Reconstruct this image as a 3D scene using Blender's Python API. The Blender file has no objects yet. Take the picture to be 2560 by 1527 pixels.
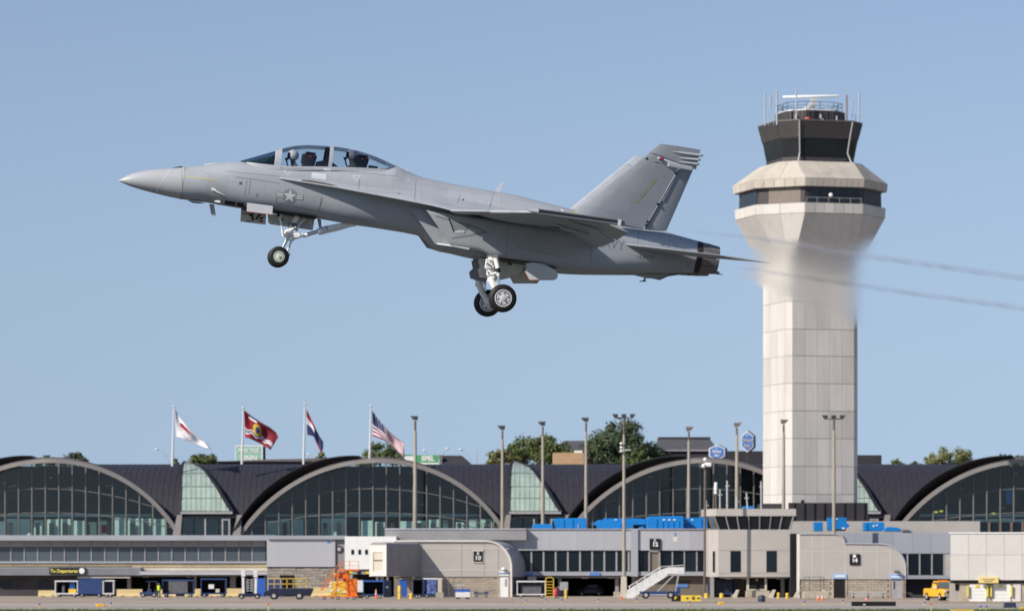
import bpy, bmesh, math, random
from mathutils import Vector, Matrix, Euler
from mathutils.bvhtree import BVHTree

R = math.radians
random.seed(7)
SC = bpy.context.scene
COL = SC.collection

# ---------------------------------------------------------------- camera, light, exposure
F = 9880.0            # focal length in pixels of a 2560 px wide picture
CX, HOR = 1280.0, 1420.0
CAMH = 3.5
cam_data = bpy.data.cameras.new('camera')
cam_data.sensor_width = 36.0
cam_data.lens = 36.0 * F / 2560.0
cam_data.shift_y = (HOR - 763.5) / 2560.0
cam_data.clip_start = 1.0
cam_data.clip_end = 20000.0
cam_data.dof.use_dof = True
cam_data.dof.focus_distance = 110.0
cam_data.dof.aperture_fstop = 2.4
cam = bpy.data.objects.new('camera', cam_data)
cam.location = (0, 0, CAMH)
cam.rotation_euler = (R(90), 0, 0)
COL.objects.link(cam)
SC.camera = cam

SUN_EL, SUN_AZ = R(34), R(54)      # azimuth: to the left of the direction from the scene to the camera
sun_dir = Vector((-math.sin(SUN_AZ) * math.cos(SUN_EL), -math.cos(SUN_AZ) * math.cos(SUN_EL), math.sin(SUN_EL)))
sd = bpy.data.lights.new('sun', 'SUN')
sd.energy = 5.0
sd.angle = R(0.5)
sd.color = (1.0, 0.925, 0.82)
sun = bpy.data.objects.new('sun', sd)
sun.rotation_euler = sun_dir.to_track_quat('Z', 'Y').to_euler()
COL.objects.link(sun)

world = bpy.data.worlds.new('World')
SC.world = world
world.use_nodes = True
wn = world.node_tree
bg = wn.nodes['Background']
sky = wn.nodes.new('ShaderNodeTexSky')
sky.sky_type = 'NISHITA'
sky.sun_disc = False
sky.sun_elevation = SUN_EL
sky.sun_rotation = math.atan2(sun_dir.x, sun_dir.y)
sky.altitude = 200.0
sky.air_density = 1.0
sky.dust_density = 0.3
sky.ozone_density = 2.5
# hazy summer air: the pale blue reaches down to the horizon all round, so low directions read the sky about six degrees up
wg = wn.nodes.new('ShaderNodeTexCoord'); wsx = wn.nodes.new('ShaderNodeSeparateXYZ'); wcx = wn.nodes.new('ShaderNodeCombineXYZ')
def wmath(op, a, b):
    n = wn.nodes.new('ShaderNodeMath'); n.operation = op
    for i, v in enumerate((a, b)):
        if isinstance(v, float): n.inputs[i].default_value = v
        else: wn.links.new(v, n.inputs[i])
    return n.outputs[0]
wn.links.new(wg.outputs['Generated'], wsx.inputs[0]); wn.links.new(wsx.outputs[0], wcx.inputs[0]); wn.links.new(wsx.outputs[1], wcx.inputs[1])
z3 = wmath('POWER', wmath('ADD', wmath('POWER', wmath('MAXIMUM', wsx.outputs[2], 0.0), 3.0), 0.112 ** 3), 1 / 3)
wn.links.new(z3, wcx.inputs[2]); wn.links.new(wcx.outputs[0], sky.inputs[0])
tint = wn.nodes.new('ShaderNodeMix'); tint.data_type = 'RGBA'; tint.blend_type = 'MULTIPLY'
tint.inputs[0].default_value = 1.0; tint.inputs[7].default_value = (1.05, 0.952, 1.005, 1)
wn.links.new(sky.outputs[0], tint.inputs[6]); wn.links.new(tint.outputs[2], bg.inputs[0])
bg.inputs[1].default_value = 0.1

vs = SC.view_settings
vs.view_transform = 'Standard'
vs.look = 'None'
vs.exposure = 0.08
vs.gamma = 1.0
vs.use_curve_mapping = False
SC.render.engine = 'CYCLES'
SC.cycles.use_denoising = True
SC.cycles.max_bounces = 8
SC.cycles.transparent_max_bounces = 24
SC.cycles.volume_step_rate = 1.0

# ---------------------------------------------------------------- helpers
def P(px, py, Y):
    """photo pixel (2560 wide) at depth Y -> world point"""
    return Vector(((px - CX) / F * Y, Y, CAMH + (HOR - py) / F * Y))

def X(px, Y): return (px - CX) / F * Y
def Z(py, Y): return CAMH + (HOR - py) / F * Y
def GY(py): return F * CAMH / (py - HOR)      # depth of a ground point

_mats = {}
def mat(name, col, rough=0.6, metal=0.0, var=0.12, scale=1.5, bump=0.0, bscale=None, spec=0.4, stretch=(1, 1, 1), emis=0.0, dirt=None, dscale=0.4, damt=0.3):
    if name in _mats: return _mats[name]
    m = bpy.data.materials.new(name); m.use_nodes = True
    nt = m.node_tree; b = nt.nodes['Principled BSDF']
    b.inputs['Roughness'].default_value = rough
    b.inputs['Metallic'].default_value = metal
    b.inputs['Specular IOR Level'].default_value = spec
    c = (col[0], col[1], col[2], 1)
    tc = nt.nodes.new('ShaderNodeTexCoord')
    mp = nt.nodes.new('ShaderNodeMapping'); mp.inputs['Scale'].default_value = stretch
    nt.links.new(tc.outputs['Object'], mp.inputs[0])
    if var > 0:
        n = nt.nodes.new('ShaderNodeTexNoise'); n.inputs['Scale'].default_value = scale; n.inputs['Detail'].default_value = 5
        nt.links.new(mp.outputs[0], n.inputs['Vector'])
        r = nt.nodes.new('ShaderNodeMapRange')
        r.inputs[1].default_value = 0.3; r.inputs[2].default_value = 0.7
        r.inputs[3].default_value = 1 - var; r.inputs[4].default_value = 1 + var
        nt.links.new(n.outputs[0], r.inputs[0])
        mx = nt.nodes.new('ShaderNodeMix'); mx.data_type = 'RGBA'; mx.blend_type = 'MULTIPLY'
        mx.inputs[0].default_value = 1; mx.inputs[6].default_value = c
        nt.links.new(r.outputs[0], mx.inputs[7])
        out = mx.outputs[2]
        if dirt:
            n2 = nt.nodes.new('ShaderNodeTexNoise'); n2.inputs['Scale'].default_value = dscale; n2.inputs['Detail'].default_value = 8; n2.inputs['Roughness'].default_value = 0.7
            nt.links.new(mp.outputs[0], n2.inputs['Vector'])
            r2 = nt.nodes.new('ShaderNodeMapRange'); r2.inputs[1].default_value = 0.5; r2.inputs[2].default_value = 0.75; r2.inputs[3].default_value = 0; r2.inputs[4].default_value = damt
            nt.links.new(n2.outputs[0], r2.inputs[0])
            m2 = nt.nodes.new('ShaderNodeMix'); m2.data_type = 'RGBA'
            nt.links.new(r2.outputs[0], m2.inputs[0]); nt.links.new(out, m2.inputs[6]); m2.inputs[7].default_value = (*dirt, 1)
            out = m2.outputs[2]
        nt.links.new(out, b.inputs['Base Color'])
    else:
        b.inputs['Base Color'].default_value = c
    if bump > 0:
        n = nt.nodes.new('ShaderNodeTexNoise'); n.inputs['Scale'].default_value = bscale or scale * 4; n.inputs['Detail'].default_value = 4
        nt.links.new(mp.outputs[0], n.inputs['Vector'])
        bp = nt.nodes.new('ShaderNodeBump'); bp.inputs['Strength'].default_value = bump; bp.inputs['Distance'].default_value = 0.05
        nt.links.new(n.outputs[0], bp.inputs['Height']); nt.links.new(bp.outputs[0], b.inputs['Normal'])
    if emis > 0:
        b.inputs['Emission Color'].default_value = c; b.inputs['Emission Strength'].default_value = emis
    _mats[name] = m
    return m

def glass_mat(name, tint, gloss=0.12, rough=0.03, refl=(1, 1, 1)):
    """thin pane: tinted transparency plus a reflection that grows at grazing angles"""
    if name in _mats: return _mats[name]
    m = bpy.data.materials.new(name); m.use_nodes = True
    nt = m.node_tree; nt.nodes.clear()
    o = nt.nodes.new('ShaderNodeOutputMaterial'); mx = nt.nodes.new('ShaderNodeMixShader')
    t = nt.nodes.new('ShaderNodeBsdfTransparent'); t.inputs[0].default_value = (*tint, 1)
    g = nt.nodes.new('ShaderNodeBsdfGlossy'); g.inputs['Roughness'].default_value = rough; g.inputs[0].default_value = (*refl, 1)
    lw = nt.nodes.new('ShaderNodeLayerWeight'); lw.inputs[0].default_value = 0.25
    r = nt.nodes.new('ShaderNodeMapRange'); r.inputs[3].default_value = gloss; r.inputs[4].default_value = 0.75
    nt.links.new(lw.outputs['Fresnel'], r.inputs[0]); nt.links.new(r.outputs[0], mx.inputs[0])
    nt.links.new(t.outputs[0], mx.inputs[1]); nt.links.new(g.outputs[0], mx.inputs[2]); nt.links.new(mx.outputs[0], o.inputs[0])
    _mats[name] = m
    return m

def tag(o, label=None, cat=None, group=None, kind=None):
    if label: o['label'] = label
    if cat: o['category'] = cat
    if group: o['group'] = group
    if kind: o['kind'] = kind
    return o

def empty(name, loc, label=None, cat=None, group=None, rz=0.0):
    o = bpy.data.objects.new(name, None); COL.objects.link(o)
    o.location = loc; o.rotation_euler = (0, 0, rz); o.empty_display_size = 0.5
    return tag(o, label, cat, group)

def copy_tree(o, parent=None):
    c = o.copy(); COL.objects.link(c); c.parent = parent
    for ch in list(o.children): copy_tree(ch, c)
    return c

def root_loc(o):
    while o.parent: o = o.parent
    return o.location.copy()

class MB:
    def __init__(s): s.v = []; s.f = []
    def add(s, vs, fs):
        n = len(s.v); s.v += [Vector(p) for p in vs]; s.f += [tuple(i + n for i in f) for f in fs]; return s
    def box(s, x0, x1, y0, y1, z0, z1):
        return s.add([(x0,y0,z0),(x1,y0,z0),(x1,y1,z0),(x0,y1,z0),(x0,y0,z1),(x1,y0,z1),(x1,y1,z1),(x0,y1,z1)],
                     [(0,3,2,1),(4,5,6,7),(0,1,5,4),(1,2,6,5),(2,3,7,6),(3,0,4,7)])
    def cbox(s, c, d):
        return s.box(c[0]-d[0]/2, c[0]+d[0]/2, c[1]-d[1]/2, c[1]+d[1]/2, c[2]-d[2]/2, c[2]+d[2]/2)
    def bar(s, a, b, w, h=None, up=(0, 0, 1)):
        """square bar from a to b"""
        a, b = Vector(a), Vector(b); h = h or w
        d = (b - a).normalized(); u = Vector(up)
        if abs(d.dot(u)) > 0.95: u = Vector((1, 0, 0))
        x = d.cross(u).normalized() * w / 2; y = x.cross(d).normalized() * h / 2
        return s.add([a-x-y, a+x-y, a+x+y, a-x+y, b-x-y, b+x-y, b+x+y, b-x+y],
                     [(0,1,2,3),(7,6,5,4),(0,4,5,1),(1,5,6,2),(2,6,7,3),(3,7,4,0)])
    def ring(s, c, d, r, n):
        d = Vector(d).normalized(); u = Vector((0, 0, 1)) if abs(d.z) < 0.9 else Vector((1, 0, 0))
        x = d.cross(u).normalized(); y = x.cross(d)
        return [Vector(c) + (x * math.cos(2*math.pi*i/n) + y * math.sin(2*math.pi*i/n)) * r for i in range(n)]
    def tube(s, pts, rs, n=10, cap=True):
        pts = [Vector(p) for p in pts]
        if not hasattr(rs, '__len__'): rs = [rs] * len(pts)
        rings = []
        for i, p in enumerate(pts):
            d = (pts[min(i+1, len(pts)-1)] - pts[max(i-1, 0)])
            rings.append(s.ring(p, d, rs[i], n))
        return s.loft(rings, cap)
    def loft(s, rings, cap=True, closed=True):
        n = len(rings[0]); vs = [p for r in rings for p in r]; fs = []
        for i in range(len(rings) - 1):
            for j in range(n if closed else n - 1):
                k = (j + 1) % n
                fs.append((i*n+j, i*n+k, (i+1)*n+k, (i+1)*n+j))
        if cap and closed:
            fs.append(tuple(range(n-1, -1, -1))); fs.append(tuple((len(rings)-1)*n + j for j in range(n)))
        return s.add(vs, fs)
    def lathe(s, c, axis, prof, n=24):
        """prof: list of (distance along axis, radius)"""
        axis = Vector(axis).normalized(); c = Vector(c)
        return s.loft([s.ring(c + axis * t, axis, max(r, 1e-4), n) for t, r in prof], True)
    def prism(s, poly, d):
        """poly: 3-D planar outline, d: extrusion vector"""
        n = len(poly); d = Vector(d); a = [Vector(p) for p in poly]
        return s.add(a + [p + d for p in a], [tuple(range(n)), tuple(range(2*n-1, n-1, -1))] + [(i, i+n, (i+1) % n + n, (i+1) % n) for i in range(n)])
    def sphere(s, c, r, nu=12, nv=8, sc=(1, 1, 1)):
        c = Vector(c); rings = []
        for i in range(nv + 1):
            t = math.pi * i / nv
            rr = max(math.sin(t), 1e-3)
            rings.append([c + Vector((r*sc[0]*rr*math.cos(2*math.pi*j/nu), r*sc[1]*rr*math.sin(2*math.pi*j/nu), r*sc[2]*math.cos(t))) for j in range(nu)])
        return s.loft(rings, True)
    def build(s, name, m, parent=None, smooth=False, local=False, bevel=0.0, angle=40):
        off = Vector((0, 0, 0))
        if parent is not None and not local: off = root_loc(parent)
        me = bpy.data.meshes.new(name)
        me.from_pydata([p - off for p in s.v], [], s.f)
        bm = bmesh.new(); bm.from_mesh(me)
        bmesh.ops.remove_doubles(bm, verts=bm.verts, dist=1e-5)
        bmesh.ops.recalc_face_normals(bm, faces=bm.faces)
        bm.to_mesh(me); bm.free()
        if isinstance(m, str): m = _mats[m]
        if m: me.materials.append(m)
        if smooth:
            me.shade_smooth()
            me.set_sharp_from_angle(angle=R(angle))
        o = bpy.data.objects.new(name, me); COL.objects.link(o)
        if parent is not None: o.parent = parent
        if bevel > 0:
            bv = o.modifiers.new('bevel', 'BEVEL'); bv.width = bevel; bv.segments = 2; bv.limit_method = 'ANGLE'
        return o

def text_mesh(name, txt, m, parent, loc, size, rot=(R(90), 0, 0), align='CENTER', sx=1.0, extrude=0.01, offset=0.0, local=False):
    c = bpy.data.curves.new(name, 'FONT'); c.body = txt; c.size = size; c.align_x = align; c.align_y = 'CENTER'
    c.extrude = extrude; c.offset = offset; c.resolution_u = 2
    t = bpy.data.objects.new(name, c); COL.objects.link(t)
    dg = bpy.context.evaluated_depsgraph_get(); dg.update()
    me = bpy.data.meshes.new_from_object(t.evaluated_get(dg))
    bpy.data.objects.remove(t)
    M = Matrix.Translation(Vector(loc) - (root_loc(parent) if parent and not local else Vector())) @ Euler(rot).to_matrix().to_4x4() @ Matrix.Diagonal((sx, 1, 1, 1))
    me.transform(M); me.materials.clear()
    me.materials.append(_mats[m] if isinstance(m, str) else m)
    o = bpy.data.objects.new(name, me); COL.objects.link(o)
    if parent: o.parent = parent
    return o

def interp(tab, x):
    if x <= tab[0][0]: return tab[0][1]
    for (a, va), (b, vb) in zip(tab, tab[1:]):
        if x <= b: return va + (vb - va) * (x - a) / (b - a)
    return tab[-1][1]

def smooth_interp(tab, x):
    """Catmull-Rom through (x, value) pairs"""
    n = len(tab)
    if x <= tab[0][0]: return tab[0][1]
    if x >= tab[-1][0]: return tab[-1][1]
    for i in range(n - 1):
        if x <= tab[i+1][0]:
            x0, x1 = tab[i][0], tab[i+1][0]; h = x1 - x0; t = (x - x0) / h
            p0, p1 = tab[i][1], tab[i+1][1]
            def slope(k):
                if k == 0: return (tab[1][1]-tab[0][1])/(tab[1][0]-tab[0][0])
                if k == n-1: return (tab[-1][1]-tab[-2][1])/(tab[-1][0]-tab[-2][0])
                return (tab[k+1][1]-tab[k-1][1])/(tab[k+1][0]-tab[k-1][0])
            m0, m1 = slope(i)*h, slope(i+1)*h
            return (2*t**3-3*t**2+1)*p0 + (t**3-2*t**2+t)*m0 + (-2*t**3+3*t**2)*p1 + (t**3-t**2)*m1
# ================================================================ materials of the setting
mat('concrete_apron', (0.37, 0.30, 0.235), rough=0.9, var=0.12, scale=0.08, dirt=(0.2, 0.17, 0.14), dscale=0.05, damt=0.5, stretch=(1, 0.5, 1))
mat('taxiway', (0.35, 0.31, 0.27), rough=0.9, var=0.12, scale=0.1, dirt=(0.25, 0.22, 0.2), dscale=0.07, damt=0.4)
mat('earth', (0.07, 0.08, 0.035), rough=1.0, var=0.3, scale=0.05)
mat('grass_green', (0.10, 0.15, 0.035), rough=0.9, var=0.35, scale=0.4)
mat('line_white', (0.7, 0.68, 0.62), rough=0.8, var=0.15, scale=0.6)
mat('tower_concrete', (0.60, 0.57, 0.525), rough=0.85, var=0.06, scale=0.5, dirt=(0.42, 0.39, 0.35), dscale=0.7, damt=0.5, stretch=(1, 1, 0.12))
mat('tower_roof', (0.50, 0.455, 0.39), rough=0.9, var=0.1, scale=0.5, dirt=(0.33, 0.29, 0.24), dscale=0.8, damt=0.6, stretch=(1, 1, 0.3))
mat('tower_joint', (0.36, 0.335, 0.30), rough=0.9, var=0.1)
mat('tower_dark', (0.055, 0.049, 0.049), rough=0.6, var=0.1, scale=0.8)
mat('tower_brown', (0.20, 0.165, 0.14), rough=0.6, var=0.08)
mat('tower_glass', (0.016, 0.020, 0.024), rough=0.12, var=0.25, scale=0.25, spec=0.5)
mat('white_metal', (0.80, 0.80, 0.78), rough=0.4, var=0.04)
mat('antenna_grey', (0.42, 0.42, 0.43), rough=0.5, var=0.1)
mat('red_paint', (0.55, 0.10, 0.06), rough=0.4, var=0.05)
mat('copper_roof', (0.032, 0.031, 0.041), rough=0.62, var=0.22, scale=0.9, stretch=(6, 1, 0.3), spec=0.35)
mat('copper_edge', (0.018, 0.018, 0.024), rough=0.7, var=0.15)
mat('roof_brown', (0.13, 0.10, 0.088), rough=0.8, var=0.15, scale=0.5)
mat('rib_concrete', (0.26, 0.245, 0.235), rough=0.85, var=0.1, scale=0.4, dirt=(0.2, 0.18, 0.16), dscale=0.4, damt=0.5)
mat('mullion', (0.19, 0.185, 0.175), rough=0.5, var=0.1)
glass_mat('arch_glass', (0.68, 0.79, 0.77), gloss=0.03, rough=0.05)
mat('green_pane', (0.33, 0.42, 0.365), rough=0.35, var=0.10, scale=0.8, stretch=(1, 1, 0.3))
mat('green_bar', (0.20, 0.20, 0.19), rough=0.6, var=0.1)
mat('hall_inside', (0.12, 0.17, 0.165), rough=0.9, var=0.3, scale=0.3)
mat('counter_white', (0.70, 0.86, 0.80), rough=0.6, var=0.1, scale=0.5)
mat('dark_glass', (0.008, 0.013, 0.02), rough=0.12, var=0.3, scale=0.15, spec=0.35)
mat('grey_glass', (0.085, 0.105, 0.125), rough=0.15, var=0.3, scale=0.12, spec=0.5)
mat('fascia_blue_grey', (0.34, 0.36, 0.40), rough=0.5, var=0.08, scale=0.25, stretch=(1, 1, 0.1))
mat('fascia_light', (0.42, 0.43, 0.46), rough=0.5, var=0.08, scale=0.25, stretch=(1, 1, 0.1))
mat('panel_grey', (0.30, 0.29, 0.29), rough=0.6, var=0.08, scale=0.4)
mat('panel_beige', (0.44, 0.415, 0.385), rough=0.75, var=0.06, scale=0.6, dirt=(0.3, 0.27, 0.24), dscale=0.3, damt=0.3)
mat('panel_white', (0.66, 0.64, 0.60), rough=0.7, var=0.06, scale=0.5, dirt=(0.45, 0.42, 0.38), dscale=0.3, damt=0.3)
mat('tan_band', (0.46, 0.36, 0.22), rough=0.8, var=0.12, scale=0.4)
mat('cream_band', (0.55, 0.50, 0.41), rough=0.8, var=0.1, scale=0.5)
mat('block_wall', (0.40, 0.345, 0.275), rough=0.95, var=0.18, scale=1.2, bump=0.5)
mat('split_block', (0.30, 0.27, 0.235), rough=0.95, var=0.22, scale=1.5, bump=0.8)
mat('mortar', (0.22, 0.19, 0.16), rough=1.0, var=0.1)
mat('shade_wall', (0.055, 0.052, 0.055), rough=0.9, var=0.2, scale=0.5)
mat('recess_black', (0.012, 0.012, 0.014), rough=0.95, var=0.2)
mat('frame_grey', (0.35, 0.35, 0.36), rough=0.5, var=0.1)
mat('sign_black', (0.010, 0.010, 0.012), rough=0.5, var=0)
mat('sign_white', (0.80, 0.80, 0.78), rough=0.5, var=0)
mat('sign_yellow', (0.75, 0.55, 0.06), rough=0.5, var=0.03)
mat('sign_pale_yellow', (0.72, 0.62, 0.14), rough=0.5, var=0.03)
mat('sign_blue', (0.10, 0.22, 0.55), rough=0.5, var=0.03)
mat('sign_light_blue', (0.30, 0.48, 0.75), rough=0.5, var=0.03)
mat('sign_green', (0.30, 0.55, 0.43), rough=0.5, var=0.05)
mat('sign_deep_green', (0.08, 0.36, 0.14), rough=0.5, var=0.05)
mat('unit_blue', (0.006, 0.20, 0.56), rough=0.45, var=0.10, scale=0.8, dirt=(0.02, 0.09, 0.3), dscale=0.7, damt=0.4)
mat('pole_tan', (0.31, 0.28, 0.23), rough=0.7, var=0.12, scale=0.6)
mat('pole_brown', (0.14, 0.105, 0.085), rough=0.6, var=0.1)
mat('lamp_dark', (0.05, 0.047, 0.045), rough=0.5, var=0.1)
mat('lamp_brown', (0.16, 0.125, 0.10), rough=0.5, var=0.1)
mat('flagpole', (0.62, 0.62, 0.63), rough=0.35, var=0.05)
mat('leaf_green', (0.11, 0.145, 0.045), rough=0.75, var=0.35, scale=0.35)
mat('leaf_dark', (0.062, 0.09, 0.042), rough=0.75, var=0.35, scale=0.35)
mat('leaf_olive', (0.19, 0.20, 0.075), rough=0.75, var=0.3, scale=0.35)
mat('bark', (0.09, 0.07, 0.05), rough=0.9, var=0.3, scale=2)
mat('slate_roof', (0.085, 0.085, 0.095), rough=0.8, var=0.15, scale=0.6)
mat('far_dark_wall', (0.035, 0.032, 0.04), rough=0.8, var=0.15, scale=0.4)
mat('far_tan_brick', (0.50, 0.33, 0.19), rough=0.9, var=0.12, scale=1.5)

def vary(name, amt):
    """each piece gets its own slight tone"""
    m = _mats[name]; nt = m.node_tree; b = nt.nodes['Principled BSDF']; src = b.inputs['Base Color'].links[0].from_socket
    oi = nt.nodes.new('ShaderNodeObjectInfo'); r = nt.nodes.new('ShaderNodeMapRange'); r.inputs[3].default_value = 1 - amt; r.inputs[4].default_value = 1 + amt * 0.6
    nt.links.new(oi.outputs['Random'], r.inputs[0])
    mx = nt.nodes.new('ShaderNodeMix'); mx.data_type = 'RGBA'; mx.blend_type = 'MULTIPLY'; mx.inputs[0].default_value = 1
    nt.links.new(src, mx.inputs[6]); nt.links.new(r.outputs[0], mx.inputs[7]); nt.links.new(mx.outputs[2], b.inputs['Base Color'])
for n_, a_ in (('tower_concrete', 0.12), ('tower_roof', 0.1), ('fascia_light', 0.07), ('fascia_blue_grey', 0.06), ('panel_white', 0.06), ('block_wall', 0.14), ('split_block', 0.18), ('green_pane', 0.10), ('grey_glass', 0.25), ('dark_glass', 0.35), ('panel_grey', 0.08), ('tan_band', 0.1)): vary(n_, a_)

# ================================================================ ground
def sheet(name, x0, x1, y0, y1, z, m, kind='structure'):
    o = MB().add([(x0, y0, z), (x1, y0, z), (x1, y1, z), (x0, y1, z)], [(0, 1, 2, 3)]).build(name, m)
    return tag(o, kind=kind)
sheet('ground', -6000, 6000, -300, 12000, 0.0, 'earth')
sheet('apron', -260, 260, 380, 620, 0.008, 'concrete_apron')
sheet('taxiway', -260, 260, 334, 379.6, 0.012, 'taxiway')
sheet('runway', -260, 260, 85, 135, 0.012, mat('runway_asphalt', (0.10, 0.095, 0.09), rough=0.9, var=0.2, scale=0.3))
tag(MB().box(-200, 200, 376.2, 378.0, 0.012, 0.018).build('taxiway_edge_line', 'line_white'), kind='structure')
tag(MB().box(-200, 200, 393.0, 393.8, 0.008, 0.013).build('apron_line', 'line_white'), kind='structure')
# expansion joints and weeds on the apron
for k in range(9):
    x = -70 + k * 17.5
    tag(MB().box(x, x + 0.06, 381, 500, 0.008, 0.011).build('apron_joint', 'mortar'), kind='structure')
rg = random.Random(11)
m = MB()
def tuft(m, x, y, h, n):
    for k in range(n):
        a = rg.uniform(0, 6.28); dx, dy = math.cos(a), math.sin(a); l = rg.uniform(0.5, 1.0) * h
        bx, by = x + rg.uniform(-.25, .25), y + rg.uniform(-.3, .3)
        m.add([(bx - dy*.03, by + dx*.03, 0.0), (bx + dy*.03, by - dx*.03, 0.0), (bx + dx*l*.4, by + dy*l*.4, l)], [(0, 1, 2)])
for k in range(5200):
    y = 316 + 19 * rg.random() ** 0.8
    tuft(m, rg.uniform(-48, 48) , y, rg.uniform(0.10, 0.26), 3)
g = m.build('grass', 'grass_green'); tag(g, 'green grass verge in front of the taxiway', 'grass', kind='stuff')
m = MB()
for k in range(700):
    x = rg.choice([rg.gauss(20, 6), rg.gauss(48, 5)]); y = rg.uniform(395, 415)
    tuft(m, x, y, rg.uniform(0.05, 0.15), 2)
g = m.build('weeds', mat('weed', (0.20, 0.19, 0.09), rough=0.9, var=0.3)); tag(g, 'dry weeds growing in the apron joints', 'grass', kind='stuff')

# ================================================================ helpers for buildings traced at a depth
def wbox(name, px0, py0, px1, py1, Y, depth, m, parent, bevel=0.0):
    return MB().box(X(px0, Y), X(px1, Y), Y, Y + depth, max(Z(py1, Y), 0.0), Z(py0, Y)).build(name, m, parent, bevel=bevel)
def gbox(name, px0, py0, px1, Y, depth, m, parent, zb=0.0):
    return MB().box(X(px0, Y), X(px1, Y), Y, Y + depth, zb, Z(py0, Y)).build(name, m, parent)
def panels(name, px0, py0, px1, py1, Y, cols, rows, m, parent, th=0.06, gap=0.05):
    x0, x1, z0, z1 = X(px0, Y), X(px1, Y), max(Z(py1, Y), 0.02), Z(py0, Y)
    w, h = (x1 - x0) / cols, (z1 - z0) / rows
    me = None
    for i in range(cols):
        for j in range(rows):
            o = MB().box(gap/2, w - gap/2, -th, 0.0, gap/2, h - gap/2)
            if me is None:
                ob = o.build(name, m, parent, local=True); me = ob.data
            else:
                ob = bpy.data.objects.new(name, me); COL.objects.link(ob); ob.parent = parent
            ob.location = Vector((x0 + i * w, Y, z0 + j * h)) - root_loc(parent)
def bricks(px0, py0, px1, py1, Y, bw, bh, m, parent, th=0.05, seed=1, skip=()):
    """courses of wall blocks laid proud of a mortar wall"""
    r = random.Random(seed); x0, x1, z0, z1 = X(px0, Y), X(px1, Y), max(Z(py1, Y), 0.02), Z(py0, Y)
    rows = max(1, round((z1 - z0) / bh)); h = (z1 - z0) / rows; base = []
    for k in range(3):
        ob = MB().box(0.015, bw - 0.015, -th * (0.7 + 0.3 * k), 0.02, 0.015, h - 0.015)
        base.append(ob)
    meshes = [b.build('block', m, parent, local=True) for b in base]; first = True
    used = [False] * 3
    for j in range(rows):
        x = x0 - (bw / 2 if j % 2 else 0)
        while x < x1 - 0.02:
            xx, ww = x, bw
            x += bw
            if xx < x0: ww -= x0 - xx; xx = x0
            if xx + ww > x1: ww = x1 - xx
            if ww < 0.08: continue
            if any(a < xx + ww / 2 < b for a, b in skip): continue
            k = r.randrange(3)
            if not used[k]: ob = meshes[k]; used[k] = True
            else:
                ob = bpy.data.objects.new('block', meshes[k].data); COL.objects.link(ob); ob.parent = parent
            ob.location = Vector((xx, Y, z0 + j * h)) - root_loc(parent); ob.scale = (ww / bw, 1, 1)
    for k in range(3):
        if not used[k]: bpy.data.objects.remove(meshes[k])
def sign_text(txt, px, py, Y, hpx, m, parent, sx=1.0, off=0.0, name='lettering'):
    size = hpx / F * Y / 0.72
    return text_mesh(name, txt, m, parent, P(px, py, Y), size, sx=sx, extrude=0.01, offset=off)

# ================================================================ terminal hall with its vaults
YT = 540.0
term = empty('terminal_hall', (X(1280, YT), YT, 0), 'row of glazed barrel vaults with dark copper roofs and concrete ribs behind the concourse', 'terminal building')
HWPX, RISE, SPR = 338.0, 189.0, 1335.0
RAD = (HWPX ** 2 + RISE ** 2) / (2 * RISE)
def arch_y(dx, off=0.0):
    """rib outline: pixel height at a pixel distance from the centre"""
    r = RAD + off
    return SPR - RISE + RAD - math.sqrt(max(r * r - dx * dx, 1.0))
def arch_pts(cx, off, n, Yc, Ys, lo=-1.0, hi=1.0):
    out = []
    a_max = math.asin(HWPX / RAD)
    for i in range(n + 1):
        a = a_max * (lo + (hi - lo) * i / n)
        t = 1 - abs(a / a_max)
        px = cx + (RAD + off) * math.sin(a) + 12 * t ** 0.7
        py = SPR - RISE + RAD - (RAD + off) * math.cos(a)
        out.append(P(px, py, Ys + (Yc - Ys) * t))
    return out
# hall interior: back wall, floor slab
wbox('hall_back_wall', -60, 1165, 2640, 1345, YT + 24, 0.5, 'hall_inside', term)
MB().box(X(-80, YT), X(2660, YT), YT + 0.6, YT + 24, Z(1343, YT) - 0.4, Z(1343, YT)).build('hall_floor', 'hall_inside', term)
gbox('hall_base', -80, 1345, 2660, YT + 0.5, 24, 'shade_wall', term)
# transverse barrel roof, one length per bay
prof = []
for i in range(15):
    t = i / 14; a = t * math.pi / 2
    prof.append((YT + 1.2 + 15 * (1 - math.cos(a)) , Z(1332, YT + 1.2) + (Z(1160, YT + 16.2) - Z(1332, YT + 1.2)) * math.sin(a)))
prof += [(YT + 31.2 - (y - YT) + 1.2, z) for y, z in reversed(prof[:-1])]
for ca_, cb_ in ((113.0, 932.0), (932.0, 1750.0), (1750.0, 2568.0)):
    def lim(y, z):
        py = HOR - (z - CAMH) * F / y
        dy = RAD - (py - (SPR - RISE)); hw_ = math.sqrt(max(RAD * RAD - dy * dy, 0.0)) if py > SPR - RISE else 0.0
        return X(ca_ + hw_ - 4, y), X(cb_ - hw_ + 2, y)
    rows = [(y, z) + lim(y, z) for y, z in prof[:15]]
    back = [(y, z, rows[-1][2], rows[-1][3]) for y, z in prof[15:20]]
    m = MB(); m.loft([[Vector((a + (b - a) * k / 8, y, z)) for k in range(9)] for y, z, a, b in rows + back], closed=False)
    rf = m.build('vault_roof', 'copper_roof', term, smooth=True)
    sm = MB(); x = rows[-1][2]
    while x < rows[-1][3]:
        seg = [(y, z) for y, z, a, b in rows if a + 0.05 < x < b - 0.05]
        if len(seg) > 1: sm.loft([[Vector((x - 0.02, y, z)), Vector((x, y - 0.03, z + 0.03)), Vector((x + 0.02, y, z))] for y, z in seg], closed=False)
        x += 0.8
    s_ = sm.build('standing_seams', 'copper_roof', rf); s_['kind'] = 'stuff'
centres = [113.0, 932.0, 1750.0, 2568.0]
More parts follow.
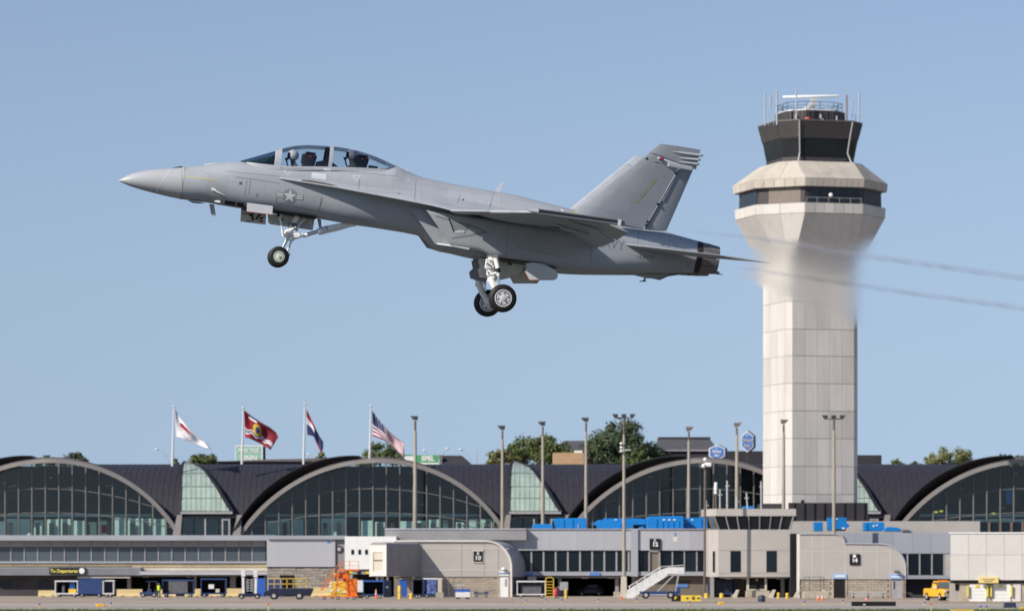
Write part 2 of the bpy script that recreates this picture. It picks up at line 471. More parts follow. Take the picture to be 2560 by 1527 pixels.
for ci, cx in enumerate(centres):
    # concrete rib, running forward to a point at the crown
    out_, in_ = arch_pts(cx, 0, 40, YT - 2.6, YT), arch_pts(cx, -10.5, 40, YT - 2.6, YT)
    m = MB()
    rings = []
    for i, (a, b) in enumerate(zip(out_, in_)):
        d = Vector((0, 1.0, 0)); rings.append([a, a + d, b + d, b])
    rib = m.loft(rings).build('arch_rib', 'rib_concrete', term, smooth=True, angle=30)
    # roof edge standing above the rib on the sheltered side, brown roof top beyond it
    o0, o1 = arch_pts(cx, 2, 26, YT + 0.6, YT + 1.6, -1.0, -0.10), []
    for i in range(27):
        t = i / 26; off = 6 + 16 * math.sin(math.pi * min(1, t * 0.93 + 0.05)) ** 0.8
        o1.append(arch_pts(cx - 5, off, 26, YT - 2.6, YT - 0.6, -1.0, -0.10)[i])
    m = MB(); m.loft([[a, b, b + Vector((0, 0.3, 0.12)), a + Vector((0, 4.5, 0.3))] for a, b in zip(o0, o1)])
    m.build('roof_edge', 'copper_edge', term, smooth=True)
    o0, o1 = arch_pts(cx, 0.5, 40, YT + 0.2, YT + 1.2, -1.0, 1.0), arch_pts(cx, 4, 40, YT + 25, YT + 25, -1.0, 1.0)
    m = MB(); m.loft([[a, b, b + Vector((0, 0, -0.4)), a + Vector((0, 0, -0.4))] for a, b in zip(o0, o1)]).build('arch_roof', 'roof_brown', term, smooth=True)
    # glass wall: mullions, two curved transoms, single panes
    GYD = YT + 0.5
    step = 33.6; n = 20; base = 1342.0
    def top_at(px): 
        dx = px - cx - 6
        if abs(dx) >= HWPX - 16: return base
        return arch_y(dx, -10.5)
    def tr(px, k):
        dx = (px - cx) / HWPX
        return (1221 + 62 * dx * dx * 1.15, 1281 + 42 * dx * dx)[k]
    xs_m = [cx - step * n / 2 + step * k for k in range(n + 1)]
    if ci == 2: xs_m = [x for x in xs_m if x < 1960]
    for px in xs_m:
        ty = top_at(px)
        if ty < base - 6 and -30 < px < 2600:
            wbox('mullion', px - 1.3, ty - 2, px + 1.3, base, GYD - 0.25, 0.45, 'mullion', rib)
    for px0, px1 in zip(xs_m, xs_m[1:]):
        if px1 < -5 or px0 > 2570: continue
        sub = [px0 + 1.6 + (px1 - px0 - 3.2) * k / 3 for k in range(4)]
        t_ = [max(top_at(p) - 1, 0) for p in sub]
        lv = []
        l0 = [min(t, base) for t in t_]
        l1 = [max(a, tr(p, 0)) for p, a in zip(sub, l0)]
        l2 = [max(a, tr(p, 1)) for p, a in zip(sub, l1)]
        lv = [l0, l1, l2, [base] * 4]
        for u, d_ in zip(lv, lv[1:]):
            if max(b - a for a, b in zip(u, d_)) < 3: continue
            pts = [P(p, a + (0.8 if a > l0[i] + 0.5 else 0), GYD) for i, (p, a) in enumerate(zip(sub, u))] + [P(p, b - 0.8, GYD) for p, b in reversed(list(zip(sub, d_)))]
            MB().add(pts, [tuple(range(8))]).build('glass_pane', 'arch_glass', rib)
    for k in (0, 1):
        pts = [(px, tr(px, k)) for px in [xs_m[0] + (xs_m[-1] - xs_m[0]) * i / 40 for i in range(41)] if tr(px, k) > top_at(px) + 1 and -30 < px < 2600]
        if len(pts) > 2:
            m = MB(); m.tube([P(a, b, GYD - 0.05) for a, b in pts], 0.055, 6); m.build('transom', 'mullion', rib)
    # counters and notice boards standing inside
    rr = random.Random(20 + ci)
    if ci != 2:
        for k in range(n):
            px = xs_m[0] + step * k if k < len(xs_m) else None
            if px is None or px < -30 or px > 2600 or top_at(px + 16) > 1285: continue
            if rr.random() < 0.96:
                wbox('counter', px + rr.uniform(1, 6), 1297 + rr.uniform(-3, 8), px + rr.uniform(28, 34), 1342, GYD + 3.0 + rr.random(), 0.3, 'counter_white' if rr.random() < 0.85 else 'hall_inside', term)
            if rr.random() < 0.4:
                wbox('hall_door', px + 10, 1306, px + 20, 1342, GYD + 2.6, 0.2, 'shade_wall', term)
        wbox('gallery_edge', max(xs_m[2], -30), 1284, min(xs_m[-3], 2600), 1291, GYD + 7, 0.4, 'counter_white', term)
    for k in range(8):
        px = cx + rr.uniform(-200, 200); py = rr.uniform(1180, 1270)
        if -20 < px < 2580: wbox('ceiling_light', px, py, px + rr.uniform(5, 11), py + 2, GYD + rr.uniform(4, 12), 0.3, 'counter_white', term)
wbox('red_notice', 252, 1311, 269, 1332, YT + 2.2, 0.2, mat('notice_red', (0.28, 0.02, 0.02)), term)
wbox('hanging_banner', 2515, 1222, 2530, 1258, YT + 3.5, 0.2, 'unit_blue', term)
for px, py in ((2340, 1279), (2353, 1277), (2484, 1283)):
    MB().sphere(P(px, py, YT + 3), 0.24, 10, 6, (1.2, 1, 0.6)).build('hall_lamp', mat('hall_lamp_yellow', (0.9, 0.8, 0.1), var=0, emis=0.6), term, smooth=True)
# green glazed gores between the vaults, with the lower glass wall under them
def gore_edge(y):   # pixel offset of the right-hand edge from the left one, by pixel height
    return interp([(1152, 10), (1156, 24), (1167, 48), (1183, 62), (1220, 88), (1245, 102), (1278, 122)], y)
def gore_left(y): return interp([(1152, 10), (1165, 5), (1200, 2), (1278, 0)], y)
def gY(py):         # depth of the sloping glass
    return interp([(1150, YT + 14.0), (1165, YT + 9.5), (1185, YT + 6.2), (1220, YT + 3.0), (1250, YT + 1.4), (1278, YT + 0.5)], py)
for gi, gx in enumerate((453, 1275, 2074)):
    go = MB().loft([[P(gx + gore_left(y), y, gY(y)), P(gx + gore_edge(y), y, gY(y)), P(gx + gore_edge(y), y, gY(y) + 0.25), P(gx + gore_left(y), y, gY(y) + 0.25)] for y in (1152, 1156, 1167, 1183, 1200, 1220, 1245, 1262, 1278)]).build('gore_frame', 'green_bar', term)
    rows = [1153, 1183, 1216, 1245, 1277]
    for y0, y1 in zip(rows, rows[1:]):
        k = 0
        while True:
            a = gx + k * 12.4; b = a + 12.4; k += 1
            ymid = [y0 + (y1 - y0) * i / 4 for i in range(5)]
            if a > gx + gore_edge(y1): break
            L, Rr = [], []
            for y in ymid:
                l, r_ = max(a + 0.5, gx + gore_left(y) + 0.5), min(b - 0.5, gx + gore_edge(y) - 0.5)
                if r_ > l + 0.3: L.append(P(l, y + (0.8 if y == y0 else -0.8 if y == y1 else 0), gY(y) - 0.10)); Rr.append(P(r_, y + (0.8 if y == y0 else -0.8 if y == y1 else 0), gY(y) - 0.10))
            if len(L) < 2: continue
            MB().loft([[a_, b_] for a_, b_ in zip(L, Rr)], closed=False).build('gore_pane', 'green_pane', go)
    for fn, sgn in ((gore_left, -1), (gore_edge, 1)):
        m = MB(); m.loft([[P(gx + fn(y), y, gY(y) - 0.25), P(gx + fn(y) + sgn * w_, y, gY(y) - 0.15), P(gx + fn(y) + sgn * w_, y, gY(y) + 0.6), P(gx + fn(y), y, gY(y) + 0.3)] for y, w_ in ((1151, 4), (1156, 7), (1167, 8), (1183, 8), (1220, 9), (1245, 9), (1278, 10))])
        m.build('gore_edge', 'copper_edge', term)
    # sill, header and the recessed doors under the gore
    wbox('gore_sill', gx - 2, 1278, gx + 128, 1284, YT + 0.1, 0.8, 'frame_grey', term)
    wbox('gore_header', gx, 1284, gx + 140, 1294, YT + 0.4, 0.6, 'copper_edge', term)
    for k in range(4):
        wbox('lower_pane', gx + 2 + k * 31, 1295, gx + 31 + k * 31, 1342, YT + 0.8, 0.06, 'arch_glass', term)
    for px in (gx + 58, gx + 101, gx + 118):
        wbox('door_frame', px, 1296, px + 4, 1342, YT + 0.5, 0.3, 'frame_grey', term)
    wbox('door_head', gx + 101, 1296, gx + 122, 1300, YT + 0.52, 0.3, 'frame_grey', term)
    for px in (gx - 12, gx + 138):
        MB().prism([P(px - 10, 1338, YT - 0.6), P(px + 10, 1338, YT - 0.6), P(px + 14, 1286, YT - 0.2), P(px + 2, 1286, YT - 0.2)], (0, 1.2, 0)).build('arch_footing', 'rib_concrete', term)

# ================================================================ control tower
YW = 505.0; S = F / YW
TC = Vector((X(2025, YW), YW, 0))
tower = empty('control_tower', TC, 'tall pale concrete air traffic control tower with flared head and dark cab', 'control tower')
TA = R(16)
ca, sa = math.cos(TA), math.sin(TA)
def oct_pts(py, H, h):
    """eight corners (photo pixels as the unit) of a chamfered square, front face first, at one height"""
    H, h = H / S, h / S; z = Z(py, YW)
    loc = [(-h, -H), (h, -H), (H, -h), (H, h), (h, H), (-h, H), (-H, h), (-H, -h)]
    return [Vector((TC.x + x * ca - y * sa, TC.y + x * sa + y * ca, z)) for x, y in loc]
def tband(name, py0, H0, h0, py1, H1, h1, m, parent=tower):
    a, b = oct_pts(py0, H0, h0), oct_pts(py1, H1, h1)
    return MB().loft([b, a]).build(name, m, parent)
def tpanels(name, py0, H0, h0, py1, H1, h1, m, parent, cols=(5, 1, 4, 1, 0, 0, 3, 1), th=0.035, gap=0.045, faces=(0, 1, 6, 7)):
    a, b = oct_pts(py0, H0, h0), oct_pts(py1, H1, h1)
    for f in faces:
        n = cols[f]
        t0, t1, b0, b1 = a[f], a[(f+1) % 8], b[f], b[(f+1) % 8]
        nrm = (t1 - t0).cross(b0 - t0).normalized()
        cen = (t0 + t1 + b0 + b1) / 4 - TC; cen.z = 0
        if nrm.dot(cen) < 0: nrm = -nrm
        for k in range(n):
            u0, u1 = k / n, (k + 1) / n
            q = [t0.lerp(t1, u0), t0.lerp(t1, u1), b0.lerp(b1, u1), b0.lerp(b1, u0)]
            c = sum(q, Vector()) / 4
            q = [p + (c - p).normalized() * gap for p in q]
            MB().prism([p - nrm * 0.02 for p in q], nrm * (th + 0.02)).build(name, m, parent)
shaft_core = tband('shaft', 672, 95, 81, 1320, 95, 81, 'tower_joint')
ys = [672, 694, 761, 829, 895, 963, 1031, 1099, 1168, 1237, 1276]
for y0, y1 in zip(ys, ys[1:]):
    tpanels('facade_panel', y0, 95, 81, y1, 95, 81, 'tower_concrete', shaft_core)
fl = tband('head_flare', 548, 170, 76, 674, 95.5, 81, 'tower_joint')
tpanels('flare_panel', 548, 170, 76, 674, 95.5, 81, 'tower_concrete', fl, cols=(6, 2, 4, 1, 0, 0, 2, 2))
pa = tband('head_parapet', 523, 172, 76, 548, 170.5, 76, 'tower_joint')
tpanels('parapet_panel', 523, 172, 76, 548, 170.5, 76, 'tower_concrete', pa, cols=(6, 2, 4, 1, 0, 0, 2, 2))
wb = tband('head_storey', 482, 161, 74, 524, 162, 74, 'tower_dark')
tpanels('head_window', 484, 161.5, 66, 522, 162.5, 66, 'tower_glass', wb, cols=(4, 1, 1, 1, 0, 0, 1, 1), faces=(0,), th=0.04)
a, b = oct_pts(484, 161, 74), oct_pts(522, 162, 74)
for f, mname, u0, u1 in ((7, 'tower_brown', 0.22, 0.92), (1, 'tower_dark', 0.1, 0.9), (6, 'tower_glass', 0.1, 0.9)):
    t0, t1, b0, b1 = a[f], a[(f+1) % 8], b[f], b[(f+1) % 8]
    nrm = (t1 - t0).cross(b0 - t0).normalized(); cen = (t0 + b1) / 2 - TC; cen.z = 0
    if nrm.dot(cen) < 0: nrm = -nrm
    MB().prism([t0.lerp(t1, u0), t0.lerp(t1, u1), b0.lerp(b1, u1), b0.lerp(b1, u0)], nrm * 0.06).build('head_wall_panel', mname, wb)
q = oct_pts(510, 169, 72)
MB().bar(q[0], q[1], 0.05).build('balcony_rail', 'antenna_grey', wb)
for k in range(6):
    p = q[0].lerp(q[1], k / 5); MB().bar(p, p - Vector((0, 0, 0.8)), 0.04).build('balcony_post', 'antenna_grey', wb)
p = oct_pts(503, 167, 72); MB().sphere(p[0].lerp(p[1], 0.45) , 0.28, 10, 8).build('balcony_camera', 'white_metal', wb, smooth=True)
fa = tband('cornice', 463, 177, 77, 483, 175, 77, 'tower_joint')
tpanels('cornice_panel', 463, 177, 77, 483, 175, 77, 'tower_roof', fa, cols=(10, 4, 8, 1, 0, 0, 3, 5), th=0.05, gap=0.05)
rf = tband('head_roof', 415, 108, 74, 463, 176, 76.5, 'tower_joint')
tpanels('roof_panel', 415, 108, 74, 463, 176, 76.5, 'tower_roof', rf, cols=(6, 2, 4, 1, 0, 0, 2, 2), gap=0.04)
cab = tband('cab_base', 402, 94, 60, 416, 95, 60, 'tower_dark')
cb = tband('cab', 357, 102, 64, 403, 94, 60, 'tower_dark')
tpanels('cab_window', 357, 102, 64, 403, 94, 60, 'tower_glass', cb, cols=(3, 2, 3, 1, 0, 0, 1, 2), th=0.04, gap=0.08)
cr = tband('cab_roof', 315, 113, 69, 357, 103, 64.5, 'tower_dark')
tband('cab_roof_rim', 312, 114, 69, 315.5, 114, 69, mat('tower_rim', (0.12, 0.11, 0.11), rough=0.6))
tpanels('cab_roof_panel', 317, 113, 69, 356, 103.5, 64.5, 'tower_dark', cr, cols=(1, 1, 1, 1, 0, 0, 1, 1), th=0.04, gap=0.06)
for f0 in (0, 1):
    e = [oct_pts(316, 115, 70)[f0], oct_pts(357, 105, 66)[f0], oct_pts(392, 98, 63)[f0], oct_pts(416, 106, 70)[f0]]
    MB().tube(e, 0.10, 6).build('cab_conduit', 'antenna_grey', cb)
ph = tband('penthouse', 285, 78, 40, 313, 78, 40, 'tower_dark')
for f in (0, 7):
    a_, b_ = oct_pts(285, 78.5, 40), oct_pts(313, 78.5, 40)
    for k in range(5):
        u = k / 5 + 0.1; MB().bar(a_[f].lerp(a_[(f+1) % 8], u), b_[f].lerp(b_[(f+1) % 8], u), 0.10).build('penthouse_rib', 'shade_wall', ph)
tband('penthouse_rim', 282, 74, 38, 285.5, 74, 38, 'white_metal')
MB().lathe(Vector((TC.x, TC.y, Z(284, YW))), (0, 0, 1), [(0, 3.0), (0.25, 2.8), (0.5, 1.2), (0.6, 0.3)], 24).build('penthouse_cap', 'antenna_grey', tower, smooth=True)
q0, q1, q2 = oct_pts(263, 72, 36), oct_pts(272, 72, 36), oct_pts(283, 72, 36)
for i in range(8):
    MB().bar(q0[i], q0[(i+1) % 8], 0.06).build('roof_rail', 'shade_wall', tower); MB().bar(q1[i], q1[(i+1) % 8], 0.05).build('roof_rail', 'shade_wall', tower)
    for u in (0, 0.5):
        MB().bar(q0[i].lerp(q0[(i+1) % 8], u), q2[i].lerp(q2[(i+1) % 8], u), 0.06).build('rail_post', 'shade_wall', tower)
rp = Vector((TC.x + 0.3, TC.y, 0))
m = MB(); m.tube([rp + Vector((-1.3, 0, Z(279, YW))), rp + Vector((-0.6, 0, Z(272, YW))), rp + Vector((0, 0, Z(262, YW)))], [0.15, 0.4, 0.35], 10)
m.tube([rp + Vector((0, 0, Z(280, YW))), rp + Vector((0, 0, Z(246, YW)))], [0.3, 0.22], 10).cbox(rp + Vector((0.2, -0.2, Z(260, YW))), (0.7, 0.6, 0.7)).cbox(rp + Vector((0.35, -0.1, Z(250, YW))), (0.6, 0.4, 0.35))
m.build('radar_pedestal', 'antenna_grey', tower)
aL, aR = P(1957, 243.5, YW), P(2098, 240, YW)
d = (aR - aL)
MB().tube([aL, aL + d * 0.02, aL + d * 0.5, aL + d * 0.98, aR], [0.10, 0.19, 0.2, 0.16, 0.08], 10).build('radar_antenna', 'white_metal', tower, smooth=True)
MB().sphere(P(2019, 297.5, YW - 4.3), 0.42, 12, 8, (1.05, 0.8, 0.55)).build('obstruction_lamp', 'red_paint', tower, smooth=True)
MB().sphere(P(1949, 305.5, YW - 4.6), 0.20, 10, 6, (0.9, 0.9, 1.2)).build('roof_floodlight', 'cream_band', tower, smooth=True)
for px, y0, y1, w, dy, mm in ((1912.5,235,315,3.6,-2,'antenna_grey'),(1942,226,313,4.2,-5,'antenna_grey'),(1926,240,268,4.0,3,'antenna_grey'),(1927,268,315,1.5,3,'antenna_grey'),(1958,238,284,2.2,2,'antenna_grey'),(1991,225,312,3.6,-6,'antenna_grey'),
                             (2067,245,284,2.4,3,'antenna_grey'),(2116.5,238,313,4.6,-3,mat('antenna_rust',(0.28,0.19,0.16))),(2118,226,240,1.6,-3,'antenna_grey'),(2131,247,272,3.4,2,'antenna_grey'),(2131,272,314,1.4,2,'antenna_grey'),(2148,230,314,4.0,0,'antenna_grey'),
                             (1921,290,315,1.2,-3,'antenna_grey'),(1934,286,314,1.2,-4,'antenna_grey'),(2137,300,315,1.6,-2,'antenna_grey'),(2139,285,303,1.2,-2,'antenna_grey')):
    MB().tube([P(px, y1, YW + dy), P(px, y0, YW + dy)], w / 2 / S, 8).build('whip_antenna', mm, tower, smooth=True)
for px, py, w, h in ((2049, 286, 5, 10), (2054, 297, 5, 14), (2090, 290, 3.5, 20), (1987, 286, 4, 26)):
    wbox('roof_conduit', px, py, px + w, py + h, YW - 4.3, 0.3, 'antenna_grey', tower)
# dark enclosure round the foot of the tower
foot = empty('plant_enclosure', P(2040, 1420, YW - 6).xyz * 1.0, 'black screen wall round the foot of the control tower', 'enclosure')
foot.location.z = 0
gbox('screen_wall', 1972, 1256, 2170, YW - 6.5, 13, 'far_dark_wall', foot)
gbox('screen_return', 1905, 1258, 1971, YW - 4.5, 10, 'shade_wall', foot)
for k in range(8):
    wbox('screen_post', 1985 + k * 25, 1257, 1988 + k * 25, 1306, YW - 6.62, 0.1, 'recess_black', foot)
wbox('screen_light', 2003, 1249, 2011, 1257, YW - 6.2, 0.4, 'sign_black', foot)
# ================================================================ concourse buildings in front of the terminal
def bld(name, px, Y, label, cat='building', group=None):
    return empty(name, (X(px, Y), Y, 0), label, cat, group)
# ---- left concourse: two storeys, glazed band above a dark ground floor
YL = 500.0
lc = bld('west_concourse', 300, YL, 'low grey concourse at the left with a long window band and black sign')
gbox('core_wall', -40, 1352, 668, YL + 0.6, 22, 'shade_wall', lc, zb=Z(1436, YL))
wbox('roof_fascia', -40, 1337, 690, 1350, YL - 0.8, 23, 'fascia_blue_grey', lc)
panels('upper_panel', -40, 1350, 664, 1367, YL + 0.5, 21, 1, 'panel_grey', lc, th=0.08)
panels('window_pane', -40, 1368, 664, 1402, YL + 0.5, 21, 1, 'grey_glass', lc, th=0.03, gap=0.02)
for k in range(21):
    px = -40 + 704 * k / 21
    wbox('window_post', px - 1.2, 1368, px + 1.2, 1402, YL + 0.38, 0.12, 'frame_grey', lc)
wbox('window_sill', -40, 1402, 668, 1407, YL + 0.1, 0.5, 'fascia_blue_grey', lc)
panels('spandrel', -40, 1407.5, 668, 1417, YL + 0.4, 10, 1, 'tan_band', lc, th=0.1, gap=0.03)
wbox('lower_ledge', 350, 1418, 668, 1426, YL + 0.2, 0.6, 'cream_band', lc)
wbox('canopy', 350, 1427, 675, 1436, YL - 1.8, 2.4, 'fascia_light', lc)
wbox('sign_canopy', -40, 1417, 352, 1437, YL - 1.2, 1.8, 'fascia_light', lc)
sg = MB()
for k in range(130):
    px = -38 + 390 * k / 130; sg.box(X(px, YL - 1.2), X(px + 1.2, YL - 1.2), YL - 1.26, YL - 1.2, Z(1436, YL - 1.2), Z(1418, YL - 1.2))
o = sg.build('canopy_ribs', 'frame_grey', lc); o['kind'] = 'stuff'
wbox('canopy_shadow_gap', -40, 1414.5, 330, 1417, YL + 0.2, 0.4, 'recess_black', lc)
wbox('sign_board', 124, 1418, 214, 1434.5, YL - 1.5, 0.2, 'sign_black', lc)
sign_text('To Departures', 160, 1426.5, YL - 1.54, 8.5, 'sign_pale_yellow', lc, sx=0.95, off=0.02)
MB().lathe(P(204.5, 1426, YL - 1.5), (0, -1, 0), [(0, 0.36), (0.05, 0.36)], 20).build('sign_roundel', 'sign_white', lc, smooth=True)
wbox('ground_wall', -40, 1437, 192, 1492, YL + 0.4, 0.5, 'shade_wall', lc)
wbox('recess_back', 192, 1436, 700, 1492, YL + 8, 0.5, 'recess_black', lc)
for px in (5, 105): wbox('ground_window', px - 8, 1450, px + 22, 1468, YL + 0.34, 0.06, 'dark_glass', lc)
for px, w in ((318, 9), (485, 6), (575, 14), (660, 8)): wbox('pillar', px, 1436, px + w, 1492, YL + 2.0, 0.8, 'panel_grey', lc)
wbox('dock_canopy', 193, 1440, 325, 1444, YL - 1.0, 1.6, 'cream_band', lc)
# ---- blue grey block with split-stone base
YB = 497.0
gb = bld('stair_block', 760, YB, 'blank blue-grey block on a rough split-stone base beside the white boarding room')
gbox('core_wall', 668, 1348, 862, YB + 0.3, 20, 'panel_grey', gb)
wbox('facade_panel', 667, 1347, 838, 1416, YB, 0.4, 'fascia_light', gb)
wbox('facade_return', 839, 1347, 866, 1416, YB + 0.25, 0.3, 'panel_grey', gb)
wbox('panel_joint', 668, 1416, 838, 1418.5, YB + 0.15, 0.2, 'recess_black', gb)
bricks(670, 1419, 838, 1492, YB + 0.28, 1.0, 0.36, 'split_block', gb, th=0.10, seed=3)
wbox('roof_edge', 668, 1338, 868, 1347, YB - 0.3, 20, 'fascia_blue_grey', gb)
MB().lathe(P(848, 1372, YB + 0.2), (0, -1, 0), [(0, 0.46), (0.08, 0.46), (0.09, 0.3), (0.04, 0.28), (0.04, 0.0)], 20).build('round_vent', 'lamp_dark', gb, smooth=True)
MB().lathe(P(848, 1372, YB + 0.15), (0, -1, 0), [(0, 0.26), (0.05, 0.24)], 16).build('vent_hub', 'fascia_light', gb, smooth=True)
wbox('arrow_sign', 818, 1350, 826, 1357, YB - 0.03, 0.03, 'sign_blue', gb)
# ---- white boarding room and the gate-10 jet bridge
YJ = 486.0
wr = bld('boarding_room', 915, YJ, 'bright white boxy boarding room with three small square windows on dark legs')
wbox('room_wall', 862, 1340, 990, 1422, YJ, 7, 'white_metal', wr)
for px in (878, 895.5, 912.5): wbox('small_window', px, 1373, px + 7, 1385, YJ - 0.04, 0.06, 'dark_glass', wr)
wbox('striped_beam', 872, 1426, 975, 1434, YJ + 0.3, 0.5, 'frame_grey', wr)
for k in range(5): wbox('hazard_stripe', 872 + k * 21, 1426.5, 882 + k * 21, 1433.5, YJ + 0.26, 0.04, 'sign_yellow' if k % 2 == 0 else 'sign_black', wr)
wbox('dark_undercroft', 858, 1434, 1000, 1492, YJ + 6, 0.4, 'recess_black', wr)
for px in (872, 950): gbox('leg', px, 1432, px + 9, YJ + 2, 0.6, 'frame_grey', wr)
# gate 10 building: long front wall ending in a quarter-round, its curved roof running back
Y10 = 486.0
g10 = bld('gate_building', 1150, Y10, 'pale gate building marked B 10 with a rounded right-hand end and block base')
def round_end(x0, ytop, xr, yr, ybot, n=14):
    """outline of a wall whose right end drops in an elliptic quarter round"""
    pts = [(x0, ybot), (x0, ytop)]
    for i in range(n + 1):
        a = math.pi / 2 * i / n; pts.append((xr[0] + (xr[1] - xr[0]) * math.sin(a), ytop + (yr - ytop) * (1 - math.cos(a))))
    pts.append((xr[1], ybot)); return pts
out = round_end(985, 1352, (1215, 1279), 1418, 1441)
MB().prism([P(a, b, Y10) for a, b in out], (0, 0.5, 0)).build('front_wall', 'panel_beige', g10)
rim = [P(a, b, Y10 - 0.12) for a, b in out[1:-1]] + [P(1279, 1492, Y10 - 0.12)]
MB().tube(rim, 0.14, 6).build('wall_rim', 'panel_white', g10)
ext = Vector((1.75, 8.0, 0))
m = MB(); m.loft([[P(a, b, Y10 + 0.5), P(a, b, Y10 + 0.5) + ext] for a, b in out[1:]], closed=False)
m.build('curved_roof', 'fascia_blue_grey', g10, smooth=True)
MB().prism([P(985, 1441, Y10 + 0.2), P(1279, 1441, Y10 + 0.2), P(1279, 1490.8, Y10 + 0.2), P(985, 1490.8, Y10 + 0.2)], (0, 0.3, 0)).build('base_wall', 'mortar', g10)
m = MB(); q0, q1 = P(1279, 1441, Y10 + 0.5), P(1279, 1490.8, Y10 + 0.5); m.add([q0, q0 + ext, q1 + ext, q1], [(0, 1, 2, 3)]); m.build('side_wall', 'shade_wall', g10)
bricks(1000, 1442, 1279, 1491, Y10 + 0.2, 0.8, 0.3, 'block_wall', g10, th=0.07, seed=5, skip=((X(1249, Y10), X(1272, Y10)),))
for py in (1370, 1424): wbox('wall_joint', 990, py, 1272 if py < 1400 else 1279, py + 1.4, Y10 - 0.04, 0.05, 'panel_white', g10)
for px in (1054, 1153, 1210, 1245): wbox('wall_joint', px, 1354 if px < 1240 else 1362, px + 1.0, 1440, Y10 - 0.025, 0.03, 'panel_grey', g10)
wbox('gate_sign', 1184, 1377, 1206, 1404, Y10 - 0.1, 0.1, 'sign_black', g10)
sign_text('B', 1195, 1382.5, Y10 - 0.12, 7, 'sign_white', g10, off=0.01)
sign_text('10', 1195, 1394, Y10 - 0.12, 11, 'sign_white', g10, off=0.02)
wbox('sign_frame', 1182, 1374.5, 1208, 1377, Y10 - 0.12, 0.1, 'panel_white', g10); wbox('sign_frame', 1182, 1404, 1208, 1406, Y10 - 0.12, 0.1, 'panel_white', g10)
for px in (1244, 1271.5): wbox('door_jamb', px, 1442, px + 5, 1491, Y10 + 0.06, 0.2, 'block_wall', g10)
wbox('door', 1250, 1442, 1271, 1491.5, Y10 - 0.02, 0.2, 'white_metal', g10); wbox('door_window', 1262, 1446, 1267, 1465, Y10 - 0.06, 0.04, 'frame_grey', g10)
wbox('door_sign', 1247, 1427, 1272, 1431, Y10 - 0.08, 0.06, 'sign_white', g10); wbox('door_sign', 1247, 1431.5, 1272, 1434, Y10 - 0.08, 0.06, 'sign_blue', g10); wbox('door_sign', 1247, 1434.5, 1272, 1438, Y10 - 0.08, 0.06, 'sign_white', g10)
MB().sphere(P(1259, 1421.5, Y10 - 0.3), 0.26, 12, 8, (1.1, 1, 0.8)).build('door_lamp', 'white_metal', g10, smooth=True)
wbox('roof_storey', 962, 1322, 1316, 1349, Y10 + 7, 14, 'panel_grey', g10); wbox('roof_storey_edge', 962, 1320, 1316, 1323, Y10 + 6.9, 14, 'fascia_light', g10)
# jet bridge reaching forward and left from the wall; its sunlit end faces left
jb_ = empty('jet_bridge', P(1050, 1440, Y10 - 1) * 1.0, 'grey jet bridge pointing away from gate B 10 with a pale framed end', 'jet bridge')
jb_.location.z = 0
beta = R(63); dl = Vector((-math.cos(beta), -math.sin(beta), 0)); dn = Vector((math.sin(beta), -math.cos(beta), 0))
c0 = P(1052, 1440, Y10 - 0.05); c0.z = 0
zt_, zb_ = Z(1355, 482), Z(1440, 482)
L_, W_ = 8.6, 2.4
def jq(u, w, z): return c0 + dl * u - dn * w + Vector((0, 0, z))
m = MB()
secs = []
for u in (0, L_):
    secs.append([jq(u, 0, zb_), jq(u, 0, zt_ - 0.5), jq(u, 0.12, zt_ - 0.15), jq(u, 0.5, zt_), jq(u, W_ - 0.5, zt_), jq(u, W_ - 0.12, zt_ - 0.15), jq(u, W_, zt_ - 0.5), jq(u, W_, zb_)])
m.loft(secs); m.build('tunnel', 'panel_grey', jb_)
def jface(name, w0, w1, z0, z1, d, mm):
    q = [jq(L_ + 0.02, w0, z0), jq(L_ + 0.02, w1, z0), jq(L_ + 0.02, w1, z1), jq(L_ + 0.02, w0, z1)]
    MB().prism(q, dl * d).build(name, mm, jb_)
jface('end_frame', 0.02, 0.55, zb_ + 0.05, zt_ - 0.35, 0.12, 'panel_white'); jface('end_frame', W_ - 0.55, W_ - 0.02, zb_ + 0.05, zt_ - 0.35, 0.12, 'panel_white')
jface('end_header', 0.55, W_ - 0.55, zt_ - 1.2, zt_ - 0.35, 0.12, 'panel_white'); jface('end_sill', 0.55, W_ - 0.55, zb_ + 0.05, zb_ + 0.7, 0.12, 'panel_white')
jface('end_door', 0.6, W_ - 0.6, zb_ + 0.7, zt_ - 1.2, 0.04, 'cream_band'); jface('door_bar', 0.55, W_ - 0.55, zb_ + 1.9, zb_ + 2.0, 0.10, 'lamp_dark')
for u in (1.0, 3.2, 5.4, 7.4):
    q = [jq(u, -0.005, zb_ + 0.1), jq(u + 0.05, -0.005, zb_ + 0.1), jq(u + 0.05, -0.005, zt_ - 0.5), jq(u, -0.005, zt_ - 0.5)]
    MB().prism(q, dn * 0.03).build('side_rib', 'frame_grey', jb_)
for u, w in ((1.2, 0.4), (7.6, 0.5), (7.6, 1.9)):
    b_ = jq(u, w, 0); MB().tube([b_, b_ + Vector((0, 0, zb_))], 0.16, 10).build('support_leg', 'panel_white', jb_, smooth=True)
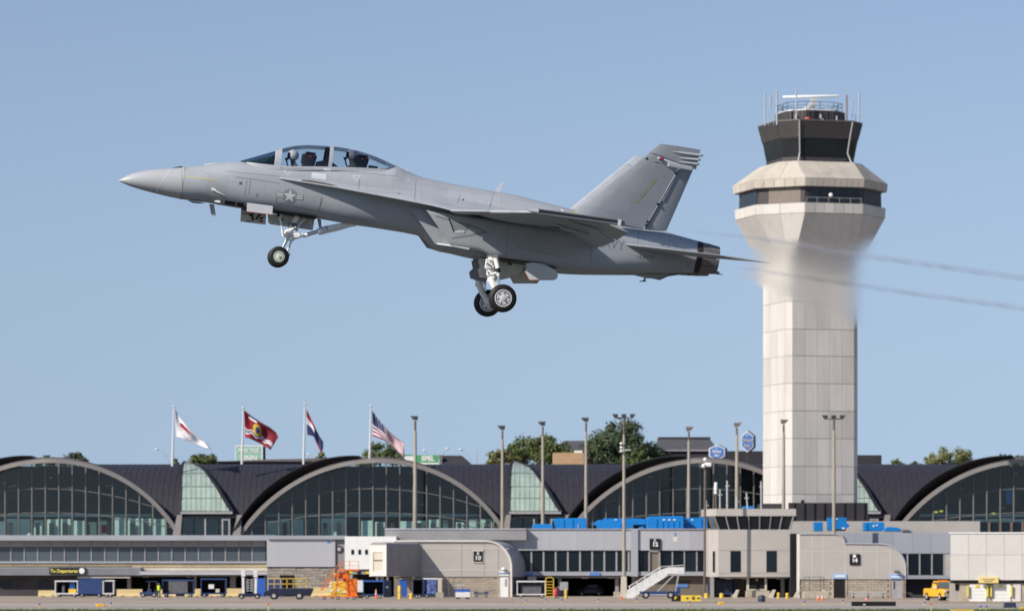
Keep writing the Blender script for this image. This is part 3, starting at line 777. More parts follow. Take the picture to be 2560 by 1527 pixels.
# ---- gate 12 concourse
Y12 = 494.0
g12 = bld('middle_concourse', 1520, Y12, 'long light-grey concourse marked B 12 with dark windows above an open garage')
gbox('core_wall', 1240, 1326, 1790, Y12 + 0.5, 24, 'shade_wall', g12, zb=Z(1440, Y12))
panels('fascia_panel', 1240, 1322.5, 1578, 1375, Y12 + 0.3, 5, 1, 'fascia_light', g12, th=0.3, gap=0.015)
panels('fascia_panel', 1595, 1322.5, 1790, 1375, Y12 + 0.3, 3, 1, 'fascia_light', g12, th=0.3, gap=0.015)
wbox('pier', 1577, 1322, 1595, 1440, Y12 - 0.25, 0.8, 'fascia_blue_grey', g12)
wbox('roof_edge', 1240, 1320.5, 1790, 1323, Y12 - 0.15, 24, 'frame_grey', g12)
xsw = [1298 + 30.4 * k for k in range(10)] + [1592]
for a, b in zip(xsw, xsw[1:]): wbox('window', a + 2, 1377, b - 2 if b < 1580 else 1577, 1427, Y12 + 0.3, 0.1, 'dark_glass', g12)
for a in xsw[:-1]: wbox('window_post', a - 2, 1376, a + 2, 1427, Y12 + 0.2, 0.2, 'frame_grey', g12)
for a, b in ((1596, 1620), (1653, 1680), (1683, 1710), (1713, 1741), (1744, 1772)): wbox('window', a, 1377, b, 1427, Y12 + 0.3, 0.1, 'dark_glass', g12)
for a in (1681, 1711, 1742): wbox('window_post', a - 1.5, 1376, a + 1.5, 1427, Y12 + 0.2, 0.2, 'frame_grey', g12)
wbox('window_sill', 1290, 1428, 1790, 1438, Y12 + 0.05, 0.6, 'fascia_blue_grey', g12)
wbox('door', 1625, 1380, 1646, 1428, Y12 + 0.15, 0.2, 'tower_brown', g12)
for a, b, c, d_ in ((1621, 1376, 1625, 1428), (1646, 1376, 1651, 1428), (1621, 1374, 1651, 1379)): wbox('door_frame', a, b, c, d_, Y12 - 0.05, 0.4, 'panel_grey', g12)
wbox('gate_sign', 1624, 1345.5, 1651, 1372, Y12 - 0.2, 0.15, 'sign_black', g12)
sign_text('B', 1637, 1350, Y12 - 0.22, 6, 'sign_white', g12, off=0.01)
sign_text('12', 1638, 1360, Y12 - 0.22, 10.5, 'sign_white', g12, off=0.03)
m = MB(); m.prism([P(a, b, Y12 - 0.03) for a, b in ((1685, 1330), (1688, 1330), (1692, 1334), (1688, 1338.5), (1685, 1338.5), (1688, 1334))], (0, 0.02, 0)); m.build('arrow_sign', 'sign_blue', g12)
wbox('notice', 1683, 1341, 1694, 1353, Y12 - 0.02, 0.02, 'panel_white', g12)
wbox('garage_sign', 1475, 1430, 1500, 1438, Y12 - 0.1, 0.14, 'sign_blue', g12); wbox('garage_sign', 1315, 1431, 1332, 1437, Y12 - 0.1, 0.14, 'sign_blue', g12)
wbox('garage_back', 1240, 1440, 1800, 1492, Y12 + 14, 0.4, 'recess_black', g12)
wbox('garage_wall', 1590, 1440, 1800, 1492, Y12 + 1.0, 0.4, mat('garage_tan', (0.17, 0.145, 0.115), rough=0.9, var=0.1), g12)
for px, w in ((1330, 10), (1395, 9), (1538, 9), (1580, 18)): wbox('garage_pillar', px, 1440, px + w, 1492, Y12 + 1.2, 0.9, 'panel_grey', g12)
wbox('wall_board', 1696, 1451, 1727, 1456, Y12 + 0.9, 0.1, 'shade_wall', g12); wbox('wall_board', 1695, 1459, 1720, 1467, Y12 + 0.9, 0.1, 'sign_blue', g12)
sign_text('EXIT', 1707, 1463, Y12 + 0.88, 4, 'sign_white', g12) if False else None
# ---- ramp control building with its slanted glass top storey
YR = 476.0
rc = bld('ramp_control_building', 1880, YR, 'square beige ramp control building with slanted dark glass top storey and flat overhanging roof')
def quadbox(name, px0, px1, pyt, pyb, m_, left=None, Y=YR, depth=9.0, parent=rc):
    """box whose left flank is turned towards the sun: front left corner px0, flank reaching back to left px"""
    a, b = P(px0, pyb, Y), P(px1, pyb, Y); zt = Z(pyt, Y); zb = max(Z(pyb, Y), 0)
    fl_ = Vector((X(left, Y) - a.x, 4.0, 0))
    pts = [Vector((a.x, Y, zb)), Vector((b.x, Y, zb)), Vector((b.x, Y + depth, zb)), Vector((a.x + fl_.x, Y + depth, zb)), Vector((a.x + fl_.x, Y + fl_.y, zb))]
    return MB().prism(pts, (0, 0, zt - zb)).build(name, m_, parent)
quadbox('main_wall', 1796, 1976, 1323, 1441, 'panel_beige', left=1774)
quadbox('roof_slab', 1790, 1990, 1271, 1289, 'panel_beige', left=1763, Y=YR - 0.4, depth=10)
m = MB()
tq = [P(1786, 1289, YR - 0.2), P(1984, 1289, YR - 0.2)]; bq = [P(1798, 1323, YR + 0.3), P(1974, 1323, YR + 0.3)]
l_t, l_b = P(1767, 1289, YR + 3.6), P(1777, 1323, YR + 4.2)
m.add([tq[0], tq[1], bq[1], bq[0], l_t, l_b, tq[1] + Vector((0, 8, 0)), bq[1] + Vector((0, 8, 0))], [(0, 1, 2, 3), (4, 0, 3, 5), (1, 6, 7, 2)])
m.build('glass_core', 'recess_black', rc)
for k in range(7):
    u0, u1 = k / 7, (k + 1) / 7
    q = [tq[0].lerp(tq[1], u0 + 0.012), tq[0].lerp(tq[1], u1 - 0.012), bq[0].lerp(bq[1], u1 - 0.012), bq[0].lerp(bq[1], u0 + 0.012)]
    MB().prism(q, (0, -0.05, 0)).build('slanted_pane', 'dark_glass', rc)
for k in range(8):
    u = k / 7; MB().bar(tq[0].lerp(tq[1], u) + Vector((0, -0.1, 0)), bq[0].lerp(bq[1], u) + Vector((0, -0.1, 0)), 0.13).build('glass_mullion', 'panel_grey', rc)
MB().prism([l_t.lerp(tq[0], 0.08), l_t.lerp(tq[0], 0.92), l_b.lerp(bq[0], 0.92), l_b.lerp(bq[0], 0.08)], (-0.05, -0.05, 0)).build('side_pane', 'grey_glass', rc)
for px in (1826, 1916): wbox('window', px, 1376, px + 26, 1429, YR - 0.03, 0.08, 'dark_glass', rc)
q = [P(1784, 1377, YR + 1.9), P(1788.5, 1377, YR + 1.3), P(1788.5, 1429, YR + 1.3), P(1784, 1429, YR + 1.9)]
MB().prism(q, (-0.12, -0.12, 0)).build('slit_window', 'dark_glass', rc)
for py in (1374, 1431): wbox('wall_joint', 1796, py, 1976, py + 1.2, YR - 0.015, 0.02, 'panel_grey', rc)
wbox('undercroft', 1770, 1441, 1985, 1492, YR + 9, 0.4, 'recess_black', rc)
for px in (1776, 1952): gbox('leg', px, 1441, px + 9, YR + 2.5, 0.7, 'panel_grey', rc)
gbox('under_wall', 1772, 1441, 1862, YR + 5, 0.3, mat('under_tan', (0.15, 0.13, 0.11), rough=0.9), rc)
# ---- gate 14 building
Y14 = 467.0
g14 = bld('gate_building', 2130, Y14, 'pale gate building marked B 14 with stepped rounded roofline and a black doorway')
o14 = [(1999, 1447), (1999, 1334)]
for i in range(9):
    a = math.pi / 2 * i / 8; o14.append((2088 + 24 * math.sin(a), 1334 + 24 * (1 - math.cos(a))))
for i in range(13):
    a = math.pi / 2 * i / 12; o14.append((2200 + 64 * math.sin(a), 1359 + 62 * (1 - math.cos(a))))
o14.append((2264, 1447))
MB().prism([P(a, b, Y14) for a, b in o14], (0, 0.5, 0)).build('front_wall', 'panel_beige', g14)
MB().tube([P(a, b, Y14 - 0.08) for a, b in o14[1:]], 0.08, 6).build('wall_rim', 'fascia_light', g14)
m = MB(); m.loft([[P(a, b, Y14 + 0.5), P(a, b, Y14 + 0.5) + Vector((1.2, 10.0, 0))] for a, b in o14[1:]], closed=False); m.build('curved_roof', 'fascia_blue_grey', g14, smooth=True)
MB().prism([P(1999, 1334, Y14), P(1992, 1334, Y14 + 4), P(1992, 1494, Y14 + 4), P(1999, 1494, Y14)], (0.02, 0.4, 0)).build('left_flank', 'panel_white', g14)
wbox('base_wall', 1999, 1447, 2264, 1494, Y14 + 0.2, 0.4, 'mortar', g14)
bricks(1999, 1447, 2264, 1494, Y14 + 0.2, 0.8, 0.3, 'block_wall', g14, th=0.07, seed=8, skip=((X(2082, Y14), X(2114, Y14)), (X(2227, Y14), X(2254, Y14))))
wbox('wall_joint', 2000, 1378, 2226, 1379.3, Y14 - 0.03, 0.04, 'panel_white', g14)
for px in (2030, 2057, 2113, 2153, 2192, 2225): wbox('wall_joint', px, 1362 if px > 2110 else 1340, px + 1.2, 1446, Y14 - 0.02, 0.03, 'panel_white', g14)
wbox('gate_sign', 2124, 1384, 2150, 1411, Y14 - 0.15, 0.15, 'sign_black', g14)
MB().lathe(P(2136, 1389, Y14 - 0.15), (0, -1, 0), [(0, 0.2), (0.03, 0.2)], 14).build('sign_roundel', 'sign_white', g14, smooth=True)
sign_text('14', 2137, 1400, Y14 - 0.17, 10, 'sign_white', g14, off=0.03)
for px in (2079, 2113, 2223, 2254): wbox('door_jamb', px, 1447, px + 5, 1494, Y14 + 0.06, 0.2, 'block_wall', g14)
wbox('doorway', 2083, 1446, 2113, 1494, Y14 + 0.1, 0.12, 'recess_black', g14)
wbox('side_door', 2229, 1449, 2254, 1494.5, Y14 + 0.08, 0.1, 'frame_grey', g14); wbox('door_window', 2234, 1452, 2237, 1471, Y14 + 0.04, 0.05, 'sign_black', g14)
wbox('door_sign', 2083, 1433, 2117, 1445, Y14 - 0.1, 0.1, 'sign_light_blue', g14); wbox('door_sign', 2225, 1434, 2256, 1446, Y14 - 0.1, 0.1, 'sign_light_blue', g14)
wbox('door_sign_bar', 2088, 1437, 2112, 1441, Y14 - 0.12, 0.03, 'sign_white', g14); wbox('door_sign_bar', 2229, 1439, 2252, 1442, Y14 - 0.12, 0.03, 'sign_white', g14)
MB().tube([P(2236, 1428, Y14 - 0.4), P(2245, 1428, Y14 - 0.6), P(2252, 1432, Y14 - 0.2)], [0.14, 0.2, 0.06], 8).build('camera', 'lamp_dark', g14, smooth=True)
wbox('dark_link', 1976, 1334, 1999, 1494, Y14 + 8, 4, 'recess_black', g14)
# concourse behind gate 14
Y15 = 482.0
e15 = bld('east_concourse', 2280, Y15, 'grey-blue concourse wall with four dark windows behind the yellow pickup')
panels('fascia_panel', 2092, 1331, 2376, 1383, Y15, 6, 1, 'fascia_blue_grey', e15, th=0.1, gap=0.02)
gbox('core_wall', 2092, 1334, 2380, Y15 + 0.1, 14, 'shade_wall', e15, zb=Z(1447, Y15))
for k in range(4): wbox('window', 2240 + k * 30.5, 1385, 2267 + k * 30.5, 1436, Y15 + 0.02, 0.08, 'dark_glass', e15)
for k in range(4): wbox('window_post', 2267 + k * 30.5, 1384, 2270.5 + k * 30.5, 1436, Y15 - 0.06, 0.15, 'frame_grey', e15)
wbox('end_pier', 2359, 1384, 2378, 1446, Y15 - 0.02, 0.12, 'panel_beige', e15)
wbox('window_sill', 2240, 1437, 2378, 1446, Y15 - 0.2, 0.4, 'fascia_blue_grey', e15)
wbox('recess_wall', 2240, 1446, 2420, 1496, Y15 + 1.5, 0.3, 'shade_wall', e15)
wbox('roof_storey', 1975, 1302, 2450, 1333, Y15 + 16, 12, 'panel_beige', e15); wbox('roof_storey_glass', 2450, 1304, 2600, 1333, Y15 + 16, 8, 'dark_glass', e15)
for k in range(4): wbox('roof_pier', 2470 + k * 28, 1304, 2476 + k * 28, 1333, Y15 + 15.8, 0.3, 'lamp_brown', e15)
# right-hand garage
YG = 420.0
rgb_ = bld('garage_building', 2470, YG, 'cream panelled garage at the right edge with white roller doors and a yellow sign')
zg0, zg1 = Z(1450, YG), Z(1331, YG)
MB().prism([(X(2377, YG), YG + 0.3, zg0), (X(2600, YG), YG + 0.3, zg0), (X(2600, YG), YG + 14, zg0), (X(2377, YG + 14) + 0.1, YG + 14, zg0)], (0, 0, zg1 - zg0)).build('core_wall', 'panel_beige', rgb_)
panels('wall_panel', 2376, 1333, 2600, 1386, YG + 0.3, 5, 1, 'panel_white', rgb_, th=0.12, gap=0.025)
panels('wall_panel', 2376, 1386, 2600, 1449, YG + 0.3, 5, 1, 'panel_white', rgb_, th=0.12, gap=0.025)
wbox('roof_edge', 2374, 1329.5, 2600, 1333, YG + 0.1, 0.6, 'white_metal', rgb_)
wbox('beam', 2376, 1450, 2600, 1457, YG + 0.6, 0.5, 'shade_wall', rgb_)
gbox('base_wall', 2400, 1457, 2600, YG + 0.7, 0.5, 'block_wall', rgb_)
for a, b in ((2424, 2466), (2483, 2526)):
    for k in range(5): wbox('door_slat', a, 1459 + k * 8.8, b, 1467.4 + k * 8.8, YG + 0.6, 0.12, 'white_metal', rgb_)
    wbox('door_label', (a + b) / 2 - 7, 1461, (a + b) / 2 + 3, 1468, YG + 0.55, 0.06, 'sign_yellow', rgb_)
for a in (2418, 2467, 2476, 2527): wbox('door_guard', a, 1463, a + 4, 1490, YG + 0.35, 0.25, 'sign_pale_yellow', rgb_)
wbox('end_panel', 2532, 1458, 2552, 1504, YG + 0.6, 0.12, 'panel_white', rgb_)
wbox('garage_sign', 2447, 1442, 2496, 1456.5, YG - 0.1, 0.3, mat('sign_soft_yellow', (0.80, 0.62, 0.22), rough=0.5, var=0.05), rgb_)
for k, w in ((1446.5, 30), (1451.5, 20)): wbox('sign_line', 2471 - w / 2, k, 2471 + w / 2, k + 1.8, YG - 0.12, 0.03, 'tower_brown', rgb_)
wbox('small_window', 2388, 1460, 2396, 1474, YG + 3.2, 0.1, 'dark_glass', rgb_); gbox('side_wall', 2374, 1452, 2402, YG + 3.3, 0.3, 'panel_beige', rgb_)

# ================================================================ blue roof units
def roof_unit(pts, label, Y=497.0, depth=2.6, extra=(), base=1323.0):
    cx_ = sum(a for a, b in pts) / len(pts)
    r = empty('roof_unit', (X(cx_, Y), Y, Z(base, Y)), label, 'roof unit', 'blue covered roof units')
    MB().prism([P(a, b, Y) for a, b in pts], (0, depth, 0)).build('cover', 'unit_blue', r, bevel=0.06)
    for nm, px0, py0, px1, py1, dY, mm in extra:
        wbox(nm, px0, py0, px1, py1, Y - dY, dY + 0.3, mm, r)
    return r
vent = lambda x, y, w=6, h=3: ('white_vent', x, y, x + w, y + h, 0.08, 'white_metal')
rib = lambda x, y0, y1: ('cover_rib', x, y0, x + 2.2, y1, 0.10, 'unit_blue')
roof_unit([(1329,1323),(1332,1312),(1337,1309),(1376,1309),(1382,1313),(1383,1323)], 'low rounded blue roof unit, leftmost on the roof of gate B 12')
roof_unit([(1389,1322),(1386,1304),(1380,1299),(1389,1295),(1465,1294),(1467,1322)], 'large blue roof unit with slanted left end behind a light pole', 498, extra=(('pipe',1445,1308,1447,1322,0.1,'antenna_grey'), rib(1408,1297,1320), rib(1430,1297,1320)))
roof_unit([(1493,1322),(1492,1314),(1481,1309),(1497,1299),(1545,1299),(1549,1322)], 'blue roof unit with a snout on its left side', 496, extra=(rib(1545,1300,1321),))
roof_unit([(1500,1322),(1510,1295),(1560,1295),(1562,1322)], 'blue roof unit partly hidden behind the snouted one', 500.5, extra=(vent(1536,1297),))
roof_unit([(1553,1322),(1556,1296),(1590,1295),(1616,1297),(1617,1311),(1585,1311),(1580,1322)], 'blue roof unit with an overhanging hood beside the tall mast', 498.5)
roof_unit([(1595,1322),(1597,1318),(1608,1314),(1612,1322)], 'small blue duct end under the overhanging hood', 496.5, 1.0)
roof_unit([(1617,1322),(1618,1294),(1624,1290),(1708,1289),(1710,1293),(1709,1322)], 'largest blue roof unit with white vents along its top', 497, 3.4, extra=(vent(1657,1297), vent(1670,1297), vent(1683,1297), rib(1640,1297,1318), rib(1655,1302,1320), rib(1668,1302,1320), rib(1682,1302,1320), rib(1696,1302,1320), rib(1706,1293,1321)))
roof_unit([(1711,1322),(1712,1294),(1768,1293),(1770,1322)], 'blue roof unit at the right end next to the ramp control building', 498.5, 2.4, extra=(vent(1728,1297,5), ('cover_rib',1750,1295,1754,1321,0.1,'unit_blue'), ('panel_label',1712,1301,1716,1306,0.08,'antenna_grey')))
roof_unit([(1856,1271),(1857,1265),(1886,1264),(1887,1271)], 'small blue box on the flat roof of the ramp control building', 480, 1.6, base=1271)
roof_unit([(2036,1327),(2036,1304),(2057,1304),(2057,1327)], 'narrow upright blue roof unit left of the three-lamp mast', 488, 1.8, base=1332)
roof_unit([(2071,1326),(2069,1294),(2117,1293),(2116,1305),(2125,1313),(2116,1320),(2114,1326)], 'tall blue roof unit with a pointed side behind the three-lamp mast', 488, 2.0, base=1332, extra=(vent(2088,1295), ('dark_base',2086,1322,2112,1326,0.1,'sign_black'), vent(2105,1318,7,5), rib(2085,1296,1321)))
roof_unit([(2160,1327),(2160,1305),(2210,1304),(2211,1320),(2206,1327)], 'blue roof unit with two white spots right of the tower foot', 488, 2.0, base=1332, extra=(vent(2182,1312,5,4), vent(2190,1311,5,3), rib(2166,1306,1326)))
roof_unit([(2212,1328),(2215,1318),(2225,1316),(2245,1318),(2251,1321),(2254,1328)], 'low dark-blue rounded roof unit, rightmost on the roof', 486, 2.0, base=1332)
# aerials on the ramp control roof
for i, (px, y0, w, lab, mm) in enumerate(((1790,1204,8,'white tube aerial on the ramp control roof','white_metal'),(1800,1223,5,'short grey aerial beside the white tube aerial','antenna_grey'),(1818,1201,6,'thick grey mast aerial in the middle of the ramp control roof','antenna_grey'),(1866,1231,5,'leaning pale aerial near the blue roof box','antenna_grey'),(1903,1202,5,'grey mast aerial beside the tower shaft','antenna_grey'),(1766,1250,4,'small grey aerial at the left end of the ramp control roof','antenna_grey'),(1842,1240,5,'short pale aerial with a crossbar','antenna_grey'))):
    Y = 480.0
    r = empty('roof_aerial', P(px, 1271, Y), lab, 'aerial')
    if i == 0:
        MB().tube([P(px, 1271, Y), P(px - 1, 1226, Y)], 0.10, 8).build('mast', 'pole_brown', r, smooth=True)
        MB().tube([P(px - 1, 1226, Y), P(px, 1205, Y)], 0.20, 10).build('radome_tube', mm, r, smooth=True)
        MB().sphere(P(px - 1, 1231, Y), 0.22, 10, 6).build('camera_ball', mm, r, smooth=True)
    else:
        MB().tube([P(px + (3 if i == 3 else 0), 1271, Y), P(px, y0, Y)], w / 2 / 20.6 * 0.8, 8).build('mast', mm, r, smooth=True)
        MB().tube([P(px - 5, y0 + 14, Y), P(px + 6, y0 + 13, Y)], 0.07, 6).build('crossbar', mm, r, smooth=True)

# ================================================================ light poles, flagpoles, far lamps
def pole(px, ytop, Y, base_py, label, heads, w=10.0, clad='pole_tan', dirn=1, group='apron light poles'):
    w *= 0.82; s = F / Y; bz = max(Z(base_py, Y), 0.0)
    r = empty('light_pole', (X(px, Y), Y, bz), label, 'light pole', group)
    top = P(px, ytop + 12, Y); b = Vector((X(px, Y), Y, bz))
    MB().tube([b, b.lerp(top, 0.9), b.lerp(top, 0.91), top], [w / 2 / s * 1.1, w / 2 / s * 0.75, w / 2 / s * 0.5, w / 2 / s * 0.5], 12).build('shaft', clad, r, smooth=True)
    MB().tube([b.lerp(top, 0.915), top], w / 2 / s * 0.62, 10).build('neck', 'pole_brown', r, smooth=True)
    offs = {1: [0], 3: [-20, 0, 20]}[heads]
    if heads == 3: MB().bar(P(px - 14, ytop + 9, Y), P(px + 14, ytop + 9, Y), 0.12).build('crossarm', 'lamp_dark', r)
    for o_ in offs:
        sgn = dirn if heads == 1 else (1 if o_ >= 0 else -1)
        wd = 9.5 if o_ else 13
        a = [(px + o_ - sgn * wd * 0.55, ytop), (px + o_ + sgn * wd * 0.95, ytop), (px + o_ + sgn * wd * 0.35, ytop + 9), (px + o_ - sgn * wd * 0.4, ytop + 10)]
        if o_ == 0 and heads == 3: a = [(px - 6, ytop), (px + 6, ytop), (px + 5, ytop + 10), (px - 5, ytop + 10)]
        hd = MB().prism([P(u, v, Y - 0.35) for u, v in a], (0, 0.7, 0)).build('lamp_head', 'lamp_dark' if (sgn < 0 or heads == 3) else 'lamp_brown', r, bevel=0.04)
        MB().prism([P(a[0][0], a[0][1] - 0.6, Y - 0.3), P(a[1][0], a[1][1] - 0.6, Y - 0.3), P(a[1][0], a[1][1] + 0.6, Y - 0.3), P(a[0][0], a[0][1] + 0.6, Y - 0.3)], (0, 0.6, 0)).build('lamp_lip', 'lamp_dark', hd)
    return r
pole(1038, 1040, 512, 1322, 'tan light pole with one large dark lamp head right of the striped flag', 1, 12, dirn=-1)
pole(1256, 1064, 514, 1322, 'grey-brown light pole at the left edge of the middle green glass gore', 1, 10, 'pole_tan', -1)
pole(1357, 1054, 512, 1322, 'light pole in front of the olive tree right of the middle green gore', 1, 10, 'pole_tan', -1)
pole(1465, 1044, 511, 1322, 'light pole between the brick box and the large dark tree', 1, 10, 'pole_tan', -1)
p5 = pole(1560, 1035, 474, 1493, 'tall mast with three lamp heads standing on the apron before gate B 12', 3, 11)
Y = 474.0
MB().prism([P(1551, 1493, Y - 0.5), P(1568, 1493, Y - 0.5), P(1566, 1440, Y - 0.35), P(1553, 1440, Y - 0.35)], (0, 0.8, 0)).build('concrete_base', 'cream_band', p5)
for py in (1108, 1118, 1127): MB().sphere(P(1553, py, Y - 0.4), 0.17, 10, 6).build('mast_camera', 'white_metal', p5, smooth=True)
MB().bar(P(1553, 1125, Y - 0.4), P(1577, 1124, Y - 0.4), 0.08).build('camera_arm', 'white_metal', p5)
pole(1722, 1067, 512, 1322, 'light pole left of the low blue hexagonal sign', 1, 10, dirn=1)
pole(1842, 1057, 508, 1275, 'light pole between the two blue hexagonal signs', 1, 11, dirn=1)
pole(1959, 1049, 486, 1275, 'light pole in front of the left faces of the control tower', 1, 10, dirn=1)
pole(2085, 1038, 478, 1334, 'mast with three lamp heads in front of the control tower shaft', 3, 11)
# camera pole by the ramp control building
Y = 472.0
cp = empty('camera_pole', P(1762, 1490, Y), 'slender brown pole carrying a white camera cluster beside the ramp control building', 'camera pole'); cp.location.z = 0
MB().tube([Vector((X(1761, Y), Y, 0)), P(1763, 1168, Y)], 0.14, 8).build('shaft', 'pole_brown', cp, smooth=True)
MB().sphere(P(1763, 1148, Y), 0.24, 10, 8).build('dome_camera', 'white_metal', cp, smooth=True)
MB().cbox(P(1770, 1161, Y), (0.85, 0.4, 0.5)).build('camera_box', 'white_metal', cp, bevel=0.12)
MB().sphere(P(1759, 1164, Y - 0.3), 0.27, 10, 8).build('camera_eye', 'white_metal', cp, smooth=True)
def flagpole(px, ytop, ybot, lab):
    Y = 546.0
    r = empty('flagpole', P(px, ybot, Y), lab, 'flagpole', 'white flagpoles behind the vaults')
    MB().tube([P(px - 3, ybot, Y), P(px, ytop + 4, Y)], [0.18, 0.09], 10).build('shaft', 'flagpole', r, smooth=True)
    MB().sphere(P(px, ytop, Y), 0.18, 8, 6).build('finial', 'flagpole', r, smooth=True)
flagpole(434, 1016, 1165, 'flagpole of the white flag with a red emblem')
flagpole(608, 1019, 1160, 'flagpole rising behind the green hotel sign')
flagpole(762, 1010, 1160, 'flagpole of the red, white and blue banded flag')
flagpole(927, 1014, 1155, 'flagpole of the stars and stripes')
M_fr = mat('flag_red', (0.27, 0.006, 0.02), rough=0.8, var=0.1); M_fw = mat('flag_white', (0.74, 0.72, 0.75), rough=0.8, var=0.05)
M_fb = mat('flag_blue', (0.02, 0.03, 0.10), rough=0.8, var=0.1); M_fm = mat('flag_maroon', (0.17, 0.008, 0.022), rough=0.8, var=0.15); M_fy = mat('flag_yellow', (0.45, 0.32, 0.03), rough=0.8, var=0.1)
def flag(top, bot, design, lab, waves=1.0, nu=44, nv=30):
    """top and bottom edge polylines in photo pixels, hoist first; design(u, v) -> material index"""
    Y = 546.0
    def along(pl, t):
        L = [0]
        for (a, b), (c, d) in zip(pl, pl[1:]): L.append(L[-1] + math.hypot(c - a, d - b))
        return (interp([(l, p[0]) for l, p in zip(L, pl)], t * L[-1]), interp([(l, p[1]) for l, p in zip(L, pl)], t * L[-1]))
    vs_, fs_, mi = [], [], []
    for j in range(nv + 1):
        for i in range(nu + 1):
            u, v = i / nu, j / nv
            a, b = along(top, u), along(bot, u)
            px, py = a[0] + (b[0] - a[0]) * v, a[1] + (b[1] - a[1]) * v
            dy = waves * (0.38 * math.sin(u * 9.5 + v * 2.6) * u ** 0.5 + 0.1 * math.sin(u * 15 - v * 4))
            vs_.append(P(px, py, Y + dy))
    for j in range(nv):
        for i in range(nu):
            k = j * (nu + 1) + i; fs_.append((k, k + 1, k + nu + 2, k + nu + 1)); mi.append(design((i + 0.5) / nu, (j + 0.5) / nv))
    c = sum(vs_, Vector()) / len(vs_)
    me = bpy.data.meshes.new('flag'); me.from_pydata([p - c for p in vs_], [], fs_)
    for m_ in (M_fr, M_fw, M_fb, M_fy, M_fm): me.materials.append(m_)
    for p, i in zip(me.polygons, mi): p.material_index = i; p.use_smooth = True
    o = bpy.data.objects.new('flag', me); COL.objects.link(o); o.location = c
    so = o.modifiers.new('solid', 'SOLIDIFY'); so.thickness = 0.03
    return tag(o, lab, 'flag', 'flags flying behind the vaults')
def d_white(u, v):
    du, dv = (u - 0.30) / 0.15, (v - 0.42) / 0.24
    r = math.hypot(du, dv)
    if r < 1 and (dv < 0.25 or 0.45 < dv < 0.62): return 0
    return 1
flag([(436,1019),(450,1044),(470,1068),(495,1091),(515,1106),(528,1122)], [(441,1093),(452,1094),(470,1101),(490,1109),(510,1117),(527,1122)], d_white, 'white flag with a small red emblem, leftmost of the four')
def d_city(u, v):
    if math.hypot((u - 0.40) / 0.135, (v - 0.47) / 0.27) < 1:
        return 2 if math.hypot((u - 0.41) / 0.06, (v - 0.47) / 0.16) < 1 else 3
    w = 0.72 + 0.05 * math.sin(u * 20)
    for c_ in (w,):
        if abs(v - c_) < 0.035: return 2
        if abs(v - c_) < 0.085: return 1
    if v < 0.16 and 0.14 < u < 0.36: return 2 if v < 0.09 else 1
    return 0 if u < 0.2 else 4
flag([(610,1025),(630,1040),(652,1055),(675,1068),(690,1080),(696,1092)], [(613,1092),(630,1098),(650,1108),(664,1116),(671,1120),(676,1124)], d_city, 'red flag with a yellow disc and wavy white and blue band', 1.2)
def d_state(u, v): return 0 if v < 0.30 and u < 0.4 else (1 if v < 0.58 and u < 0.38 else (2 if v < 0.8 or u < 0.5 else 0))
flag([(766,1023),(776,1042),(788,1068),(799,1090),(808,1104),(807,1122)], [(768,1086),(776,1088),(784,1090),(790,1104),(797,1120),(803,1132)], d_state, 'drooping red, white and navy banded flag', 0.5)
def d_us(u, v):
    if u < 0.42 and v < 7 / 13:
        return 1 if (int(u * 44) % 4 == 1 and int(v * 30) % 3 == 1) else 2
    return 0 if (v * 13) % 2 < 1.12 else 1
flag([(930,1026),(942,1042),(955,1058),(970,1075),(985,1089),(1000,1101),(1011,1107)], [(932,1089),(945,1094),(960,1100),(975,1109),(990,1123),(1003,1136),(1010,1144)], d_us, 'flag with red and white stripes and starry blue corner', 1.0, nu=44, nv=39)
# far street lamps and a lattice mast
def street_lamp(px, py, dx, lab):
    Y = 640.0; r = empty('street_lamp', P(px + dx * 3, 1175, Y), lab, 'street lamp', 'street lamps on the far road'); r.location.z = 0
    MB().tube([Vector((P(px + dx * 3, 0, Y).x, Y, 0)), P(px + dx * 3, py + 30, Y), P(px + dx * 1.6, py + 8, Y), P(px, py, Y)], [0.12, 0.06, 0.05, 0.05], 6).build('shaft', 'antenna_grey', r, smooth=True)
    MB().sphere(P(px, py, Y), 0.26, 8, 6, (1.3, 0.8, 0.5)).build('lamp', 'white_metal', r, smooth=True)
street_lamp(391, 1122, 11, 'far street lamp with curved arm left of the white flag')
street_lamp(1061, 1126, 3, 'far street lamp just above the green and white sign')
street_lamp(1118, 1121, -5, 'far street lamp above the dark hipped roof')
street_lamp(1151, 1123, 9, 'far street lamp right of the dark hipped roof')
street_lamp(772, 1136, 1, 'far street lamp beside the banded flag pole')
Y = 700.0
lm = empty('lattice_mast', P(1193, 1175, Y), 'thin distant lattice mast right of the dark hipped roof', 'mast'); lm.location.z = 0
m = MB()
for dx in (-0.35, 0.35): m.bar(Vector((X(1193, Y) + dx * 2, Y, 0)), P(1193, 1125, Y) + Vector((dx * 0.1, 0, 0)), 0.09)
m.build('legs', 'antenna_grey', lm)
for py in range(1130, 1160, 5): MB().bar(P(1191, py, Y), P(1195, py + 4, Y), 0.07).build('brace', 'antenna_grey', lm)

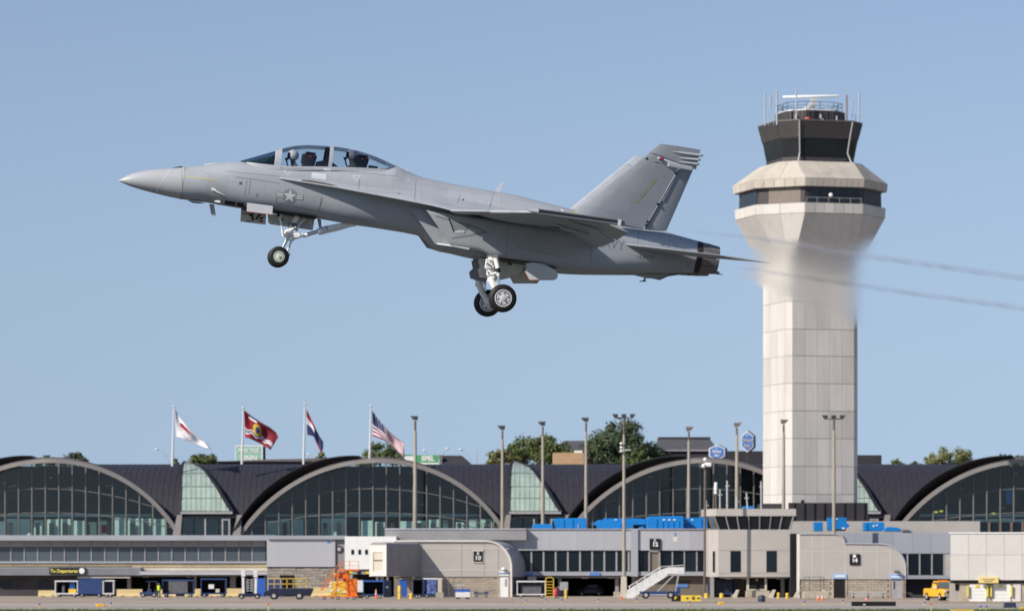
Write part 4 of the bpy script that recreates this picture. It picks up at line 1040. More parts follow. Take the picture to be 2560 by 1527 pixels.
# ================================================================ far signs and buildings behind the terminal
Y = 640.0
hs = empty('hotel_sign', P(620, 1165, Y), 'pale green hotel sign with white letters and white border above the roof', 'sign'); hs.location.z = 0
wbox('sign_face', 590, 1115, 655, 1158, Y, 0.1, 'sign_green', hs)
wbox('sign_border', 588, 1113, 657, 1116, Y - 0.05, 1.0, 'sign_white', hs); wbox('sign_border', 588, 1156, 657, 1159, Y - 0.05, 1.0, 'sign_white', hs)
wbox('sign_border', 588, 1116, 590.5, 1156, Y - 0.05, 1.0, 'sign_white', hs); wbox('sign_border', 654.5, 1116, 657, 1156, Y - 0.05, 1.0, 'sign_white', hs)
wbox('sign_side', 657.5, 1115, 663, 1158, Y + 0.2, 1.0, 'lamp_dark', hs)
sign_text('PEAR TREE', 622, 1127, Y - 0.06, 11, 'sign_white', hs, sx=0.72, off=0.03); sign_text('INN', 627, 1146, Y - 0.06, 14, 'sign_white', hs, off=0.05)
for px in (605, 640): gbox('post', px, 1158, px + 4, Y + 0.4, 0.3, 'lamp_dark', hs)
gs = empty('roadside_sign', P(1045, 1165, Y), 'green and white billboard behind the pole with large white letters', 'sign'); gs.location.z = 0
wbox('white_board', 990, 1138, 1041, 1160, Y, 0.3, 'sign_white', gs); wbox('green_board', 1041, 1137, 1096, 1156, Y - 0.02, 0.3, 'sign_deep_green', gs); wbox('white_strip', 1041, 1156, 1096, 1162, Y - 0.02, 0.3, 'sign_white', gs)
wbox('green_strip', 990, 1136, 1041, 1139, Y - 0.03, 0.3, 'sign_deep_green', gs)
sign_text('SPEL', 1070, 1146, Y - 0.06, 12, 'sign_white', gs, sx=1.0, off=0.05)
for px in (1000, 1085): gbox('post', px, 1160, px + 4, Y + 0.4, 0.3, 'lamp_dark', gs)
def hexsign(cx_, cy_, w, h, lab, letters):
    Y = 560.0; r = empty('hexagon_sign', P(cx_, 1165, Y), lab, 'sign', 'blue hexagonal hotel signs'); r.location.z = 0
    def hx(k): return [(cx_, cy_ - h * k), (cx_ + w * k, cy_ - h * k * 0.52), (cx_ + w * k, cy_ + h * k * 0.52), (cx_, cy_ + h * k), (cx_ - w * k, cy_ + h * k * 0.52), (cx_ - w * k, cy_ - h * k * 0.52)]
    MB().prism([P(a, b, Y + 0.1) for a, b in hx(1.0)], (0.45, 1.6, 0)).build('sign_box', mat('sign_navy', (0.03, 0.06, 0.2), rough=0.5, var=0.05), r)
    MB().prism([P(a, b, Y) for a, b in hx(1.0)], (0, 0.1, 0)).build('white_border', 'sign_white', r)
    MB().prism([P(a, b, Y - 0.04) for a, b in hx(0.86)], (0, 0.05, 0)).build('blue_face', 'sign_blue', r)
    sign_text('Drury', cx_, cy_ - h * 0.12, Y - 0.06, h * 0.34, letters, r, sx=0.95, off=0.02); sign_text('Inn', cx_, cy_ + h * 0.38, Y - 0.06, h * 0.32, letters, r, off=0.02)
    MB().lathe(P(cx_, cy_ - h * 0.58, Y - 0.05), (0, -1, 0), [(0, 0.22), (0.03, 0.2)], 12).build('sign_dot', 'sign_light_blue', r)
    gbox('post', cx_ - 3, cy_ + h * 0.5, cx_ + 3, Y + 0.6, 0.4, 'lamp_dark', r)
hexsign(1792, 1130, 20, 19.5, 'blue hexagonal sign with white border, the lower left of the two', 'sign_white')
hexsign(1868, 1103, 15, 27, 'taller narrow blue hexagonal sign with cream lettering beside the tower', 'cream_band')
def far(name, lab, Y=660.0, px=1280): 
    e = empty(name, P(px, 1165, Y), lab, 'building'); e.location.z = 0; return e
b = far('hotel_building', 'long dark hotel building with slate hipped roof behind the vaults', 600, 1750)
gbox('wall', 1560, 1127, 1940, 600, 12, 'far_dark_wall', b); gbox('wall', 1941, 1137, 2204, 600.5, 12, 'far_dark_wall', b)
MB().prism([P(1640, 1128, 600), P(1648, 1094, 606), P(1774, 1096, 606), P(1800, 1128, 600)], (0, 6, 0)).build('roof', 'slate_roof', b)
wbox('roof_cap', 1647, 1092, 1776, 1098, 605.5, 7, 'far_dark_wall', b); wbox('gutter', 1560, 1124, 1800, 1127, 599.6, 0.5, 'frame_grey', b)
b = far('brick_building', 'plain tan brick building beside the large dark tree', 590, 1420)
gbox('wall', 1383, 1131, 1460, 590, 8, 'far_tan_brick', b); wbox('roof_vent', 1436, 1126, 1456, 1131, 592, 2, 'white_metal', b); gbox('annex', 1225 + 220, 1147, 1490, 594, 8, 'far_tan_brick', b)
b = far('slate_roof_house', 'grey slate roof showing between the two big trees', 625, 1450)
MB().prism([P(1395, 1130, 625), P(1412, 1101, 629), P(1490, 1101, 629), P(1500, 1130, 625)], (0, 8, 0)).build('roof', 'slate_roof', b); gbox('wall', 1398, 1130, 1498, 625.5, 8, 'far_tan_brick', b)
b = far('hip_roof_house', 'dark hip-roofed house right of the green and white billboard', 650, 1135)
MB().prism([P(1099, 1162, 650), P(1100, 1138, 652), P(1153, 1138, 652), P(1157, 1140, 652), P(1182, 1162, 650)], (0, 8, 0)).build('roof', 'far_dark_wall', b); gbox('wall', 1099, 1162, 1182, 650.5, 7, 'far_dark_wall', b); wbox('chimney', 1097, 1137, 1104, 1147, 650.2, 0.8, 'tower_brown', b)
b = far('flat_roof_building', 'long low brown roof behind the vaults left of the banded flag', 620, 690)
gbox('wall', 545, 1152, 835, 620, 14, 'far_dark_wall', b); MB().prism([P(540, 1153, 619.5), P(660, 1148, 626), P(838, 1144, 626), P(850, 1153, 619.5)], (0, 6, 0)).build('roof', 'roof_brown', b)

# ================================================================ trees behind the terminal
def tree(px0, px1, ytop, Y, leaf, lab, n=26, seed=1, flat=0.55, skirt=None, leafsize=0.55):
    r_ = random.Random(seed); cx_ = (px0 + px1) / 2; s = F / Y
    wdt = (px1 - px0) / s / 2; zt = Z(ytop, Y); zb = Z(skirt or 1172, Y); 
    t = empty('tree', (X(cx_, Y), Y, 0), lab, 'tree', 'trees beyond the terminal')
    base = Vector((X(cx_, Y), Y, 0)); h = zt
    m = MB(); top = base + Vector((0, 0, zb + (zt - zb) * 0.45))
    m.tube([base, base + Vector((0.1, 0, zb * 0.5)), top], [0.45, 0.36, 0.16], 8); 
    lumps = []
    for k in range(int(n * 1.7)):
        a = r_.uniform(0, 6.283); rr_ = wdt * math.sqrt(r_.random()) * 0.95
        q = rr_ / wdt; zz = zb + (zt - zb) * (1 - q * q * flat) * (r_.random() ** 0.6) * 0.94
        lumps.append((base + Vector((rr_ * math.cos(a), rr_ * 0.8 * math.sin(a), zz)), r_.uniform(0.07, 0.24) * min(wdt, (zt - zb)) + 0.25))
    lumps.append((base + Vector((r_.uniform(-.3, .3) * wdt, 0, zt - 0.16 * (zt - zb))), 0.2 * min(wdt, zt - zb)))
    for c, _ in lumps[:9]: m.tube([top - Vector((0, 0, 1.0)), (top + c) / 2 + Vector((0, 0, -0.3)), c], [0.14, 0.09, 0.04], 6)
    m.build('trunk', 'bark', t, smooth=True)
    m = MB()
    for c, R_ in lumps:
        cnt = int(40 + 105 * R_)
        for i in range(cnt):
            d = Vector((r_.gauss(0, 1), r_.gauss(0, 1), r_.gauss(0, 1))).normalized()
            p = c + Vector((d.x * 1.15, d.y, d.z * 0.85)) * R_ * (r_.random() ** 0.4) * r_.uniform(0.75, 1.3)
            u = Vector((r_.gauss(0, 1), r_.gauss(0, 1), r_.gauss(0, 1))).normalized(); w_ = u.cross(d).normalized(); sz = leafsize * r_.uniform(0.35, 1.0) * 0.5
            m.add([p - u * sz, p + w_ * sz * 0.7, p + u * sz, p - w_ * sz * 0.7], [(0, 1, 2, 3)])
    me = m.build('crown', leaf, t)
    return t
tree(84, 142, 1138, 650, 'leaf_dark', 'small dark tree top over the left vault, left one', 8, 1)
tree(150, 222, 1130, 655, 'leaf_dark', 'rounder dark tree top over the left vault, right one', 10, 2)
tree(430, 448, 1146, 640, 'leaf_green', 'tiny green treetop at the foot of the first flagpole', 3, 3)
tree(468, 545, 1133, 645, 'leaf_green', 'green treetop just right of the first flagpole', 9, 4)
tree(786, 817, 1129, 640, 'leaf_olive', 'small round bush below the drooping banded flag', 5, 5)
tree(895, 1005, 1104, 640, 'leaf_green', 'dark green tree behind the starry striped flag', 16, 6)
tree(1212, 1300, 1122, 610, 'leaf_olive', 'low olive treetop right of the distant lattice mast', 12, 7)
tree(1262, 1425, 1082, 615, 'leaf_green', 'wide green tree behind the light poles right of the middle gore', 34, 8)
tree(1395, 1440, 1112, 607, 'leaf_green', 'small green tree between the slate roof and the wide tree', 8, 9)
tree(1450, 1655, 1046, 595, 'leaf_dark', 'tallest dark green tree behind the three-lamp mast', 60, 10, flat=0.7)
tree(1560, 1640, 1128, 585, 'leaf_green', 'low green shrub tree in front of the tallest tree', 10, 15)
tree(2230, 2256, 1144, 700, 'leaf_green', 'small narrow tree right of the control tower', 5, 11)
tree(2276, 2308, 1152, 700, 'leaf_dark', 'tiny dark treetop left of the airy olive tree', 4, 12)
tree(2308, 2440, 1116, 680, 'leaf_olive', 'airy olive tree behind the right-hand vault', 20, 13, leafsize=0.5)
tree(2480, 2580, 1136, 690, 'leaf_dark', 'dark treetops at the right edge over the vault', 12, 14)

# ================================================================ small fittings on the concourse walls
for par, x0, x1, y, Yw in ((g12, 1300, 1560, 1441.5, Y12 + 0.9), (rc, 1800, 1970, 1443, YR + 1.0), (lc, 200, 640, 1439, YL + 3)):
    MB().tube([P(x0, y, Yw), P(x1, y, Yw)], 0.09, 8).build('ceiling_pipe', 'frame_grey', par, smooth=True)
    for k in range(4):
        px = x0 + (x1 - x0) * (k + 0.5) / 4; wbox('strip_light', px - 8, y + 2, px + 8, y + 3.5, Yw + 2, 0.3, mat('strip_lamp', (0.9, 0.85, 0.7), var=0), par)
# ================================================================ vehicles and equipment on the apron
mat('cart_blue', (0.025, 0.055, 0.16), rough=0.45, var=0.15, scale=1.5, dirt=(0.05, 0.06, 0.09), dscale=1.2, damt=0.5)
mat('cart_navy', (0.010, 0.016, 0.04), rough=0.5, var=0.15, scale=1.5)
mat('cart_bright_blue', (0.03, 0.11, 0.42), rough=0.45, var=0.1)
mat('cart_grey', (0.11, 0.11, 0.12), rough=0.6, var=0.15)
mat('cart_white', (0.70, 0.70, 0.69), rough=0.45, var=0.08, dirt=(0.4, 0.38, 0.35), dscale=2, damt=0.4)
mat('curtain_black', (0.008, 0.008, 0.011), rough=0.9, var=0.2)
mat('barrier_cream', (0.62, 0.48, 0.24), rough=0.85, var=0.1, dirt=(0.4, 0.32, 0.2), dscale=1.5, damt=0.4)
mat('paint_yellow', (0.72, 0.48, 0.05), rough=0.5, var=0.08, dirt=(0.4, 0.28, 0.08), dscale=3, damt=0.4)
mat('paint_orange', (0.72, 0.16, 0.015), rough=0.5, var=0.1)
mat('cone_orange', (0.75, 0.15, 0.04), rough=0.6, var=0.05)
mat('hi_vis', (0.62, 0.85, 0.02), rough=0.7, var=0.05)
mat('rubber', (0.012, 0.012, 0.013), rough=0.7, var=0.1)
mat('rim_grey', (0.40, 0.40, 0.41), rough=0.4, var=0.05)
mat('truck_yellow', (0.78, 0.40, 0.02), rough=0.35, var=0.05)
mat('concrete_block', (0.40, 0.36, 0.29), rough=0.9, var=0.15, scale=1.5)
def veh(name, px, py, lab, cat, group=None, rz=0.0):
    """a thing standing on the apron where the photo shows its foot"""
    Y = GY(py); return empty(name, (X(px, Y), Y, 0.008), lab, cat, group, rz), F / Y
def vwheel(r, x, y, rad, w, name='wheel'):
    t = MB().lathe((x, y - w/2, rad), (0, 1, 0), [(0, rad*0.55), (0, rad*0.9), (w*0.2, rad), (w*0.8, rad), (w, rad*0.9), (w, rad*0.55)], 18).build(name, 'rubber', r, smooth=True, local=True)
    MB().lathe((x, y - w/2 - 0.005, rad), (0, 1, 0), [(0, 0.02), (0, rad*0.5), (w + 0.01, rad*0.5), (w + 0.01, 0.02)], 14).build('rim', 'rim_grey', t, smooth=True, local=True)
def cart(px0, px1, pyt, pyb, lab, frame='cart_blue', back='curtain_black', roof=None, load=None, panel=None):
    """covered baggage cart: deck, two end walls, back curtain, arched roof, four wheels, tow bar"""
    r, s = veh('baggage_cart', (px0 + px1) / 2, pyb, lab, 'baggage cart', 'baggage carts on the apron')
    L = (px1 - px0) / s; H = (pyb - pyt) / s; d = 1.5; w0 = 0.22
    MB().box(-L/2, L/2, -d/2, d/2, 0.36, 0.50).build('deck', frame, r, local=True)
    for sx in (-1, 1):
        x = sx * (L/2 - 0.05); m = MB()
        m.box(x - 0.05, x + 0.05, -d/2, d/2, 0.5, H - 0.12); m.build('end_wall', frame, r, local=True)
    MB().box(-L/2 + 0.1, L/2 - 0.1, d/2 - 0.06, d/2, 0.5, H - 0.12).build('back_curtain', back, r, local=True)
    n = 8; m = MB()
    m.loft([[Vector((x, y, H - 0.12 + 0.12 * (1 - (y / (d/2 + .05)) ** 2))) for y in (-d/2 - .05, -d/4, 0, d/4, d/2 + .05)] + [Vector((x, d/2 + .05, H - 0.16)), Vector((x, -d/2 - .05, H - 0.16))] for x in (-L/2 - 0.04, L/2 + 0.04)])
    m.build('roof', roof or frame, r, local=True)
    for sx in (-1, 1):
        for sy in (-1, 1): vwheel(r, sx * (L/2 - 0.45), sy * (d/2 - 0.12), w0, 0.16)
    MB().bar((-L/2, 0, 0.4), (-L/2 - 0.5, 0, 0.25), 0.07).build('tow_bar', 'cart_grey', r, local=True)
    if panel: MB().box(-L/2 + panel[0] * L, -L/2 + panel[1] * L, -d/2 - 0.02, -d/2 + 0.03, 0.52, H - 0.2).build('side_panel', panel[2], r, local=True)
    for i, (a, b, h0, h1, mm) in enumerate(load or ()):
        MB().box(-L/2 + a * L, -L/2 + b * L, -0.3, 0.35, 0.5 + h0, 0.5 + h1).build('load', mm, r, local=True, bevel=0.04)
    return r
def barrier(px0, px1, pyt, pyb, lab):
    r, s = veh('concrete_barrier', (px0 + px1) / 2, pyb, lab, 'barrier', 'cream concrete barriers'); L = (px1 - px0) / s; H = (pyb - pyt) / s
    MB().prism([(-L/2, -0.3, 0), (-L/2, -0.27, 0.2), (-L/2, -0.12, 0.4), (-L/2, -0.08, H), (-L/2, 0.08, H), (-L/2, 0.12, 0.4), (-L/2, 0.27, 0.2), (-L/2, 0.3, 0)], (L, 0, 0)).build('body', 'barrier_cream', r, local=True, bevel=0.02)
    for x in (-L/4, L/4): MB().box(x - 0.25, x + 0.25, -0.312, -0.28, 0.0, 0.07).build('drain_slot', 'curtain_black', r, local=True)
def bollard(px, pyt, pyb, lab, w=9, m_='paint_yellow'):
    r, s = veh('bollard', px, pyb, lab, 'bollard', 'yellow bollards'); H = (pyb - pyt) / s; q = w / 2 / s
    MB().lathe((0, 0, 0), (0, 0, 1), [(0, q), (H - 0.08, q), (H - 0.02, q * 0.8), (H, q * 0.3)], 14).build('post', m_, r, smooth=True, local=True)
    MB().lathe((0, 0, H * 0.48), (0, 0, 1), [(0, q * 1.02), (0.05, q * 1.02)], 14).build('band', 'cart_grey', r, smooth=True, local=True)
def cone(px, pyt, pyb, lab):
    r, s = veh('traffic_cone', px, pyb, lab, 'traffic cone', 'orange traffic cones'); H = (pyb - pyt) / s
    MB().box(-0.2, 0.2, -0.2, 0.2, 0, 0.04).build('base', 'cone_orange', r, local=True)
    MB().lathe((0, 0, 0.04), (0, 0, 1), [(0, 0.16), (H * 0.96, 0.04)], 14).build('body', 'cone_orange', r, smooth=True, local=True)
    for a, b in ((0.42, 0.58), (0.70, 0.82)):
        MB().lathe((0, 0, 0), (0, 0, 1), [(0.04 + H * a, 0.16 - 0.12 * a + 0.006), (0.04 + H * b, 0.16 - 0.12 * b + 0.006)], 14).build('reflective_band', 'cart_white', r, smooth=True, local=True)
# ---- left group
for a, b, t, bt, lab in ((96,146,1475,1490.8,'cream barrier left of the white-framed cart'), (292,356,1472,1490.8,'cream barrier between the white-framed cart and the blue tug'), (462,502,1471,1490.8,'cream barrier left of the cart with a white box'),
                         (565,606,1470,1490.8,'cream barrier left of the white twin-mast loader'), (522,552,1471,1490.8,'cream barrier behind the cart with a white box'), (778,832,1468,1490.8,'cream barrier behind the orange maintenance stand'), (386,440,1472,1490.8,'cream barrier behind the worker in the yellow vest')):
    barrier(a, b, t, bt, lab)
cart(139, 196, 1450, 1491.8, 'white-framed open cart holding a blue drum and a yellow bin', 'cart_white', 'curtain_black', load=((0.62, 0.85, 0.55, 1.25, 'cart_bright_blue'), (0.58, 0.9, 0.0, 0.5, 'paint_yellow'), (0.3, 0.4, 0.0, 1.0, 'cart_grey')))
cart(197, 258, 1444, 1491.8, 'solid blue closed cart right of the white-framed one', 'cart_blue', 'cart_blue', panel=(0.02, 0.98, 'cart_blue'))
cart(258, 286, 1449, 1491.8, 'short pale-framed cart at the right end of the blue closed cart', 'cart_white', 'cart_navy')
def tug(px0, px1, pyt, pyb, lab, body='cart_blue', face=1, front=None):
    r, s = veh('baggage_tug', (px0 + px1) / 2, pyb, lab, 'baggage tug', 'baggage tugs'); L = (px1 - px0) / s; H = (pyb - pyt) / s; k = face
    m = MB(); pr = [(-L/2, 0.3), (L/2, 0.3), (L/2, 0.62), (L*0.08, 0.66), (0.0, 1.0), (-L*0.12, 1.0), (-L*0.12, 0.6), (-L*0.45, 0.62), (-L/2, 0.75)]
    m.prism([(a * k, -0.55, min(b, H)) for a, b in pr], (0, 1.1, 0)); m.build('body', body, r, local=True, bevel=0.03)
    MB().box(-L*0.42 * k - 0.2, -L*0.42 * k + 0.2, -0.45, 0.45, 0.62, 1.05).build('seat', 'curtain_black', r, local=True, bevel=0.05)
    for y in (-0.5, 0.5):
        MB().bar((0.02 * k, y, 0.95), (-L*0.05 * k, y, H), 0.05).bar((-L*0.47 * k, y, 0.7), (-L*0.45 * k, y, H), 0.05).build('cab_post', 'cart_grey', r, local=True)
    MB().box(-L*0.5, L*0.14, -0.56, 0.56, H - 0.06, H).build('cab_roof', body if not front else 'cart_white', r, local=True) if k > 0 else MB().box(-L*0.14, L*0.5, -0.56, 0.56, H - 0.06, H).build('cab_roof', body, r, local=True)
    for x in (-L*0.32, L*0.32):
        for y in (-0.5, 0.5): vwheel(r, x, y, 0.28, 0.2)
    if front: MB().box(-L*0.48, L*0.48, -0.54, 0.5, 0.62, 1.15).build('engine_cover', body, r, local=True, bevel=0.06)
    if front: MB().box(-L*0.48, L*0.48, -0.66, -0.56, 0.22, 0.80).build('front_plate', front, r, local=True)
    return r
tug(350, 394, 1452, 1492, 'dark blue baggage tug with a roof, left of the worker in the yellow vest', 'cart_blue', -1)
cart(407, 486, 1448, 1491.8, 'dark cart with a plain grey side and blue ends', 'cart_blue', 'cart_grey', panel=(0.2, 0.8, 'cart_grey'))
cart(503, 566, 1445, 1491.8, 'blue open cart carrying a white box and a small pale bag', 'cart_blue', 'curtain_black', load=((0.3, 0.52, 0.5, 1.1, 'cart_white'), (0.58, 0.74, 0.05, 0.5, 'cream_band')))
# worker in a yellow vest
def person(px, pyb, hgt, lab, rz=0.0):
    r, s = veh('person', px, pyb, lab, 'person'); r.rotation_euler = (0, 0, rz)
    k = hgt / 1.75
    V = [((0,0,0.93),.13),((0,0,1.15),.14),((0,0,1.38),.15),((0,0,1.50),.06),((0,0,1.62),.09),((0,0,1.70),.085)]; E = [(0,1),(1,2),(2,3),(3,4),(4,5)]
    for sg in (-1, 1):
        b = len(V); V += [((sg*.2,0,1.40),.065),((sg*.27,-.05,1.14),.05),((sg*.25,-.2,0.95),.04),((sg*.24,-.27,0.91),.04)]; E += [(2,b),(b,b+1),(b+1,b+2),(b+2,b+3)]
        b = len(V); V += [((sg*.1,0,0.88),.10),((sg*.12,-.02*sg,0.48),.07),((sg*.13,.03,0.10),.05),((sg*.14,-.12,0.045),.045)]; E += [(0,b),(b,b+1),(b+1,b+2),(b+2,b+3)]
    me = bpy.data.meshes.new('body'); me.from_pydata([Vector(v) * k for v, q in V], E, []); me.materials.append(mat('work_trousers', (0.012, 0.014, 0.022), rough=0.9, var=0.1))
    b = bpy.data.objects.new('body', me); COL.objects.link(b); b.parent = r
    b.modifiers.new('skin', 'SKIN'); b.modifiers.new('sub', 'SUBSURF').render_levels = 2
    for sv, (v, q) in zip(me.skin_vertices[0].data, V): sv.radius = (q * k, q * k)
    me.skin_vertices[0].data[0].use_root = True
    MB().loft([[Vector((w*math.cos(t), 0.8*w*math.sin(t), z)) * k for t in [2*math.pi*i/16 for i in range(16)]] for z, w in ((0.88,.185),(1.1,.18),(1.3,.20),(1.45,.19),(1.49,.10))], cap=False).build('safety_vest', 'hi_vis', r, smooth=True, local=True)
    MB().sphere(Vector((0, -0.01, 1.67)) * k, 0.11 * k, 12, 8, (0.9, 1.05, 1.15)).build('head', mat('worker_skin', (0.28, 0.16, 0.11), rough=0.6, var=0.05), r, smooth=True, local=True)
    MB().sphere(Vector((0, 0.01, 1.74)) * k, 0.115 * k, 12, 6, (1, 1.1, 0.7)).build('cap', 'cart_navy', r, smooth=True, local=True)
person(397, 1494, 1.75, 'worker in a bright yellow safety vest standing among the blue carts')
# white twin-mast loader
r, s = veh('mast_loader', 624, 1496, 'loader with two white upright masts on a dark blue wheeled base', 'loader')
MB().box(-1.25, 1.25, -0.6, 0.6, 0.25, 0.62).build('base', 'cart_navy', r, local=True, bevel=0.05)
for x, h in ((-0.72, 3.3), (0.68, 3.2)):
    MB().bar((x, 0, 0.6), (x + 0.25 * (1 if x < 0 else -1) * -0.2, 0, h), 0.28).build('mast', 'cart_white', r, local=True); MB().cbox((x + 0.02, -0.05, h - 0.35), (0.48, 0.4, 0.75)).build('mast_head', 'cart_white', r, local=True, bevel=0.04)
m = MB()
for k in range(5): m.bar((-0.5, 0.05, 0.8 + 0.3*k), (0.5, 0.05, 1.1 + 0.3*k), 0.07).bar((0.5, 0.05, 0.8 + 0.3*k), (-0.5, 0.05, 1.1 + 0.3*k), 0.07)
m.build('scissor_lattice', 'rim_grey', r, local=True)
for x in (-0.9, 0.9):
    for y in (-0.55, 0.55): vwheel(r, x, y, 0.26, 0.18)
# flat-bed truck with yellow guard rail, blue bin behind
r, s = veh('flatbed_truck', 722, 1497.5, 'dark blue flat-bed truck with a yellow guard rail beside the stone base', 'truck')
L = 123 / s
MB().prism([(-L/2, -1.0, 0.42), (L/2 - 0.35, -1.0, 0.42), (L/2, -1.0, 1.12), (L/2, -1.0, 1.22), (-L/2 + 0.7, -1.0, 1.22), (-L/2 + 0.35, -1.0, 0.95), (-L/2, -1.0, 0.85)], (0, 2.0, 0)).build('bed', 'cart_navy', r, local=True, bevel=0.03)
MB().box(-L/2 + 0.75, L/2 - 0.1, -1.02, 1.02, 1.22, 1.27).build('deck', 'cart_grey', r, local=True)
for x in (-L/2 + 1.15, L/2 - 1.55):
    for y in (-0.9, 0.9): vwheel(r, x, y, 0.42, 0.28)
for k in range(7):
    x = -L/2 + 0.35 + k * 0.72
    MB().bar((x, 0.9, 1.2), (x, 0.9, 2.35), 0.08).build('rail_post', 'paint_yellow', r, local=True)
for z in (1.75, 2.35): MB().bar((-L/2 + 0.35, 0.9, z), (-L/2 + 4.7, 0.9, z), 0.08).build('guard_rail', 'paint_yellow', r, local=True)
r, s = veh('cargo_bin', 690, 1492.5, 'blue and dark cargo bins behind the yellow guard rail', 'cargo bin')
MB().box(-2.4, -1.2, -0.6, 0.6, 0.1, 2.3).build('blue_bin', 'cart_bright_blue', r, local=True, bevel=0.04); MB().box(-0.9, 0.9, -0.6, 0.6, 0.1, 2.2).build('blue_bin', 'cart_blue', r, local=True, bevel=0.04); MB().box(0.4, 2.2, 0.7, 1.4, 0.1, 2.7).build('dark_bin', 'curtain_black', r, local=True, bevel=0.04)
# orange maintenance stand with its yellow power unit
r, s = veh('maintenance_stand', 848, 1498, 'orange lattice maintenance stand with platform and stairs before the white boarding room', 'maintenance stand')
def q(px, py, y=0.0): return Vector(((px - 848) / s, y, (1498 - py) / s))
for y in (-0.55, 0.55):
    MB().bar(q(800, 1490, y), q(896, 1490, y), 0.12).build('base_rail', 'paint_orange', r, local=True)
    for a, b in (((872, 1490), (866, 1424)), ((838, 1490), (848, 1424)), ((893, 1488), (872, 1440)), ((846, 1446), (880, 1460)), ((880, 1446), (846, 1460)), ((838, 1460), (884, 1475))): MB().bar(q(*a, y), q(*b, y), 0.11).build('brace', 'paint_orange', r, local=True)
    MB().bar(q(803, 1474, y), q(852, 1424, y), 0.06, 0.12).build('stair_stringer', 'paint_orange', r, local=True)
    MB().bar(q(806, 1460, y), q(852, 1403, y), 0.035).build('stair_rail', 'paint_orange', r, local=True)
    for px in (852, 874, 896): MB().bar(q(px, 1424, y), q(px, 1402, y), 0.035).build('platform_post', 'paint_orange', r, local=True)
    for py in (1402, 1413): MB().bar(q(852, py, y), q(896, py, y), 0.035).build('platform_rail', 'paint_orange', r, local=True)
MB().box(q(846, 1424).x, q(898, 1424).x, -0.6, 0.6, q(0, 1426).z, q(0, 1422).z).build('platform', 'paint_orange', r, local=True)
for k in range(9): MB().cbox(q(804 + k * 6, 1472 - k * 6), (0.28, 1.05, 0.04)).build('stair_tread', 'paint_orange', r, local=True)
MB().box(q(866, 0).x, q(893, 0).x, -0.5, 0.5, 0.4, q(0, 1446).z).build('orange_cabinet', 'paint_orange', r, local=True, bevel=0.04)
MB().box(q(842, 0).x, q(874, 0).x, -0.3, 0.3, q(0, 1446).z, q(0, 1430).z).build('lift_box', 'paint_orange', r, local=True, bevel=0.06)
MB().bar(q(832, 1434), q(880, 1434), 0.12).build('yellow_bar', 'paint_yellow', r, local=True)
for px in (812, 846, 886): vwheel(r, q(px, 0).x, -0.6, 0.2, 0.14)
r, s = veh('power_unit', 846, 1496, 'yellow wheeled power unit in front of the orange maintenance stand', 'power unit')
MB().box(-0.95, 0.95, -0.5, 0.5, 0.55, 2.0).build('housing', 'paint_yellow', r, local=True, bevel=0.12); MB().box(-1.1, 1.4, -0.4, 0.4, 0.3, 0.5).build('chassis', 'paint_yellow', r, local=True)
for x, z in ((-0.85, 1.85), (-0.9, 1.45), (-0.75, 0.95), (0.0, 1.0), (0.8, 0.8)): MB().cbox((x, -0.52, z), (0.35, 0.06, 0.25)).build('access_plate', 'cart_white', r, local=True)
for x in (-0.7, 1.0):
    for y in (-0.45, 0.45): vwheel(r, x, y, 0.2, 0.14)
r, s = veh('white_cabinet', 899, 1494, 'plain white cabinet between the orange stand and a blue cart', 'cabinet')
MB().box(-0.45, 0.45, -0.4, 0.4, 0.7, 2.1).build('case', 'cart_white', r, local=True, bevel=0.03); MB().box(-0.4, 0.4, -0.35, 0.35, 0.0, 0.7).build('stand', 'curtain_black', r, local=True)
cart(908, 960, 1450, 1495, 'blue cart with a scalloped roof and dark inside right of the orange stand', 'cart_blue', 'curtain_black', roof='cart_bright_blue')
cone(940, 1471, 1495.5, 'orange cone standing against the blue cart with the scalloped roof')
r, s = veh('equipment_locker', 968, 1494.5, 'dark locker beside the blue cart with the scalloped roof', 'locker'); MB().box(-0.45, 0.45, -0.4, 0.4, 0.1, 2.1).build('case', 'cart_navy', r, local=True, bevel=0.04); MB().cbox((0, -0.42, 1.3), (0.3, 0.04, 0.12)).build('handle', 'rim_grey', r, local=True)
bollard(999, 1463, 1496.5, 'bright yellow bollard under the jet bridge'); bollard(1028, 1482, 1496, 'short yellow bollard right of the bright one under the jet bridge', 9)
r, s = veh('wheelie_bin', 1008, 1494, 'upright blue bin behind the bright yellow bollard', 'bin'); MB().box(-0.45, 0.45, -0.4, 0.4, 0.15, 2.1).build('body', 'cart_bright_blue', r, local=True, bevel=0.05); MB().box(-0.5, 0.5, -0.45, 0.45, 2.1, 2.2).build('lid', 'cart_blue', r, local=True); vwheel(r, 0.3, -0.35, 0.12, 0.08)
cart(1032, 1058, 1446, 1494.5, 'dark navy cart under the jet bridge', 'cart_navy', 'curtain_black')
cart(1058, 1106, 1444, 1493.5, 'cart with a pale blue end post and patterned blue side under the jet bridge', 'cart_blue', 'cart_blue', roof='cart_white', panel=(0.2, 0.7, mat('blue_pattern', (0.10, 0.14, 0.34), rough=0.5, var=0.8, scale=2.5)), load=((0.0, 0.12, 0.3, 1.6, 'sign_light_blue'),))
r, s = veh('pipe_post', 1100, 1494, 'cream upright post on a block under the jet bridge', 'post'); MB().box(-0.25, 0.25, -0.3, 0.3, 0.65, 2.35).build('post', 'cream_band', r, local=True, bevel=0.03); MB().box(-0.5, 0.45, -0.4, 0.4, 0, 0.65).build('footing', 'concrete_block', r, local=True, bevel=0.04)
r, s = veh('step_ladder', 1128, 1495, 'dark step ladder with many rungs under the jet bridge', 'ladder')
for x in (-0.3, 0.3): MB().bar((x, 0, 0), (x, 0.4, 2.4), 0.07).build('stile', 'cart_grey', r, local=True)
